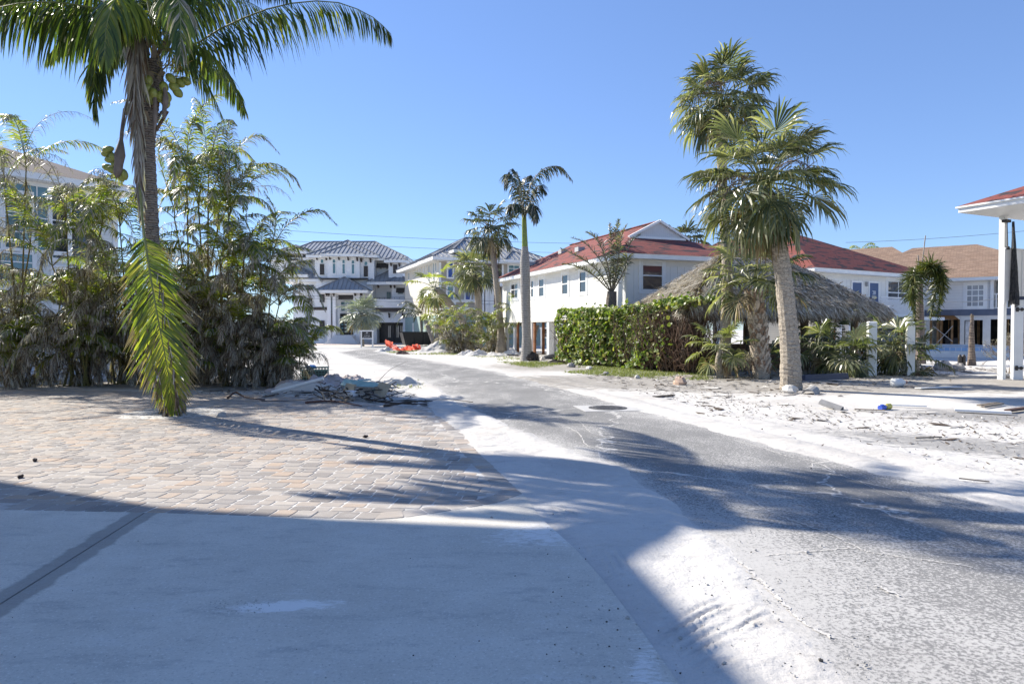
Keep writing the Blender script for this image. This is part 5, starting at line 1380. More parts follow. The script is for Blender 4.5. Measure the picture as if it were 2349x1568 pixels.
# ground floor: posts, studs, openings
def gx(xd, v=0): return H3.pick('F', v, xd, 770).x
mb = MB()
for a, b in ((gx(2098), gx(2132)), (gx(2202) , gx(2212)), (gx(2254), gx(2272)), (gx(2318), gx(2330))): mb.box(a, b, 0, .25, 0, 2.62)
mb.box(gx(2132), gx(2202), .01, .2, 2.35, 2.62); mb.box(gx(2212), gx(2254), .01, .22, 2.3, 2.62); mb.box(gx(2272), gx(2330), .0, .26, 2.35, 2.62)
mb.box(-4, xw + 9, 8.8, 9, 0, .4)
H3.part(mb, "ground_floor_wall", m_plain("white_stucco", (.72, .71, .68), .7, .06, 2))
for yy in (3.0, 6.5):
    x = gx(2132) - 2
    while x < xw + 8:
        mb = MB(); mb.box(x - .03, x + .03, yy, yy + .14, 0, 2.6); x += .6; H3.part(mb, "stud", WOOD)
for x in (gx(2134), gx(2150), gx(2158), gx(2183), gx(2200)): mb = MB(); mb.box(x - .07, x + .07, .3, .42, 0, 2.6); H3.part(mb, "stud", WOOD)
mb = MB(); mb.face([(gx(2132), -.02, 2.42), (gx(2200), -.02, 2.36), (gx(2190), -.9, 2.62), (gx(2140), -.9, 2.66)]); mb.face([(gx(2132), -.02, 2.40), (gx(2200), -.02, 2.34), (gx(2190), -.9, 2.60), (gx(2140), -.9, 2.64)][::-1]); H3.part(mb, "torn_soffit", WOOD)
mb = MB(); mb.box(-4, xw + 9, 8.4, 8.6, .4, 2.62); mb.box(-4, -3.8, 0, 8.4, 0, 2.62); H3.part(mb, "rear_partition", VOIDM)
mb = MB(); mb.box(gx(2165), gx(2205), 1.6, 2.3, 0, .95); mb.box(gx(2163), gx(2207), 1.55, 2.35, .95, 1.02); H3.part(mb, "counter", m_plain("counter_grey", (.10, .10, .11), .5))
mb = MB(); mb.bar((gx(2140), .1, 1.9), (gx(2185), .1, .8), .04, .04); mb.bar((gx(2185), .12, 1.9), (gx(2150), .12, .7), .04, .04); H3.part(mb, "brace", m_plain("brace_white", (.6, .6, .6), .6))
mb = MB(); mb.fbox(H3.basis('F', .1), gx(2214), gx(2234), -.05, .02, .05, 2.25); H3.part(mb, "plaster_panel", m_plain("scuffed_plaster", (.62, .61, .6), .7, .35, 3))
mb = MB(); mb.box(gx(2296), gx(2304), 2.4, 2.5, .6, 1.9); H3.part(mb, "blue_door", m_plain("vivid_blue", (.02, .09, .42), .4))

# ---------------------------------------------------------------- right-hand house: only its porch corner is in view
E4 = V((14.15, 21.8, 5.55)); u4 = V((.905, .425, 0)).normalized(); v4 = V((u4.y, -u4.x, 0))
rz4 = math.atan2(u4.y, u4.x)
H4 = House("porch_house", V((E4.x, E4.y, 0)) , rz4, "red-shingled porch corner on a white post jutting in at the right edge")
# local frame: x along u4, y away; the porch lies at y<0
zE = 5.55
mb = roof_hip(0, 14, -11, 0, zE, (5.5, -5.5), (8.5, -5.5), zE + 2.3, .20, 'x'); H4.part(mb, "roof", [RED, WHITE, m_siding("soffit", (.6, .6, .58), .1)])
mb = MB(); mb.box(-.03, 14.03, -11.03, .03, zE - .06, zE - .01); H4.part(mb, "drip_edge", WHITE)
pb = G(2297, 870); pl = H4.loc(pb)
mb = MB(); mb.box(pl.x - .085, pl.x + .085, pl.y - .085, pl.y + .085, -.05, zE - .2); H4.part(mb, "porch_post", WHITE)
mb = MB(); mb.box(6.5, 13.4, -10.4, -1.2, 2.7, zE - .31); H4.part(mb, "wall", LAP)
mb = MB(); mb.box(5.5, 13.4, -10.4, -.5, 2.45, 2.7); H4.part(mb, "porch_floor", WHITE)
# white panel of the porch, its lower edge torn
r_ = random.Random(6); mb = MB()
xs = [pl.x - .22 + k * .12 for k in range(40)]
zt = (329 - 250) / 683 * 22.6 + 1.65
for k, (a, b) in enumerate(zip(xs, xs[1:])):
    zb = 2.50 + .10 * math.sin(k * .8) + (r_.uniform(0, .14) if k > 7 else 0); yj = pl.y - .18 + (0.012 if k % 8 == 7 else 0)
    mb.hexa([(a, yj, zb), (b, yj, zb + r_.uniform(-.04, .04)), (b, yj + .05, zb), (a, yj + .05, zb), (a, yj, zt), (b, yj, zt), (b, yj + .05, zt), (a, yj + .05, zt)])
mb.box(xs[0], xs[-1], pl.y - .20, pl.y - .10, zt, zt + .05)
H4.part(mb, "torn_panel", m_siding("panel_white", (.72, .72, .72), .95, .5, True, .15))
# black mesh still tied to the post
mb = MB(); nU, nW = 10, 30; gm = []
for j in range(nW + 1):
    t_ = j / nW; wd = .05 + .36 * t_ ** 1.1; row = []
    for i in range(nU + 1):
        u = i / nU; row.append(mb.vert((pl.x - .04 + u * wd, pl.y - .30 - .09 * math.sin(u * 9 + t_ * 3) * (.4 + t_), zE - .40 - t_ * 2.72 + .12 * u * t_ * math.sin(u * 5))))
    gm.append(row)
for j in range(nW):
    for i in range(nU): mb.idx((gm[j][i], gm[j][i + 1], gm[j + 1][i + 1], gm[j + 1][i]))
def m_screen():
    t = NT("black_screen"); 
    p = t.n("BsdfPrincipled", {"Base Color": (.015, .015, .017), "Roughness": .6}); tr = t.n("BsdfTransparent")
    fr = t.noise(t.obj(), 5, 4); mx = t.n("MixShader", {0: t.math('ADD', t.math('MULTIPLY', fr, .3), .68), 1: tr.outputs[0], 2: p.outputs[0]})
    t.t.links.new(mx.outputs[0], t.out.inputs[0]); return t.m
mb.build("torn_screen", m_screen(), H4.root, smooth=True)
mb = MB(); mb.box(pl.x - .28, pl.x - .02, pl.y - .25, pl.y - .1, zE - .42, zE - .33); mb.bar((pl.x - .16, pl.y - .2, zE - .4), (pl.x - .10, pl.y - .2, zE - 1.2), .02, .02); mb.box(pl.x - .16, pl.x - .06, pl.y - .24, pl.y - .16, zE - 1.3, zE - 1.2); H4.part(mb, "hanging_bracket", DARKM)

# ---------------------------------------------------------------- left house behind the arecas
B5 = V((-19.6, 34.0, 0)); d5 = V((.585, .81, 0)).normalized()
A5 = B5 - d5 * 15.5
H5 = House("siding_house", A5, math.atan2(d5.y, d5.x), "pale lap-sided house with grey-brown shingle roof behind the areca clumps at the far left")
mb = MB(); mb.box(0, 15.5, 0, 12, 0, 8.62); H5.part(mb, "wall", m_siding("grey_white_lap", (.68, .70, .68), .19, .6))
mb = roof_hip(-.7, 16.2, -.7, 12.7, 8.65, (5.5, 6), (10.0, 6), 11.4, .3, 'x'); H5.part(mb, "roof", [m_shingle("weathered_shingle", ((.15, .115, .10), (.21, .165, .145), (.17, .14, .12)), None, .16, .35), WHITE, WHITE])
BB = H5.basis('F', 0)
for xd, yd, wd, ht, rows, cols, gl in ((5, 505, 2.2, 2.6, 3, 2, m_glass("mint_glass", (.38, .55, .50), .2)), (85, 500, 2.6, 3.0, 2, 2, GLASST), (168, 520, 1.9, 3.2, 2, 1, GLASS), (30, 600, 1.6, 1.8, 2, 1, GLASST), (168, 660, 1.6, 1.8, 2, 1, GLASS)):
    p = H5.pick('F', 0, xd, yd); H5.window(BB, p.x, p.z, wd, ht, rows, cols, trim=.12, glass=gl)
mb = MB(); mb.fbox(BB, 0, 15.5, 0, .05, 3.35, 3.6); mb.fbox(BB, 15.3, 15.52, 0, .04, 0, 3.35); mb.fbox(BB, 15.3, 15.52, 0, .04, 3.6, 8.3); H5.part(mb, "trim_board", WHITE)

# ---------------------------------------------------------------- tall house just out of the picture on the left; its shadow crosses the drive
H6 = House("neighbour_house", (-10.9, 13.35, 0), R(-97), "three-storey pale house standing left of the drive beside the camera")
# local x runs toward the camera's side, local y away to the left... walls start at x=0
H6.root.rotation_euler = (0, 0, 0)
H6.x, H6.y = V((1, 0, 0)), V((0, 1, 0))
mb = MB(); mb.prism([(-.7, -2.6), (-1.0, -9.5), (-12.5, -9.5), (-12.5, 1.0)], 3.4, 9.7); H6.part(mb, "wall", m_siding("warm_lap", (.78, .76, .72), .19, .6))
for x, y in ((-.95, -3.0), (-1.2, -9.2), (-6.5, -9.2), (-12.2, -9.2), (-12.2, .6), (-6.5, -1.2)):  # underside left open on posts to let skylight through
    mb = MB(); mb.box(x - .18, x + .18, y - .18, y + .18, -.05, 3.4); H6.part(mb, "post", WHITE)
mb = MB()
ev = [(.72, .42), (.06, -.5), (.30, -2.1), (.6, -10.2), (-13.2, -10.2), (-13.2, 4.5), (-6.27, 2.02), (-3.84, .87), (-2.1, .45), (-.44, .2)]  # eave outline shaped to throw the foreground shadow, one corner drawn to a point
for i in range(len(ev)): a, b = ev[i], ev[(i + 1) % len(ev)]; mb.face([(a[0], a[1], 10.0), (b[0], b[1], 10.0), (-6.5, -4.5, 11.3)][::-1], 0); mb.face([(a[0], a[1], 9.75), (b[0], b[1], 9.75), (b[0], b[1], 10.0), (a[0], a[1], 10.0)], 1)
mb.face([(p[0], p[1], 9.75) for p in ev], 1)
H6.part(mb, "roof", [m_shingle("brown_shingle", ((.15, .115, .10), (.21, .165, .145), (.17, .14, .12))), WHITE])
for z in (5.0, 8.0):
    for k in (4.0, 6.0, 8.0): H6.window((V((-.715, -.4, 0)), V((.033, 1, 0)).normalized(), V((1, -.033, 0)).normalized()), -k, z, 1.2, 1.6, 2, 1, trim=.1)

# ---------------------------------------------------------------- modern white house at the end of the road
METAL = m_plain("seam_metal", (0.30, 0.31, 0.32), .5, .10, .8, 0, .15)
METALR = m_plain("seam_rib", (0.235, 0.24, 0.245), .5, .1, 2, 0, .15)
MROOF = [METAL, WHITE, METALR]
O7 = at(780, 785, 82.0); O7.z = 0
H7 = House("white_modern_house", O7, 0.0, "three-storey white house with seamed grey metal hip roofs and dark shutters at the road's end")
KX = 82.0 / 683 * .19947 * .43593
def hx(c): return (c - 975) * KX
def hz(c): return (1390 - c) * KX
def bk(mb, c0, c1, y0, y1, r1, r0, m=0): mb.box(hx(c0), hx(c1), y0, y1, hz(r1), hz(r0), m)
W7 = m_siding("bright_white_lap", (.80, .81, .82), .16, .5, False, .04)
W7S = m_plain("bright_stucco", (.80, .81, .82), .6, .04, 1)
mb = MB()
bk(mb, 690, 1370, 0, 12, 660, 388); bk(mb, 850, 1215, -.55, 0, 645, 380)          # centre bay
bk(mb, 130, 690, 1.6, 13, 660, 360); bk(mb, 300, 520, 1.0, 1.6, 640, 330)          # left, set back
bk(mb, 1370, 1690, 1.9, 13, 660, 440); bk(mb, 1530, 1690, .3, 1.9, 660, 432)
H7.part(mb, "upper_wall", W7)
mb = MB()
bk(mb, 700, 1350, .05, 12, 1392, 660); bk(mb, 420, 700, .6, 12, 1392, 660); bk(mb, 1350, 1760, 2.2, 12, 1392, 690); bk(mb, 1562, 1760, .6, 2.2, 885, 700)
bk(mb, 1380, 1800, -.9, .6, 985, 890)                                             # balcony parapet
bk(mb, 1345, 1405, -.4, 2.2, 1392, 1035); bk(mb, 1705, 1745, -.4, 2.2, 1392, 1035); bk(mb, 1405, 1705, -.4, 2.2, 1152, 1035)
bk(mb, 885, 925, -2.2, -1.3, 1392, 825); bk(mb, 945, 980, -2.2, -1.3, 1392, 825); bk(mb, 925, 945, -1.9, -1.5, 1392, 1262); bk(mb, 925, 945, -1.9, -1.5, 870, 825)
bk(mb, 1180, 1250, -2.2, -1.3, 1392, 825); bk(mb, 980, 1180, -2.15, -1.3, 842, 825)
H7.part(mb, "lower_wall", W7S)
mb = MB(); bk(mb, 926, 944, -1.8, -1.6, 1258, 1050); bk(mb, 926, 944, -1.8, -1.6, 1045, 870, 1); H7.part(mb, "sidelight", [GLASSB, GLASST])
mb = MB()
bk(mb, 755, 1305, -.62, 0, 662, 646); bk(mb, 1515, 1800, -.95, -.9, 1028, 988); bk(mb, 1400, 1515, -.92, -.3, 1028, 988); bk(mb, 870, 1290, -2.6, -2.25, 815, 800); bk(mb, 1310, 1770, -.1, .55, 714, 697); bk(mb, 600, 840, -.05, .0, 1010, 975); bk(mb, 545, 640, .4, .55, 640, 622)
H7.part(mb, "dark_band", BROWNT)
mb = MB()
for c, r0, r1, y in [(718, 378, 435, -.25), (826, 380, 440, -.25), (880, 383, 438, -.8), (983, 385, 442, -.8), (1090, 390, 448, -.8), (1192, 395, 455, -.8), (1230, 398, 460, -.25), (1333, 408, 465, -.25), (1562, 450, 505, .05), (1658, 455, 510, .05), (1335, 700, 750, .3), (1408, 705, 752, .3), (1552, 705, 752, .3), (1597, 712, 755, .35), (1733, 712, 760, .35), (1552, 1040, 1098, -.65), (1707, 1042, 1100, -.65), (884, 812, 858, -2.5), (908, 815, 860, -2.5), (965, 815, 860, -2.5), (1203, 815, 860, -2.5), (1270, 815, 855, -2.5)]:
    x = hx(c); mb.box(x - .07, x + .07, y, y + .5, hz(r1), hz(r1) + .5); mb.bar((x, y - .25, hz(r0) - .05), (x, y + .05, hz(r1) + .1), .14, .16)
H7.part(mb, "bracket", BROWNT)
def w7(c0, c1, r0, r1, y, rows=2, cols=1, gl=GLASST, fw=.11, split=.7):
    H7.window(H7.basis('F', y), (hx(c0) + hx(c1)) / 2, (hz(r0) + hz(r1)) / 2, hx(c1) - hx(c0), hz(r0) - hz(r1), rows, cols, WHITE, gl, fw, 0, "window", split)
for c0, c1, r0, r1, y in ((900, 950, 425, 602, -.55), (1010, 1058, 430, 606, -.55), (1116, 1166, 436, 608, -.55), (748, 800, 420, 605, 0), (1250, 1304, 445, 626, 0)): w7(c0, c1, r0, r1, y)
mb = MB()
for c0, c1, r0, r1, y in ((750, 798, 482, 605, 0), (1253, 1300, 505, 626, 0), (1584, 1632, 488, 586, .3), (745, 798, 830, 920, .05), (742, 798, 1130, 1258, .05), (1268, 1300, 1165, 1240, .05)): mb.fbox(H7.basis('F', y), hx(c0), hx(c1), .04, .12, hz(r1), hz(r0))
H7.part(mb, "dark_shutter", DARKM)
def awn(c0, c1, r0, r1, y):
    mb = MB(); x0, x1 = hx(c0), hx(c1); n = 9
    for k in range(n):
        z = hz(r0) + (hz(r1) - hz(r0)) * k / n; yy = y - .08 - .5 * k / n
        mb.box(x0, x1, yy - .10, yy, z + (hz(r1) - hz(r0)) / n * .98, z)
    H7.part(mb, "bahama_shutter", DARKM)
for a in ((335, 485, 370, 438, 1.0), (548, 616, 415, 478, 1.6), (200, 262, 398, 458, 1.6), (1368, 1520, 455, 515, 1.9), (1618, 1714, 752, 810, .6), (583, 665, 720, 780, .6), (200, 262, 730, 780, .6), (585, 650, 870, 905, .6)): awn(*a)
for c0, c1, r0, r1, y, gl in ((1625, 1700, 800, 828, .6, GLASST), (1468, 1532, 782, 880, 2.2, GLASST), (1392, 1432, 505, 528, 1.9, GLASS), (1462, 1505, 505, 528, 1.9, GLASS), (345, 478, 430, 445, 1.0, GLASS), (440, 480, 720, 780, .6, GLASST)): w7(c0, c1, r0, r1, y, 1, 1, gl, .08)
mb = MB(); bk(mb, 980, 1170, -.9, -.8, 890, 842); H7.part(mb, "porch_panel", DARKM)
w7(980, 1072, 905, 1030, -.05, 2, 1, GLASST, .12, .6); w7(1076, 1170, 905, 1030, -.05, 2, 1, GLASST, .12, .6)
mb = MB(); bk(mb, 980, 1074, -.12, -.02, 1292, 1050); bk(mb, 1078, 1170, -.12, -.02, 1292, 1050); dr = H7.part(mb, "front_door", m_plain("door_black", (.015, .014, .014), .35))
mb = MB()
for c in (992, 1032, 1092, 1132):
    for r in (1085, 1125, 1165, 1205, 1245): bk(mb, c, c + 26, -.15, -.12, r + 22, r)
o = mb.build("door_lite", GLASST, H7.root); o.parent = dr
mb = MB()
for k in range(6): bk(mb, 975 - k * 14, 1180 + k * 20, -3.0 - k * .32, -2.68 - k * .32, 1392, 1300 + k * 16)
bk(mb, 960, 1200, -2.68, 0, 1392, 1294)
H7.part(mb, "front_steps", m_plain("pale_step", (.66, .66, .66), .8, .05))
for c0, c1 in ((1407, 1578), (1584, 1704)):
    mb = MB(); bk(mb, c0, c1, 1.2, 1.35, 1385, 1152); gd = H7.part(mb, "garage_door", m_plain("garage_black", (.022, .022, .024), .4))
    mb = MB()
    for c in ((1514, 1530) if c0 < 1500 else (1610, 1626, 1655, 1672)): bk(mb, c, c + 6, 1.1, 1.2, 1325, 1190)
    o = mb.build("handle", m_plain("satin_bar", (.45, .45, .45), .3, .05, 3, 0, .9), H7.root); o.parent = gd
mb = MB(); bk(mb, 475, 590, .4, .55, 1370, 1130); H7.part(mb, "side_gate", m_plain("gate_taupe", (.22, .20, .19), .5, .2))
mb = MB(); mb.bar((hx(1385), -.85, hz(872)), (hx(1790), -.85, hz(866)), .04, .04)
for k in range(8): x = hx(1390 + k * 57); mb.bar((x, -.85, hz(888)), (x, -.85, hz(866)), .03, .03)
H7.part(mb, "balcony_rail", DARKM)
def rf7(c0, c1, reave, rap, y0, y1, along='x', ridge=None, fasc=.32, name="roof", yr=None):
    x0, x1 = hx(c0), hx(c1); ym = (y0 + y1) / 2 if yr is None else yr
    if along == 'x': ra, rb = (hx(ridge[0]), ym), (hx(ridge[1]), ym)
    else: ra, rb = (hx(ridge[0]), ym), (hx(ridge[0]), y1 - .3)
    mb = roof_hip(x0, x1, y0, y1, hz(reave), ra, rb, hz(rap), fasc, along, .5); H7.part(mb, name, MROOF)
rf7(150, 1755, 405, 140, .5, 13.5, 'x', (480, 1250), yr=7.0)
rf7(610, 1425, 385, 165, -.95, 9, 'y', (985,), yr=3.6)
rf7(795, 1285, 380, 245, -1.6, 5, 'y', (1020,), yr=1.3)
rf7(238, 588, 328, 238, .2, 5, 'y', (400,), yr=2.4)
rf7(1488, 1748, 438, 365, -.5, 5, 'y', (1592,), yr=1.8)
rf7(1290, 1835, 690, 545, -.5, 3.2, 'y', (1515,), yr=1.6)
rf7(1520, 1838, 692, 605, -1.0, 3, 'y', (1640,), yr=.9)
rf7(770, 1360, 798, 640, -3.1, .2, 'y', (1055,), yr=-1.2)
rf7(330, 625, 606, 505, -.6, 2, 'y', (430,), yr=.6)
rf7(320, 775, 655, 465, -.2, 3, 'y', (420,), yr=1.4)

# ---------------------------------------------------------------- tan house beyond the palms
K8 = 1 / 2.852 * .78092
def t8(c, r): return ((1150 / 1 + c / 2.852) * .78092, (550 + r / 2.852) * .78092)
A8 = V((-7.05, 66.0, 0)); N8 = V((-12.5, 79.7, 0)); d8 = N8 - A8
H8 = House("tan_house", A8, math.atan2(d8.y, d8.x) - PI / 2, "three-storey tan house with grey metal roof and blue door beyond the palms")
TAN = m_siding("tan_lap", (.40, .355, .29), .18, .65, False, .05)
CRM = m_siding("cream_lap", (.66, .62, .53), .18, .65, False, .05)
TEAL = m_plain("teal_stucco", (.25, .34, .32), .8, .06, 2)
BLUS = m_plain("blue_stucco", (.20, .27, .32), .8, .06, 2)
def f8(c, r, v=0): return H8.pick('F', v, *t8(c, r))
def l8(c, r): return H8.pick('L', 0, *t8(c, r))
z1 = f8(480, 800).z; zt8 = f8(405, 600).z; x1_ = f8(775, 700).x; x2_ = f8(935, 700).x; x3_ = f8(1300, 700).x
zg = l8(300, 1075).z
mb = MB(); mb.box(0, x1_, 0, 14.5, zg, zt8); mb.box(x1_, x2_, 1.6, 14.5, zg, zt8); mb.box(x2_, x3_, .4, 14.5, zg, zt8); H8.part(mb, "front_wall", TAN)
mb = MB(); mb.box(-.03, 0, 0.0, 14.5, zg, zt8); H8.part(mb, "side_wall", CRM)
mb = MB(); mb.box(-.02, x3_, 0, 14.48, 0, zg); H8.part(mb, "ground_floor", TEAL)
mb = MB(); mb.box(x1_ + .02, x3_, 1.0, 1.6, 0, z1); H8.part(mb, "entry_wall", BLUS)
mb = MB()
for a in ((0, .22), (x1_ - .2, x1_), (x2_, x2_ + .2)):
    yb = 0 if a[0] < x2_ else .4; mb.box(a[0], a[1], yb - .05, yb, zg + .2, zt8 - .3)
mb.box(.22, x1_ - .2, -.05, 0, z1 - .15, z1 + .15)
c0, c1 = f8(430, 945, -1.2), f8(725, 1025, -1.2)
H8.part(mb, "trim_board", WHITE)
mb = MB(); mb.box(c0.x, c1.x, -1.2, -1.1, c1.z, c0.z); H8.part(mb, "balcony_wall", TAN)
mb = MB(); mb.box(c0.x, c1.x, -1.28, -1.2, c0.z - .15, c0.z + .1); mb.box(c0.x, c1.x, -1.28, -1.2, c1.z - .1, c1.z + .2)
for k in range(4): x = c0.x + (c1.x - c0.x) * k / 3; mb.box(x - .12, x + .12, -1.26, -1.2, c1.z + .2, c0.z - .15)
H8.part(mb, "balcony_trim", WHITE)
mb = MB(); mb.box(c0.x, c1.x, -1.1, 0, c1.z, c1.z + .2); H8.part(mb, "balcony_floor", WHITE)
BF8 = H8.basis('F', 0)
def w8(c, r, wd, ht, v=0, rows=2, cols=1, gl=GLASST, nm="window", split=.62): wd *= .55; ht *= .52; p = f8(c, r, v); H8.window(H8.basis('F', v), p.x, p.z, wd, ht, rows, cols, WHITE, gl, .08, .07, nm, split)
w8(493, 692, 1.1, 3.0, gl=BLUEG); w8(493, 885, 1.3, 2.7); w8(638, 900, 1.1, 2.4, 0, 2, 1, BLUEG, "door_window", .8); w8(712, 910, .9, 2.2, 0, 1, 1, BLUEG)
w8(1025, 690, 2.3, 1.9, .4, 2, 2); w8(890, 690, .6, 2.4, 1.6, 2); w8(855, 940, 1.0, 3.6, 1.0, 2, 1, GLASS); w8(640, 560, 1.0, .9, 0, 1, 1) 
for c, r, w_, h_ in ((150, 745, .8, 1.6), (212, 708, .5, 1.2), (230, 703, .5, 1.2), (246, 698, .5, 1.2), (272, 690, .5, 1.2), (294, 685, .5, 1.2), (318, 720, .6, 3.0), (357, 705, .6, 3.0), (376, 668, .6, 1.6), (185, 1195, .5, 2.6)):
    p = l8(c, r); H8.window(H8.basis('L', -.03), -p.y, p.z, w_ * .8, h_ * .6, 1, 1, WHITE, GLASST if w_ > .55 else m_plain("white_shade", (.7, .7, .68), .5), .09)
mb = MB()
for c in (800, 833): p = f8(c, 940, .3); mb.box(p.x - .25, p.x + .25, .1, .5, 0, z1)
H8.part(mb, "porch_column", WHITE)
mb = roof_hip(-.9, x3_ + .9, -.5, 15.4, zt8 + .1, (x3_ * .42, 6.5), (x3_ * .62, 6.5), f8(700, 425, 6.5).z, .32, 'x', .5); H8.part(mb, "roof", MROOF)
xa = f8(590, 600, -.9).x; mb = roof_hip(-.93, xa, -1.1, 5, zt8 + .14, ((xa - .9) / 2, 1.5), ((xa - .9) / 2, 4.5), f8(480, 535, 1).z, .32, 'y', .5); H8.part(mb, "corner_roof", MROOF)
xb0, xb1 = f8(930, 600, 0).x, f8(1200, 600, 0).x; mb = roof_hip(xb0, xb1, -.63, 6, zt8 + .17, ((xb0 + xb1) / 2, 1.8), ((xb0 + xb1) / 2, 5.5), f8(1030, 525, 1).z, .32, 'y', .5); H8.part(mb, "bay_roof", MROOF)
p0, p1 = f8(515, 525, .5), f8(770, 525, .5)
mb = MB(); mb.box(p0.x + .3, p1.x - .3, .3, 6, zt8, p0.z - .3); H8.part(mb, "dormer_wall", TAN)
mb = roof_hip(p0.x - .2, p1.x + .2, -.3, 6.4, p0.z, ((p0.x + p1.x) / 2, 2.2), ((p0.x + p1.x) / 2, 6), f8(640, 440, 2).z, .3, 'y', .5); H8.part(mb, "dormer_roof", MROOF)
pp = f8(790, 800, -.6); pq = f8(930, 800, -.6); mb = roof_hip(pp.x - .4, pq.x + .8, -.9, 1.2, f8(800, 800, -.6).z, ((pp.x + pq.x) / 2, .5), ((pp.x + pq.x) / 2, 1.0), f8(860, 735, 0).z, .3, 'y', .5); H8.part(mb, "porch_roof", MROOF)

# ---------------------------------------------------------------- thatched tiki hut
def tiki():
    rng = random.Random(15)
    O = V((10.2, 29.4, 0)); rz = R(14)
    H = House("tiki_hut", O, rz, "open tiki hut with a ragged grey palm-thatch roof on log posts behind the hedge", "hut")
    zr = 4.8; ze = 2.4; ex, ey = 4.5, 3.0; rx = 1.3
    c = [V((-ex, -ey, ze)), V((ex, -ey, ze)), V((ex, ey, ze)), V((-ex, ey, ze))]; A_, B_ = V((-rx, 0, zr)), V((rx, 0, zr))
    F = [[c[0], c[1], B_, A_], [c[1], c[2], B_], [c[2], c[3], A_, B_], [c[3], c[0], A_]]
    mb = MB()
    for f in F: mb.face([p - UP * .12 for p in f])
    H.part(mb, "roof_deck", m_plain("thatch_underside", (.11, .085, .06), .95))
    th = MB()
    def blade(p, d, n, L, W, m):
        wv = d.cross(n).normalized(); p1 = p + d * L * .6 + n * rng.uniform(.0, .05); p2 = p + d * L + n * rng.uniform(-.02, .09)
        i0 = len(th.v)
        for q, ww in ((p, W * .5), (p1, W), ):
            for s in (-1, 1): th.v.append(tuple(q + wv * (s * ww * .5)))
        th.v.append(tuple(p2)); th.f += [(i0, i0 + 1, i0 + 3, i0 + 2), (i0 + 2, i0 + 3, i0 + 4)]; th.mi += [m, m]
    for fi, f in enumerate(F):
        n = (f[1] - f[0]).cross(f[2] - f[0]).normalized()
        if n.z < 0: n = -n
        u = (f[1] - f[0]).normalized(); v = n.cross(u); 
        if v.z < 0: v = -v
        vmax = max((p - f[0]).dot(v) for p in f); P2 = [((p - f[0]).dot(u), (p - f[0]).dot(v)) for p in f]
        cnt = (13000, 8000, 1500, 8000)[fi]
        for k in range(cnt):
            vv = vmax * (1 - math.sqrt(rng.random())) if k > cnt * .12 else 0.05
            xs = []
            for i in range(len(P2)):
                a, b = P2[i - 1], P2[i]
                if (a[1] > vv) != (b[1] > vv): xs.append(a[0] + (b[0] - a[0]) * (vv - a[1]) / (b[1] - a[1]))
            if len(xs) < 2: continue
            uu = rng.uniform(min(xs), max(xs)); p = f[0] + u * uu + v * vv + n * rng.uniform(-.02, .12)
            eave = vv < .35
            d = (-v + u * rng.gauss(0, .28) + n * rng.uniform(-.05, .28)).normalized()
            if eave: d = (d + DOWN * rng.uniform(.2, 1.1)).normalized()
            blade(p, d, n, rng.uniform(.3, .65), rng.uniform(.014, .038), rng.choice((0, 0, 0, 1)))
        # layered under-fringe at the eave
        for k in range(int((f[1] - f[0]).length * 130)):
            p = f[0] + u * rng.uniform(-.1, (f[1] - f[0]).length + .1) + n * rng.uniform(-.18, .02) + v * rng.uniform(-.1, .3)
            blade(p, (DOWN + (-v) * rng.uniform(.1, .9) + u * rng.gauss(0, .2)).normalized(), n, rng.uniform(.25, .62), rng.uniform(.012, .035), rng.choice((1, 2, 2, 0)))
    for a, b in ((A_, B_), (c[1], B_), (c[0], A_), (c[2], B_), (c[3], A_)):
        L = (b - a).length
        for k in range(int(L * 60)):
            p = a.lerp(b, rng.random()) + UP * rng.uniform(0, .14); az = rng.uniform(0, 6.28)
            blade(p, V((math.cos(az), math.sin(az), rng.uniform(-.9, .2))).normalized(), UP, rng.uniform(.25, .6), rng.uniform(.03, .06), rng.choice((0, 1, 1, 2)))
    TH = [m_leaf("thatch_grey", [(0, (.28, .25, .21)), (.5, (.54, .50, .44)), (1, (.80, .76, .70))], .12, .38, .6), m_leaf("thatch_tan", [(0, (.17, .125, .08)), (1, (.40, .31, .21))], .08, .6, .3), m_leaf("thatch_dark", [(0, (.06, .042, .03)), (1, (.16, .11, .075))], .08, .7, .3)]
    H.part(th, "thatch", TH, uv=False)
    LOG = m_bark("log_post", (.27, .20, .14), (.14, .10, .07), 3, .9, .3)
    for x, y in ((-3.5, -2.0), (-1.3, -2.0), (1.2, -2.0), (2.3, -2.0), (3.6, -2.0), (-3.5, 2.0), (-1.2, 2.0), (1.2, 2.0), (3.6, 2.0), (1.9, -.4)):
        mb = MB(); P = [(x + rng.uniform(-.04, .04), y, -.1), (x + rng.uniform(-.05, .05), y, 1.3), (x, y, ze + .35)]
        mb.tube(spline(P, 9), [.15 + rng.uniform(-.012, .012) for _ in range(9)], 12, 0, True, rng, .03); H.part(mb, "post", LOG)
    mb = MB()
    for y in (-2.0, 2.0): mb.bar((-4.2, y, ze + .3), (4.2, y, ze + .3), .16, .18)
    for x in (-3.5, 3.6): mb.bar((x, -2.6, ze + .42), (x, 2.6, ze + .42), .14, .14)
    for k in range(12): x = -4 + k * .72; mb.bar((x, -2.95, ze - .08), (x * .36, -.02, zr - .2), .08, .08)
    H.part(mb, "rafter", LOG)
    mb = MB(); mb.box(-4.0, 1.0, -1.2, -.5, .95, 1.05); mb.box(-3.9, .9, -1.1, -1.0, 0, .95); H.part(mb, "bar_counter", m_bark("bar_wood", (.30, .21, .14), (.16, .11, .075), 4, .8, .2))
tiki()

# ================================================================== STREET FURNITURE, DEBRIS
def obj1(mb, name, mats, label, cat, loc=(0, 0, 0), group=None, rz=0, **k):
    o = mb.build(name, mats, None, **k); o.location = loc; o.rotation_euler = (0, 0, rz)
    return tag(o, label, cat, group)
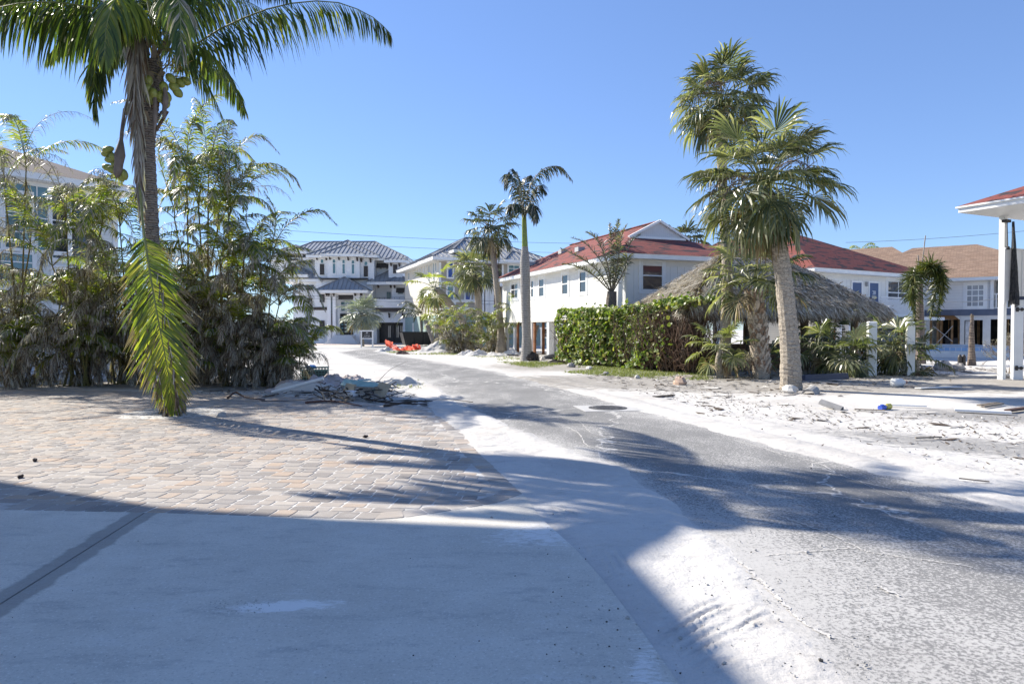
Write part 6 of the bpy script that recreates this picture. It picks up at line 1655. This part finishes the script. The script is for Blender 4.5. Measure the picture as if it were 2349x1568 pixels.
# square white gate posts
GPOST = "square white gate posts"
def gate_post(p, h, s, label, rz, cap=None, bracket=False):
    r = thing("gate_post", p, label, "post", rz, GPOST)
    mb = MB(); mb.box(-s / 2, s / 2, -s / 2, s / 2, -.05, h); mb.build("shaft", WHITE, r)
    mb = MB(); e = .015 if not cap else .02; mb.hexa([(-s / 2 - e, -s / 2 - e, h), (s / 2 + e, -s / 2 - e, h), (s / 2 + e, s / 2 + e, h), (-s / 2 - e, s / 2 + e, h), (-s / 2 + .03, -s / 2 + .03, h + .05), (s / 2 - .03, -s / 2 + .03, h + .05), (s / 2 - .03, s / 2 - .03, h + .05), (-s / 2 + .03, s / 2 - .03, h + .05)]) if not cap else mb.box(-s / 2 - e, s / 2 + e, -s / 2 - e, s / 2 + e, h, h + .11)
    mb.build("cap", cap or WHITE, r)
    if bracket:
        for z in (h - .32, .38):
            mb = MB(); mb.box(-s / 2 + .04, s / 2 + .01, -s / 2 - .03, -s / 2, z - .02, z + .03); mb.box(-s / 2 + .05, -s / 2 + .12, -s / 2 - .05, -s / 2, z - .07, z + .08); mb.box(s / 2 - .08, s / 2 - .03, -s / 2 - .045, -s / 2, z - .05, z + .06); mb.build("hinge", DARKM, r)
    return r
p = G(2332, 870); gate_post(p, 2.62, .27, "white gate post with navy cap and two black hinges, beside the porch post", -.35, NAVY, True)
p = G(1999, 861); gate_post(p, (329 - 322.4) / 683 * p.y + 1.65, .27, "thick plain white gate post left of the bleached palmetto", -.2)
p = G(2087, 861); gate_post(p, (329 - 322.8) / 683 * p.y + 1.65, .25, "white gate post right of the bleached palmetto, a wire tied to it", -.25)
p = G(1880, 848); gate_post(p, (329 - 324.5) / 683 * p.y + 1.65, .18, "slim white post under the thatch eave, next to the log posts", -.2)
mb = MB(); p = G(2297, 870); q = G(2087, 861)
def cable(name, a, b, sag, r, label, mat, grp=None, cat="cable"):
    mb = MB(); a, b = V(a), V(b); P = []
    for k in range(25):
        t = k / 24; P.append(a.lerp(b, t) - UP * (4 * sag * t * (1 - t)))
    mb.tube(P, r, 5); return obj1(mb, name, mat, label, cat, group=grp, uv=False)
WIRE = m_plain("black_cable", (.07, .075, .085), .5)
cable("guy_wire", at(2170, 692, 29), at(2292, 684, 22.7), .05, .009, "thin black wire strung left from the white porch post past the foxtail palm", WIRE)
cable("gate_wire", at(2087, 782, 24.0), at(2125, 786, 24.2), .02, .01, "short pale wire hanging off the right-hand plain gate post", m_plain("pale_wire", (.5, .5, .5), .5))
GW = "power lines over the far street"
for (x0, y0), (x1, y1), d0, d1, s, lab in (((400, 508), (1400, 559), 52, 60, .35, "topmost power line crossing the sky above the white house"), ((480, 540), (1500, 583), 54, 62, .3, "power line passing just over the grey metal ridge"), ((560, 575), (1400, 604), 56, 64, .25, "power line ending behind the tan house gable"),
                                        ((560, 672), (1150, 690), 60, 64, .1, "upper of two low cables across the white house's second floor"), ((560, 676), (1150, 698), 60.5, 64.5, .12, "lower of two low cables across the white house's second floor"), ((1940, 556), (2600, 500), 55, 50, .3, "single power line climbing right above the tan shingle roof")):
    cable("power_line", at(x0, y0, d0), at(x1, y1, d1), s, .014, lab, WIRE, GW, "power line")

# sign in front of the white house, and its twin farther right
def site_sign(pc, width, label, mirror=0):
    k = width / 1.52
    r = thing("site_sign", pc, label, "sign", 0)
    for s in (-1, 1): mb = MB(); mb.box(s * .70 * k - .08 * k, s * .70 * k + .08 * k, -.05, .05, -.05, 1.98 * k); mb.build("post", WHITE, r)
    mb = MB(); mb.box(-.86 * k, .86 * k, -.07, .07, 1.98 * k, 2.14 * k); mb.box(-.62 * k, .62 * k, -.045, .045, 1.06 * k, 1.18 * k); mb.build("rail", WHITE, r)
    mb = MB(); mb.box(-.60 * k, .60 * k, -.03, .03, 1.18 * k, 1.98 * k); pan = mb.build("panel", m_plain("sign_black", (.018, .018, .02), .4), r)
    wm = m_plain("sign_white", (.85, .85, .85), .5, .02)
    mb = MB()
    for s in (-1, 1): mb.bar((0, -.036, 1.90 * k), (s * .11 * k, -.036, 1.76 * k), .05 * k, .008, up=(0, -1, 0))
    mb.build("emblem", wm, r).parent = pan
    for tx, sz, z, sp_ in (("F E L I M", .11, 1.66, 1.5), ("HOMES", .045, 1.575, 1.5), ("239-313-7676", .135, 1.455, 1.0), ("FELIMLUXURYHOMES.COM", .072, 1.29, 1.1)):
        o = text_mesh(tx, sz * k, "lettering", wm, r, (0, -.036, z * k), (PI / 2, 0, 0), .003, 'CENTER', sp_); o.parent = pan
    return r
site_sign(G(842, 797), 1.12, "black site sign in a white frame before the silvery fan palm")
p = at(1258, 800, 58); p.z = 0
site_sign(p, 1.3, "white-framed black site sign glimpsed between the posts under the long white house")

# black skip
p = at(979, 780, 69); p.z = 0
r = thing("skip", p, "large black skip against the teal side of the tan house", "skip", .3)
mb = MB(); mb.hexa([(-2.3, -1, .15), (2.3, -1, .15), (2.3, 1, .15), (-2.3, 1, .15), (-2.6, -1.15, 1.35), (2.6, -1.15, 1.35), (2.6, 1.15, 1.35), (-2.6, 1.15, 1.35)]); mb.build("body", m_plain("skip_black", (.012, .012, .014), .5), r)
mb = MB()
for y in (-1.18, 1.18): mb.box(-2.65, 2.65, y - .05, y + .05, 1.3, 1.42)
for k in range(6): mb.bar((-2.2 + k * .88, -1.08, .15), (-2.35 + k * .94, -1.2, 1.3), .08, .06)
mb.build("rim", m_plain("skip_rim", (.02, .02, .022), .5), r)
mb = MB()
for x in (-1.8, 1.8): mb.box(x - .2, x + .2, -.9, .9, 0, .16)
mb.build("skid", DARKM, r)

# orange mesh fence, collapsed
def orange():
    rng = random.Random(2); mb = MB(); n, m = 110, 10
    path = [G(888, 801), G(905, 803), G(925, 805), G(945, 803), G(962, 803)]
    c = spline(path, n + 1); hs = [0.0] * (n + 1)
    V0 = []
    for i in range(n + 1):
        t = i / n; h = .75 * max(.3, 1 - 2.2 * t) + .12 * (t > .55) + .05 * math.sin(i * .9) + .10 * max(0, math.sin(t * 9))
        row = []
        for j in range(m + 1):
            s = j / m; row.append(mb.vert(c[i] + V((.18 * math.sin(i * .35 + s * 3) + rng.gauss(0, .03), -.5 * s * (1 - t) + .25 * math.sin(i * .5 + s * 2), max(.02, h * s + rng.gauss(0, .03))))))
        V0.append(row)
    for i in range(n):
        for j in range(m):
            if rng.random() < .07: continue
            mb.idx((V0[i][j], V0[i + 1][j], V0[i + 1][j + 1], V0[i][j + 1]))
    t = NT("orange_mesh"); col = t.mix(t.noise(t.obj(), 3, 4), (.80, .17, .10), (.85, .25, .17))
    a = t.n("BsdfPrincipled", {"Base Color": col, "Roughness": .5}); b = t.n("BsdfTranslucent", {"Color": col}); x = t.n("MixShader", {0: .4, 1: a.outputs[0], 2: b.outputs[0]}); t.t.links.new(x.outputs[0], t.out.inputs[0])
    obj1(mb, "safety_fence", t.m, "collapsed orange plastic safety mesh lying on rubble at the road's end", "safety fence", uv=False)
orange()
# sand heaps and rubble by the verge
SANDM = mat_far("heap_sand", SAND, (.45, .43, .4))
def mound(p, rx, ry, h, label, seed, rz=0, grp="sand heaps along the verge"):
    rng = random.Random(seed); fb = fbm2(rng); mb = MB(); n = 56; g = []
    for i in range(n + 1):
        row = []
        for j in range(n + 1):
            x, y = (i / n * 2 - 1), (j / n * 2 - 1); k = max(0, 1 - x * x - y * y)
            row.append(mb.vert((x * rx, y * ry, h * .5 * k ** .8 * (1 + .8 * fb(x * 5, y * 5)) + .16 * fb(x * 9, y * 9) * k + .12 * fb(x * 17, y * 17) * k + .07 * fb(x * 37, y * 37) * k - .02)))
        g.append(row)
    for i in range(n):
        for j in range(n): mb.idx((g[i][j], g[i + 1][j], g[i + 1][j + 1], g[i][j + 1]))
    obj1(mb, "sand_heap", SANDM, label, "sand heap", p, grp, rz, smooth=True, uv=False)
for xd, yd, rx, ry, h, lab in ((1118, 816, 1.5, 1.0, .42, "broad grey sand heap left of the slim cabbage palm's foot"), (1076, 815, 1.3, .9, .28, "low sand heap below the grey dried areca bush"), (1170, 812, .9, .8, .22, "small sand heap between the slim cabbage palm and the royal palm"), (1010, 808, 1.9, 1.2, .32, "rubbly sand heap under the broken grey trunks"), (965, 803, 1.3, 1.0, .28, "sand heap carrying the white end of the orange mesh"), (885, 806, 1.0, .8, .3, "sand heap at the left end of the orange mesh"), (1245, 822, 1.4, .8, .2, "low sand ridge right of the royal palm")):
    mound(G(xd, yd), rx, ry, h, lab, xd)
ROCKM = [m_plain("grey_rock", (.34, .32, .30), .9, .25, 5, .5), m_plain("pale_rock", (.60, .57, .52), .9, .15, 5, .5), m_plain("tan_rock", (.50, .36, .27), .9, .2, 5, .4)]
def rock(p, r, label, seed, m=0, flat=.7, grp=None):
    rng = random.Random(seed); mb = MB(); mb.lump((0, 0, r * flat * .45), r, r * rng.uniform(.6, .9), r * flat, rng, 0, 9, 6, .16)
    obj1(mb, "rock", ROCKM[m], label, "rock", p, grp, rng.uniform(0, 3), uv=False)
for xd, yd, r, m, lab in ((1245, 826, .2, 1, "pale rock in the grass right of the royal palm's root ball"), (1352, 848, .16, 1, "pale chunk at the hedge's left foot"), (1560, 882, .24, 2, "tan sandstone chunk on the sand below the hedge"), (1812, 901, .20, 1, "white crumpled chunk against the foot of the leaning palm"), (508, 957, .10, 0, "small dark rock beside the coconut palm's sandy ring"), (1310, 842, .2, 0, "grey rock in the grass before the hedge"), (2305, 866, .18, 1, "rounded white boulder under the bare twiggy shrub"), (2335, 868, .14, 0, "grey cobble at the base of the navy-capped post"), (1390, 860, .13, 0, "small grey rock in the weeds under the hedge's middle"), (982, 792, .5, 1, "big white slab tilted beside the broken trunks"), (1128, 1190, .022, 0, "tiny dark stone on the pale edge of the concrete"), (1462, 868, .12, 1, "white fragment among grass under the hedge's right half"), (2120, 852, .22, 0, "grey lump at the foot of the foxtail palm"), (2165, 850, .4, 0, "dark clod heap between the foxtail and the dead trunk"), (2200, 850, .3, 0, "dark low clod near the dead trunk's foot")):
    rock(G(xd, yd), r, lab, xd + yd, m)
for xd, yd, lab in ((80, 1058, "small dark seed pod lying on the sunlit pavers at the left edge, the upper one"), (47, 1096, "small dark seed pod on the pavers at the left edge, just above the house's shadow"), (838, 1003, "dark seed pod on the pavers beside the frond's shadow")):
    rng = random.Random(xd); mb = MB(); mb.lump((0, 0, .018), .045, .026, .022, rng, 0, 8, 5, .2); obj1(mb, "seed_pod", m_plain("pod_brown", (.05, .03, .022), .7), lab, "seed pod", G(xd, yd, .014), "seed pods on the pavers", rng.uniform(0, 3), uv=False)
# manhole in its concrete collar
c = G(1394, 936.5); r = thing("manhole", c + V((0, 0, .006)), "round iron manhole cover set in a square concrete collar on the road", "manhole cover", .15)
mb = MB(); mb.box(-.62, .62, -.52, .52, -.03, .006); mb.build("collar", m_plain("collar_concrete", (.46, .45, .43), .85, .08, 6, .2), r)
mb = MB(); mb.tube([(0, 0, 0), (0, 0, .014)], .40, 40); mb.build("rim", m_plain("iron_rim", (.10, .095, .09), .6, .2, 5, 0, .6), r)
mb = MB(); mb.tube([(0, 0, .01), (0, 0, .018)], .34, 40)
for i in range(-6, 7):
    for j in range(-6, 7):
        if i * i + j * j < 37 and (i + j) % 2 == 0: mb.box(i * .05 - .02, i * .05 + .02, j * .05 - .013, j * .05 + .013, .018, .026)
mb.build("cover", m_plain("iron_cover", (.17, .16, .15), .6, .3, 9, 0, .5), r)
# navy parking bumper
a, b = G(1842, 873), G(1943, 868); L = (b - a).length
mb = MB(); mb.hexa([(-L / 2, -.09, 0), (L / 2, -.09, 0), (L / 2, .09, 0), (-L / 2, .09, 0), (-L / 2 + .03, -.06, .19), (L / 2 - .03, -.06, .19), (L / 2 - .03, .06, .19), (-L / 2 + .03, .06, .19)])
obj1(mb, "parking_bumper", NAVY, "dark navy parking bumper lying in front of the palmettos", "parking bumper", (a + b) / 2, None, math.atan2(b.y - a.y, b.x - a.x))
# black tarps and scraps by the royal palm
def tarp(p, rx, ry, h, label, seed, mat, rz=0, name="tarp", cat="tarpaulin", grp=None, fold=7):
    rng = random.Random(seed); fb = fbm2(rng); mb = MB(); n = 30; g = []
    for i in range(n + 1):
        row = []
        for j in range(n + 1):
            x, y = (i / n * 2 - 1), (j / n * 2 - 1); k = max(0, 1 - x ** 4) * max(0, 1 - y ** 4)
            row.append(mb.vert((x * rx * (1 + .15 * fb(y * 4, 1)), y * ry * (1 + .2 * fb(x * 4, 2)), .015 + k * h * (.6 + .6 * fb(x * 4, y * 4)) + .35 * h * k * abs(fb(x * fold, y * fold)))))
        g.append(row)
    for i in range(n):
        for j in range(n): mb.idx((g[i][j], g[i + 1][j], g[i + 1][j + 1], g[i][j + 1]))
    o = mb.build(name, mat, None, smooth=True, uv=False); o.location = p; o.rotation_euler = (0, 0, rz); tag(o, label, cat, grp)
    so = o.modifiers.new("thick", 'SOLIDIFY'); so.thickness = .02
    return o
BLK = m_plain("black_tarp", (.022, .021, .022), .5, .2, 4)
tarp(G(1300, 823), 1.5, .5, .22, "black tarpaulin lying under the long white house, right of the royal palm", 3, BLK)
tarp(G(1170, 816), .6, .35, .15, "black scrap at the royal palm's left side", 5, BLK)
tarp(G(1100, 806), .9, .4, .4, "black sheeting crumpled beneath the shaggy round-headed palm", 6, BLK)
tarp(G(925, 812), .4, .2, .16, "rust-brown sheet scrap standing before the orange mesh", 8, m_plain("rust_scrap", (.14, .085, .06), .8))
tarp(G(1290, 833), .7, .3, .12, "dark bark slab lying in the grass right of the root ball", 9, m_plain("dark_bark_slab", (.06, .05, .042), .9))
# the debris heap left of the road
CLOTH = NT("stained_cloth"); _c = CLOTH.mix(CLOTH.step(CLOTH.noise(CLOTH.obj(), 1.8, 6, .7), .35, .7), (.40, .345, .335), (.52, .46, .45)); CLOTH.pbr(_c, .9, CLOTH.bump(CLOTH.noise(CLOTH.mapv(CLOTH.obj(), (3, 8, 4)), 2.5, 6, .6), .8, .04), spec=.2); CLOTH = CLOTH.m
def cloth(p, rx, ry, h, label, seed, rz):
    rng = random.Random(seed); fb = fbm2(rng); mb = MB(); n = 96; g = []
    for i in range(n + 1):
        row = []
        for j in range(n + 1):
            x, y = (i / n * 2 - 1), (j / n * 2 - 1); r2 = x * x + y * y; k = max(0, 1 - max(abs(x), abs(y)) ** 3)
            z = h * k ** .6 * (.75 + .5 * fb(x * 3, y * 3)) + k * .05 * math.sin(7 * x + 3 * y + 6 * fb(x * 1.6, y * 1.6)) + k * .035 * math.sin(17 * x + 7 * y + 9 * fb(x * 1.7, y * 2)) + k * .02 * math.sin(31 * x - 12 * y + 12 * fb(x * 2, y * 2)) + k * .012 * math.sin(47 * y + 15 * x + 14 * fb(x * 2, y * 2))
            row.append(mb.vert((x * rx * (1 + .18 * fb(y * 5, 4)), y * ry * (1 + .18 * fb(x * 5, 7)), z)))
        g.append(row)
    for i in range(n):
        for j in range(n): mb.idx((g[i][j], g[i + 1][j], g[i + 1][j + 1], g[i][j + 1]))
    o = mb.build("discarded_sheet", CLOTH, None, smooth=True, uv=False); o.location = p; o.rotation_euler = (0, 0, rz)
    tag(o, label, "cloth"); so = o.modifiers.new("thick", 'SOLIDIFY'); so.thickness = .03
cloth(G(716, 893), 1.0, .60, .36, "large crumpled pinkish-grey sheet heaped beside the areca's skirt", 1, .1)
cloth(G(775, 880), .9, .5, .46, "folded pinkish mattress cover sagging over the back of the debris heap", 2, -.25)
def plank(name, P, Q, wd, th, mat, label, cat="board", grp=None, up=(0, 0, 1)):
    mb = MB(); P, Q = V(P), V(Q); c = (P + Q) / 2; mb.bar(P - c, Q - c, wd, th, 0, up); return obj1(mb, name, mat, label, cat, c, grp)
PVC = m_plain("white_pipe", (.74, .73, .71), .4, .06)
mb = MB(); a, b = G(624, 905) + UP * .06, at(742, 868, 17.2); mb.tube([a, (a + b) / 2, b], .045, 10); obj1(mb, "drain_pipe", PVC, "long white pipe sloping from the drive up onto the crumpled sheet", "pipe")
BRD = m_bark("weathered_board", (.36, .31, .25), (.20, .165, .13), 5, .85, .2)
GRN = m_plain("aqua_board", (.27, .42, .41), .6, .15, 4); TANB = m_plain("tan_board", (.40, .33, .23), .8, .2, 4)
GB = "broken boards in the debris heap"
plank("board", at(786, 876, 16.5), at(878, 889, 15.9), .22, .03, GRN, "long aqua-green board lying across the debris heap", grp=GB, up=(0, -.7, .7))
plank("board", at(822, 872, 17), at(850, 870, 17.1), .3, .02, GRN, "short torn aqua scrap behind the long green board", grp=GB)
plank("board", at(862, 894, 15.8) , at(888, 898, 15.6), .40, .03, TANB, "square brown panel leaning at the right end of the heap", grp=GB, up=(0, -.8, .5))
plank("board", at(782, 905, 15.6), at(800, 918, 15.2), .13, .04, BRD, "pale splintered stub poking down at the heap's front", grp=GB)
plank("board", at(790, 892, 16.2), at(812, 896, 16), .3, .03, TANB, "tan panel standing just left of the pale plank", grp=GB, up=(0, -.9, .3))
plank("board", at(808, 902, 15.7), at(880, 884, 15.9), .09, .04, BRD, "narrow pale plank crossing under the aqua board", grp=GB)
plank("board", at(815, 888, 16), at(872, 890, 15.8), .11, .03, BRD, "grey plank lying along the heap's middle", grp=GB)
plank("board", at(800, 900, 15.9), at(818, 903, 15.7), .22, .1, m_plain("white_foam", (.7, .7, .7), .8), "small white foam block in the heap's shade", "block")
rng = random.Random(44)
mb = MB()
for k in range(170):
    c = G(rng.uniform(735, 900), rng.uniform(894, 928)); a = rng.uniform(0, 6.28); L_ = rng.uniform(.1, .5); mb.bar(c + V((0, 0, .03 + rng.uniform(0, .22))), c + V((math.cos(a) * L_, math.sin(a) * L_ * .5, .03 + rng.uniform(0, .25))), rng.uniform(.015, .06), rng.uniform(.008, .03), rng.choice((0, 0, 1, 2)))
tag(mb.build("splinter_heap", [m_plain("dark_splinter", (.06, .048, .04), .9), BRD, m_plain("grey_splinter", (.25, .23, .21), .9)], uv=False), "tangle of dark splinters and bark under the boards", "splinters", kind="stuff")
mound(G(860, 885), 1.5, .8, .42, "silty mound carrying the boards at the right of the debris heap", 5, .2, "mounds under the debris heap")
mound(G(740, 896), 1.5, .7, .2, "low mound under the crumpled sheets", 6, 0, "mounds under the debris heap")
c = at(722, 858, 22.0); c.z = 0
r = thing("crate", c, "teal wire-sided plastic crate behind the heap, a blue bag on top", "crate", .2)
mb = MB()
for k in range(10):
    x = -.42 + k * .093
    for y in (-.25, .25): mb.box(x - .012, x + .012, y - .012, y + .012, .03, .42)
for k in range(5):
    z = .05 + k * .095
    for y in (-.25, .25): mb.box(-.42, .42, y - .016, y + .016, z - .012, z + .012)
    for x in (-.42, .42): mb.box(x - .016, x + .016, -.25, .25, z - .012, z + .012)
mb.build("basket", m_plain("teal_plastic", (.05, .13, .13), .5), r)
mb = MB(); mb.box(-.41, .41, -.24, .24, .02, .05); mb.box(-.38, .38, -.21, .21, .05, .33); mb.build("contents", m_plain("teal_dark", (.04, .075, .08), .8), r)
rng = random.Random(3); mb = MB(); mb.lump((0, 0, 0), .17, .12, .07, rng, 0, 10, 6, .2); obj1(mb, "blue_bag", m_plain("blue_plastic", (.05, .18, .50), .35), "small crumpled blue bag on the teal crate", "bag", c + V((-.12, 0, .44)), uv=False)
# dark roots and fallen fronds along the drive's far edge
DRK = m_plain("dark_root", (.055, .040, .032), .85, .3, 6)
def root_(pts, r, label, mat=DRK, name="fallen_branch", cat="branch", grp="dark branches along the drive's far edge"):
    r = r * .55; P = spline(pts, 24); c = P[12].copy(); mb = MB(); rng = random.Random(int(pts[0].x * 100)); mb.tube([p - c for p in P], [r * (1 - .6 * k / 23) * rng.uniform(.8, 1.2) for k in range(24)], 6, 0, True, rng, .15); obj1(mb, name, mat, label, cat, c, grp, uv=False)
up_ = lambda p, z: p + V((0, 0, z))
root_([up_(G(523, 918), .06), up_(G(540, 911), .12), up_(G(560, 914), .05), up_(G(590, 921), .06), up_(G(608, 921), .05)], .05, "dark curled frond sheath lying alone on the pavers", m_plain("sheath_brown", (.075, .035, .025), .6, .3, 5))
root_([up_(G(600, 922), .03), up_(G(680, 923), .05), up_(G(760, 918), .08)], .02, "thin dark stick reaching from the sheath to the debris heap")
root_([up_(G(740, 905), .12), up_(G(820, 918), .09), up_(G(880, 928), .06), up_(G(980, 932), .04)], .06, "long dark branch along the front of the debris heap")
root_([up_(G(700, 928), .05), up_(G(760, 926), .06), up_(G(830, 935), .04)], .05, "reddish dark root strand on the pavers below the crumpled sheet", m_plain("red_root", (.10, .05, .04), .85))
root_([up_(G(880, 934), .03), up_(G(950, 930), .09), up_(G(992, 926), .06)], .05, "dark root lump at the road end of the debris heap")
root_([up_(G(860, 912), .3), up_(G(895, 888), .5), up_(G(935, 872), .62)], .014, "bare twig standing up from the heap's right end")
root_([up_(G(1085, 925), .03), up_(G(1030, 920), .04), up_(G(960, 921), .03)], .018, "thin stick on the sand between the heap and the road")
# scraps on the sand at the right
GP2 = "scrap boards on the sand at the right"
for (x0, y0), (x1, y1), wd, th, mt, lab in (((2190, 945), (2320, 952), .18, .04, PVC, "long white board lying flat at the far right"), ((2018, 932), (2125, 936), .10, .03, PVC, "thin white strip beside the blue-capped bottle"), ((2075, 888), (2145, 892), .16, .02, BRD, "grey board half buried near the white jug"), ((2105, 893), (2200, 890), .2, .02, PVC, "white sheet scrap just beyond the white jug"),
                                       ((2245, 934), (2290, 928), .08, .03, BRD, "grey stick crossing another near the right edge"), ((2255, 937), (2300, 930), .06, .03, BRD, "second of two crossed grey sticks near the right edge"), ((2310, 948), (2360, 941), .10, .05, m_plain("rusty_bar", (.10, .055, .04), .8), "rust-brown bar at the right edge of the frame"), ((2200, 1104), (2270, 1112), .02, .012, BRD, "small dry stick on the sand at the lower right"),
                                       ((2100, 1010), (2160, 1008), .02, .02, BRD, "small stick on the bare grey patch at the right"), ((1960, 942), (2030, 945), .1, .015, BRD, "flat grey slat in front of the broken tile"), ((1500, 914), (1545, 910), .1, .03, DRK, "dark scrap on the sand left of the leaning palm")):
    a, b = up_(G(x0, y0), .03 + th / 2), up_(G(x1, y1), .03 + th / 2); plank("scrap_board", a, b, wd, th, mt, lab, "board", GP2)
def tile(p, s, label, mat, seed, rz, tilt):
    mb = MB(); n = 8; g = []
    for i in range(n + 1):
        a = PI * (i / n); g.append((mb.vert((-s * math.cos(a) * .6, -s, s * .55 * math.sin(a))), mb.vert((-s * math.cos(a) * .6, s, s * .55 * math.sin(a)))))
    for i in range(n): mb.idx((g[i][0], g[i + 1][0], g[i + 1][1], g[i][1]))
    o = mb.build("broken_tile", mat, None, uv=False); o.location = p; o.rotation_euler = (tilt, .2, rz); so = o.modifiers.new("t", 'SOLIDIFY'); so.thickness = .025; tag(o, label, "tile")
tile(G(1905, 938) + UP * .02, .22, "broken grey tile propped on the sand right of the leaning palm", m_plain("tile_grey", (.36, .34, .31), .8, .15, 5), 1, .9, .3)
tile(G(1860, 903) + UP * .02, .28, "grey ridge tile resting by the foot of the leaning palm", m_plain("tile_slate", (.33, .32, .30), .8, .15, 5), 2, -.6, .1)
# bottle and jug
c = G(2030, 939); r = thing("cleaner_bottle", c + UP * .06, "small yellow bottle with a blue cap lying on the sand", "bottle", .5)
mb = MB(); mb.tube([(0, 0, 0), (.02, 0, 0), (.16, 0, 0), (.2, 0, 0)], [.03, .062, .062, .03], 12); mb.build("body", m_plain("yellow_plastic", (.62, .52, .10), .35), r)
mb = MB(); mb.tube([(-.2, -.02, -.01), (-.08, -.01, -.01), (0, 0, 0)], [.05, .065, .045], 12); mb.build("cap", m_plain("blue_cap", (.06, .12, .55), .35), r)
c = G(2060, 887); r = thing("plastic_jug", c + UP * .12, "translucent white jug lying on its side on the sand", "jug", .2)
mb = MB(); mb.tube([(-.2, 0, 0), (-.17, 0, 0), (.1, 0, 0), (.19, 0, .01), (.24, 0, .01)], [.06, .13, .13, .06, .04], 14); mb.build("body", m_plain("milky_plastic", (.72, .72, .70), .3, .04), r, smooth=True)
mb = MB(); mb.tube([(.24, 0, .01), (.28, 0, .01)], .045, 12); mb.build("cap", m_plain("red_brown_cap", (.28, .10, .07), .4), r)
# speckled pieces near the dead trunk
c = G(2206, 838); r = thing("gas_canister", c, "small black twin canister at the dead trunk's left foot", "canister", 0)
for x in (-.09, .09): mb = MB(); mb.tube([(x, 0, 0), (x, 0, .4), (x, 0, .5)], [.085, .085, .04], 12); mb.build("bottle", DARKM, r)
# the empty pool's raised rim: white shell, blue waterline tiles
PA, PB = at(2100, 826, 41.0), at(2330, 826, 39.5); PA.z = PB.z = 0
rzp = math.atan2(PB.y - PA.y, PB.x - PA.x); Lp_ = (PB - PA).length
r = thing("pool", PA, "raised rim of an empty pool with a band of pale blue tiles", "pool", rzp)
mb = MB()
mb.box(0, Lp_, 0, .25, 0, .62); mb.box(0, Lp_, 6.0, 6.25, 0, .66); mb.box(0, .25, .25, 6, 0, .64); mb.box(Lp_ - .25, Lp_, .25, 6, 0, .64)
mb.build("shell", m_plain("pool_plaster", (.72, .71, .69), .8, .08, 2), r)
t = NT("pool_tile"); bt = t.n("TexBrick", {"Vector": t.uv(), "Color1": (.13, .30, .56), "Color2": (.24, .42, .66), "Mortar": (.7, .72, .74), "Scale": 1.0, "Mortar Size": .012, "Brick Width": .3, "Row Height": .3}); bt.offset = 0; t.pbr(bt.outputs[0], .25); 
mb = MB(); mb.box(.01, Lp_ - .01, -.015, 0, .38, .60); mb.build("tile_band", t.m, r)
mb = MB(); mb.box(-.02, Lp_ + .02, -.05, .32, .62, .69); mb.build("coping", m_plain("blue_coping", (.30, .42, .58), .6, .1), r)
p = at(2175, 795, 45.5)
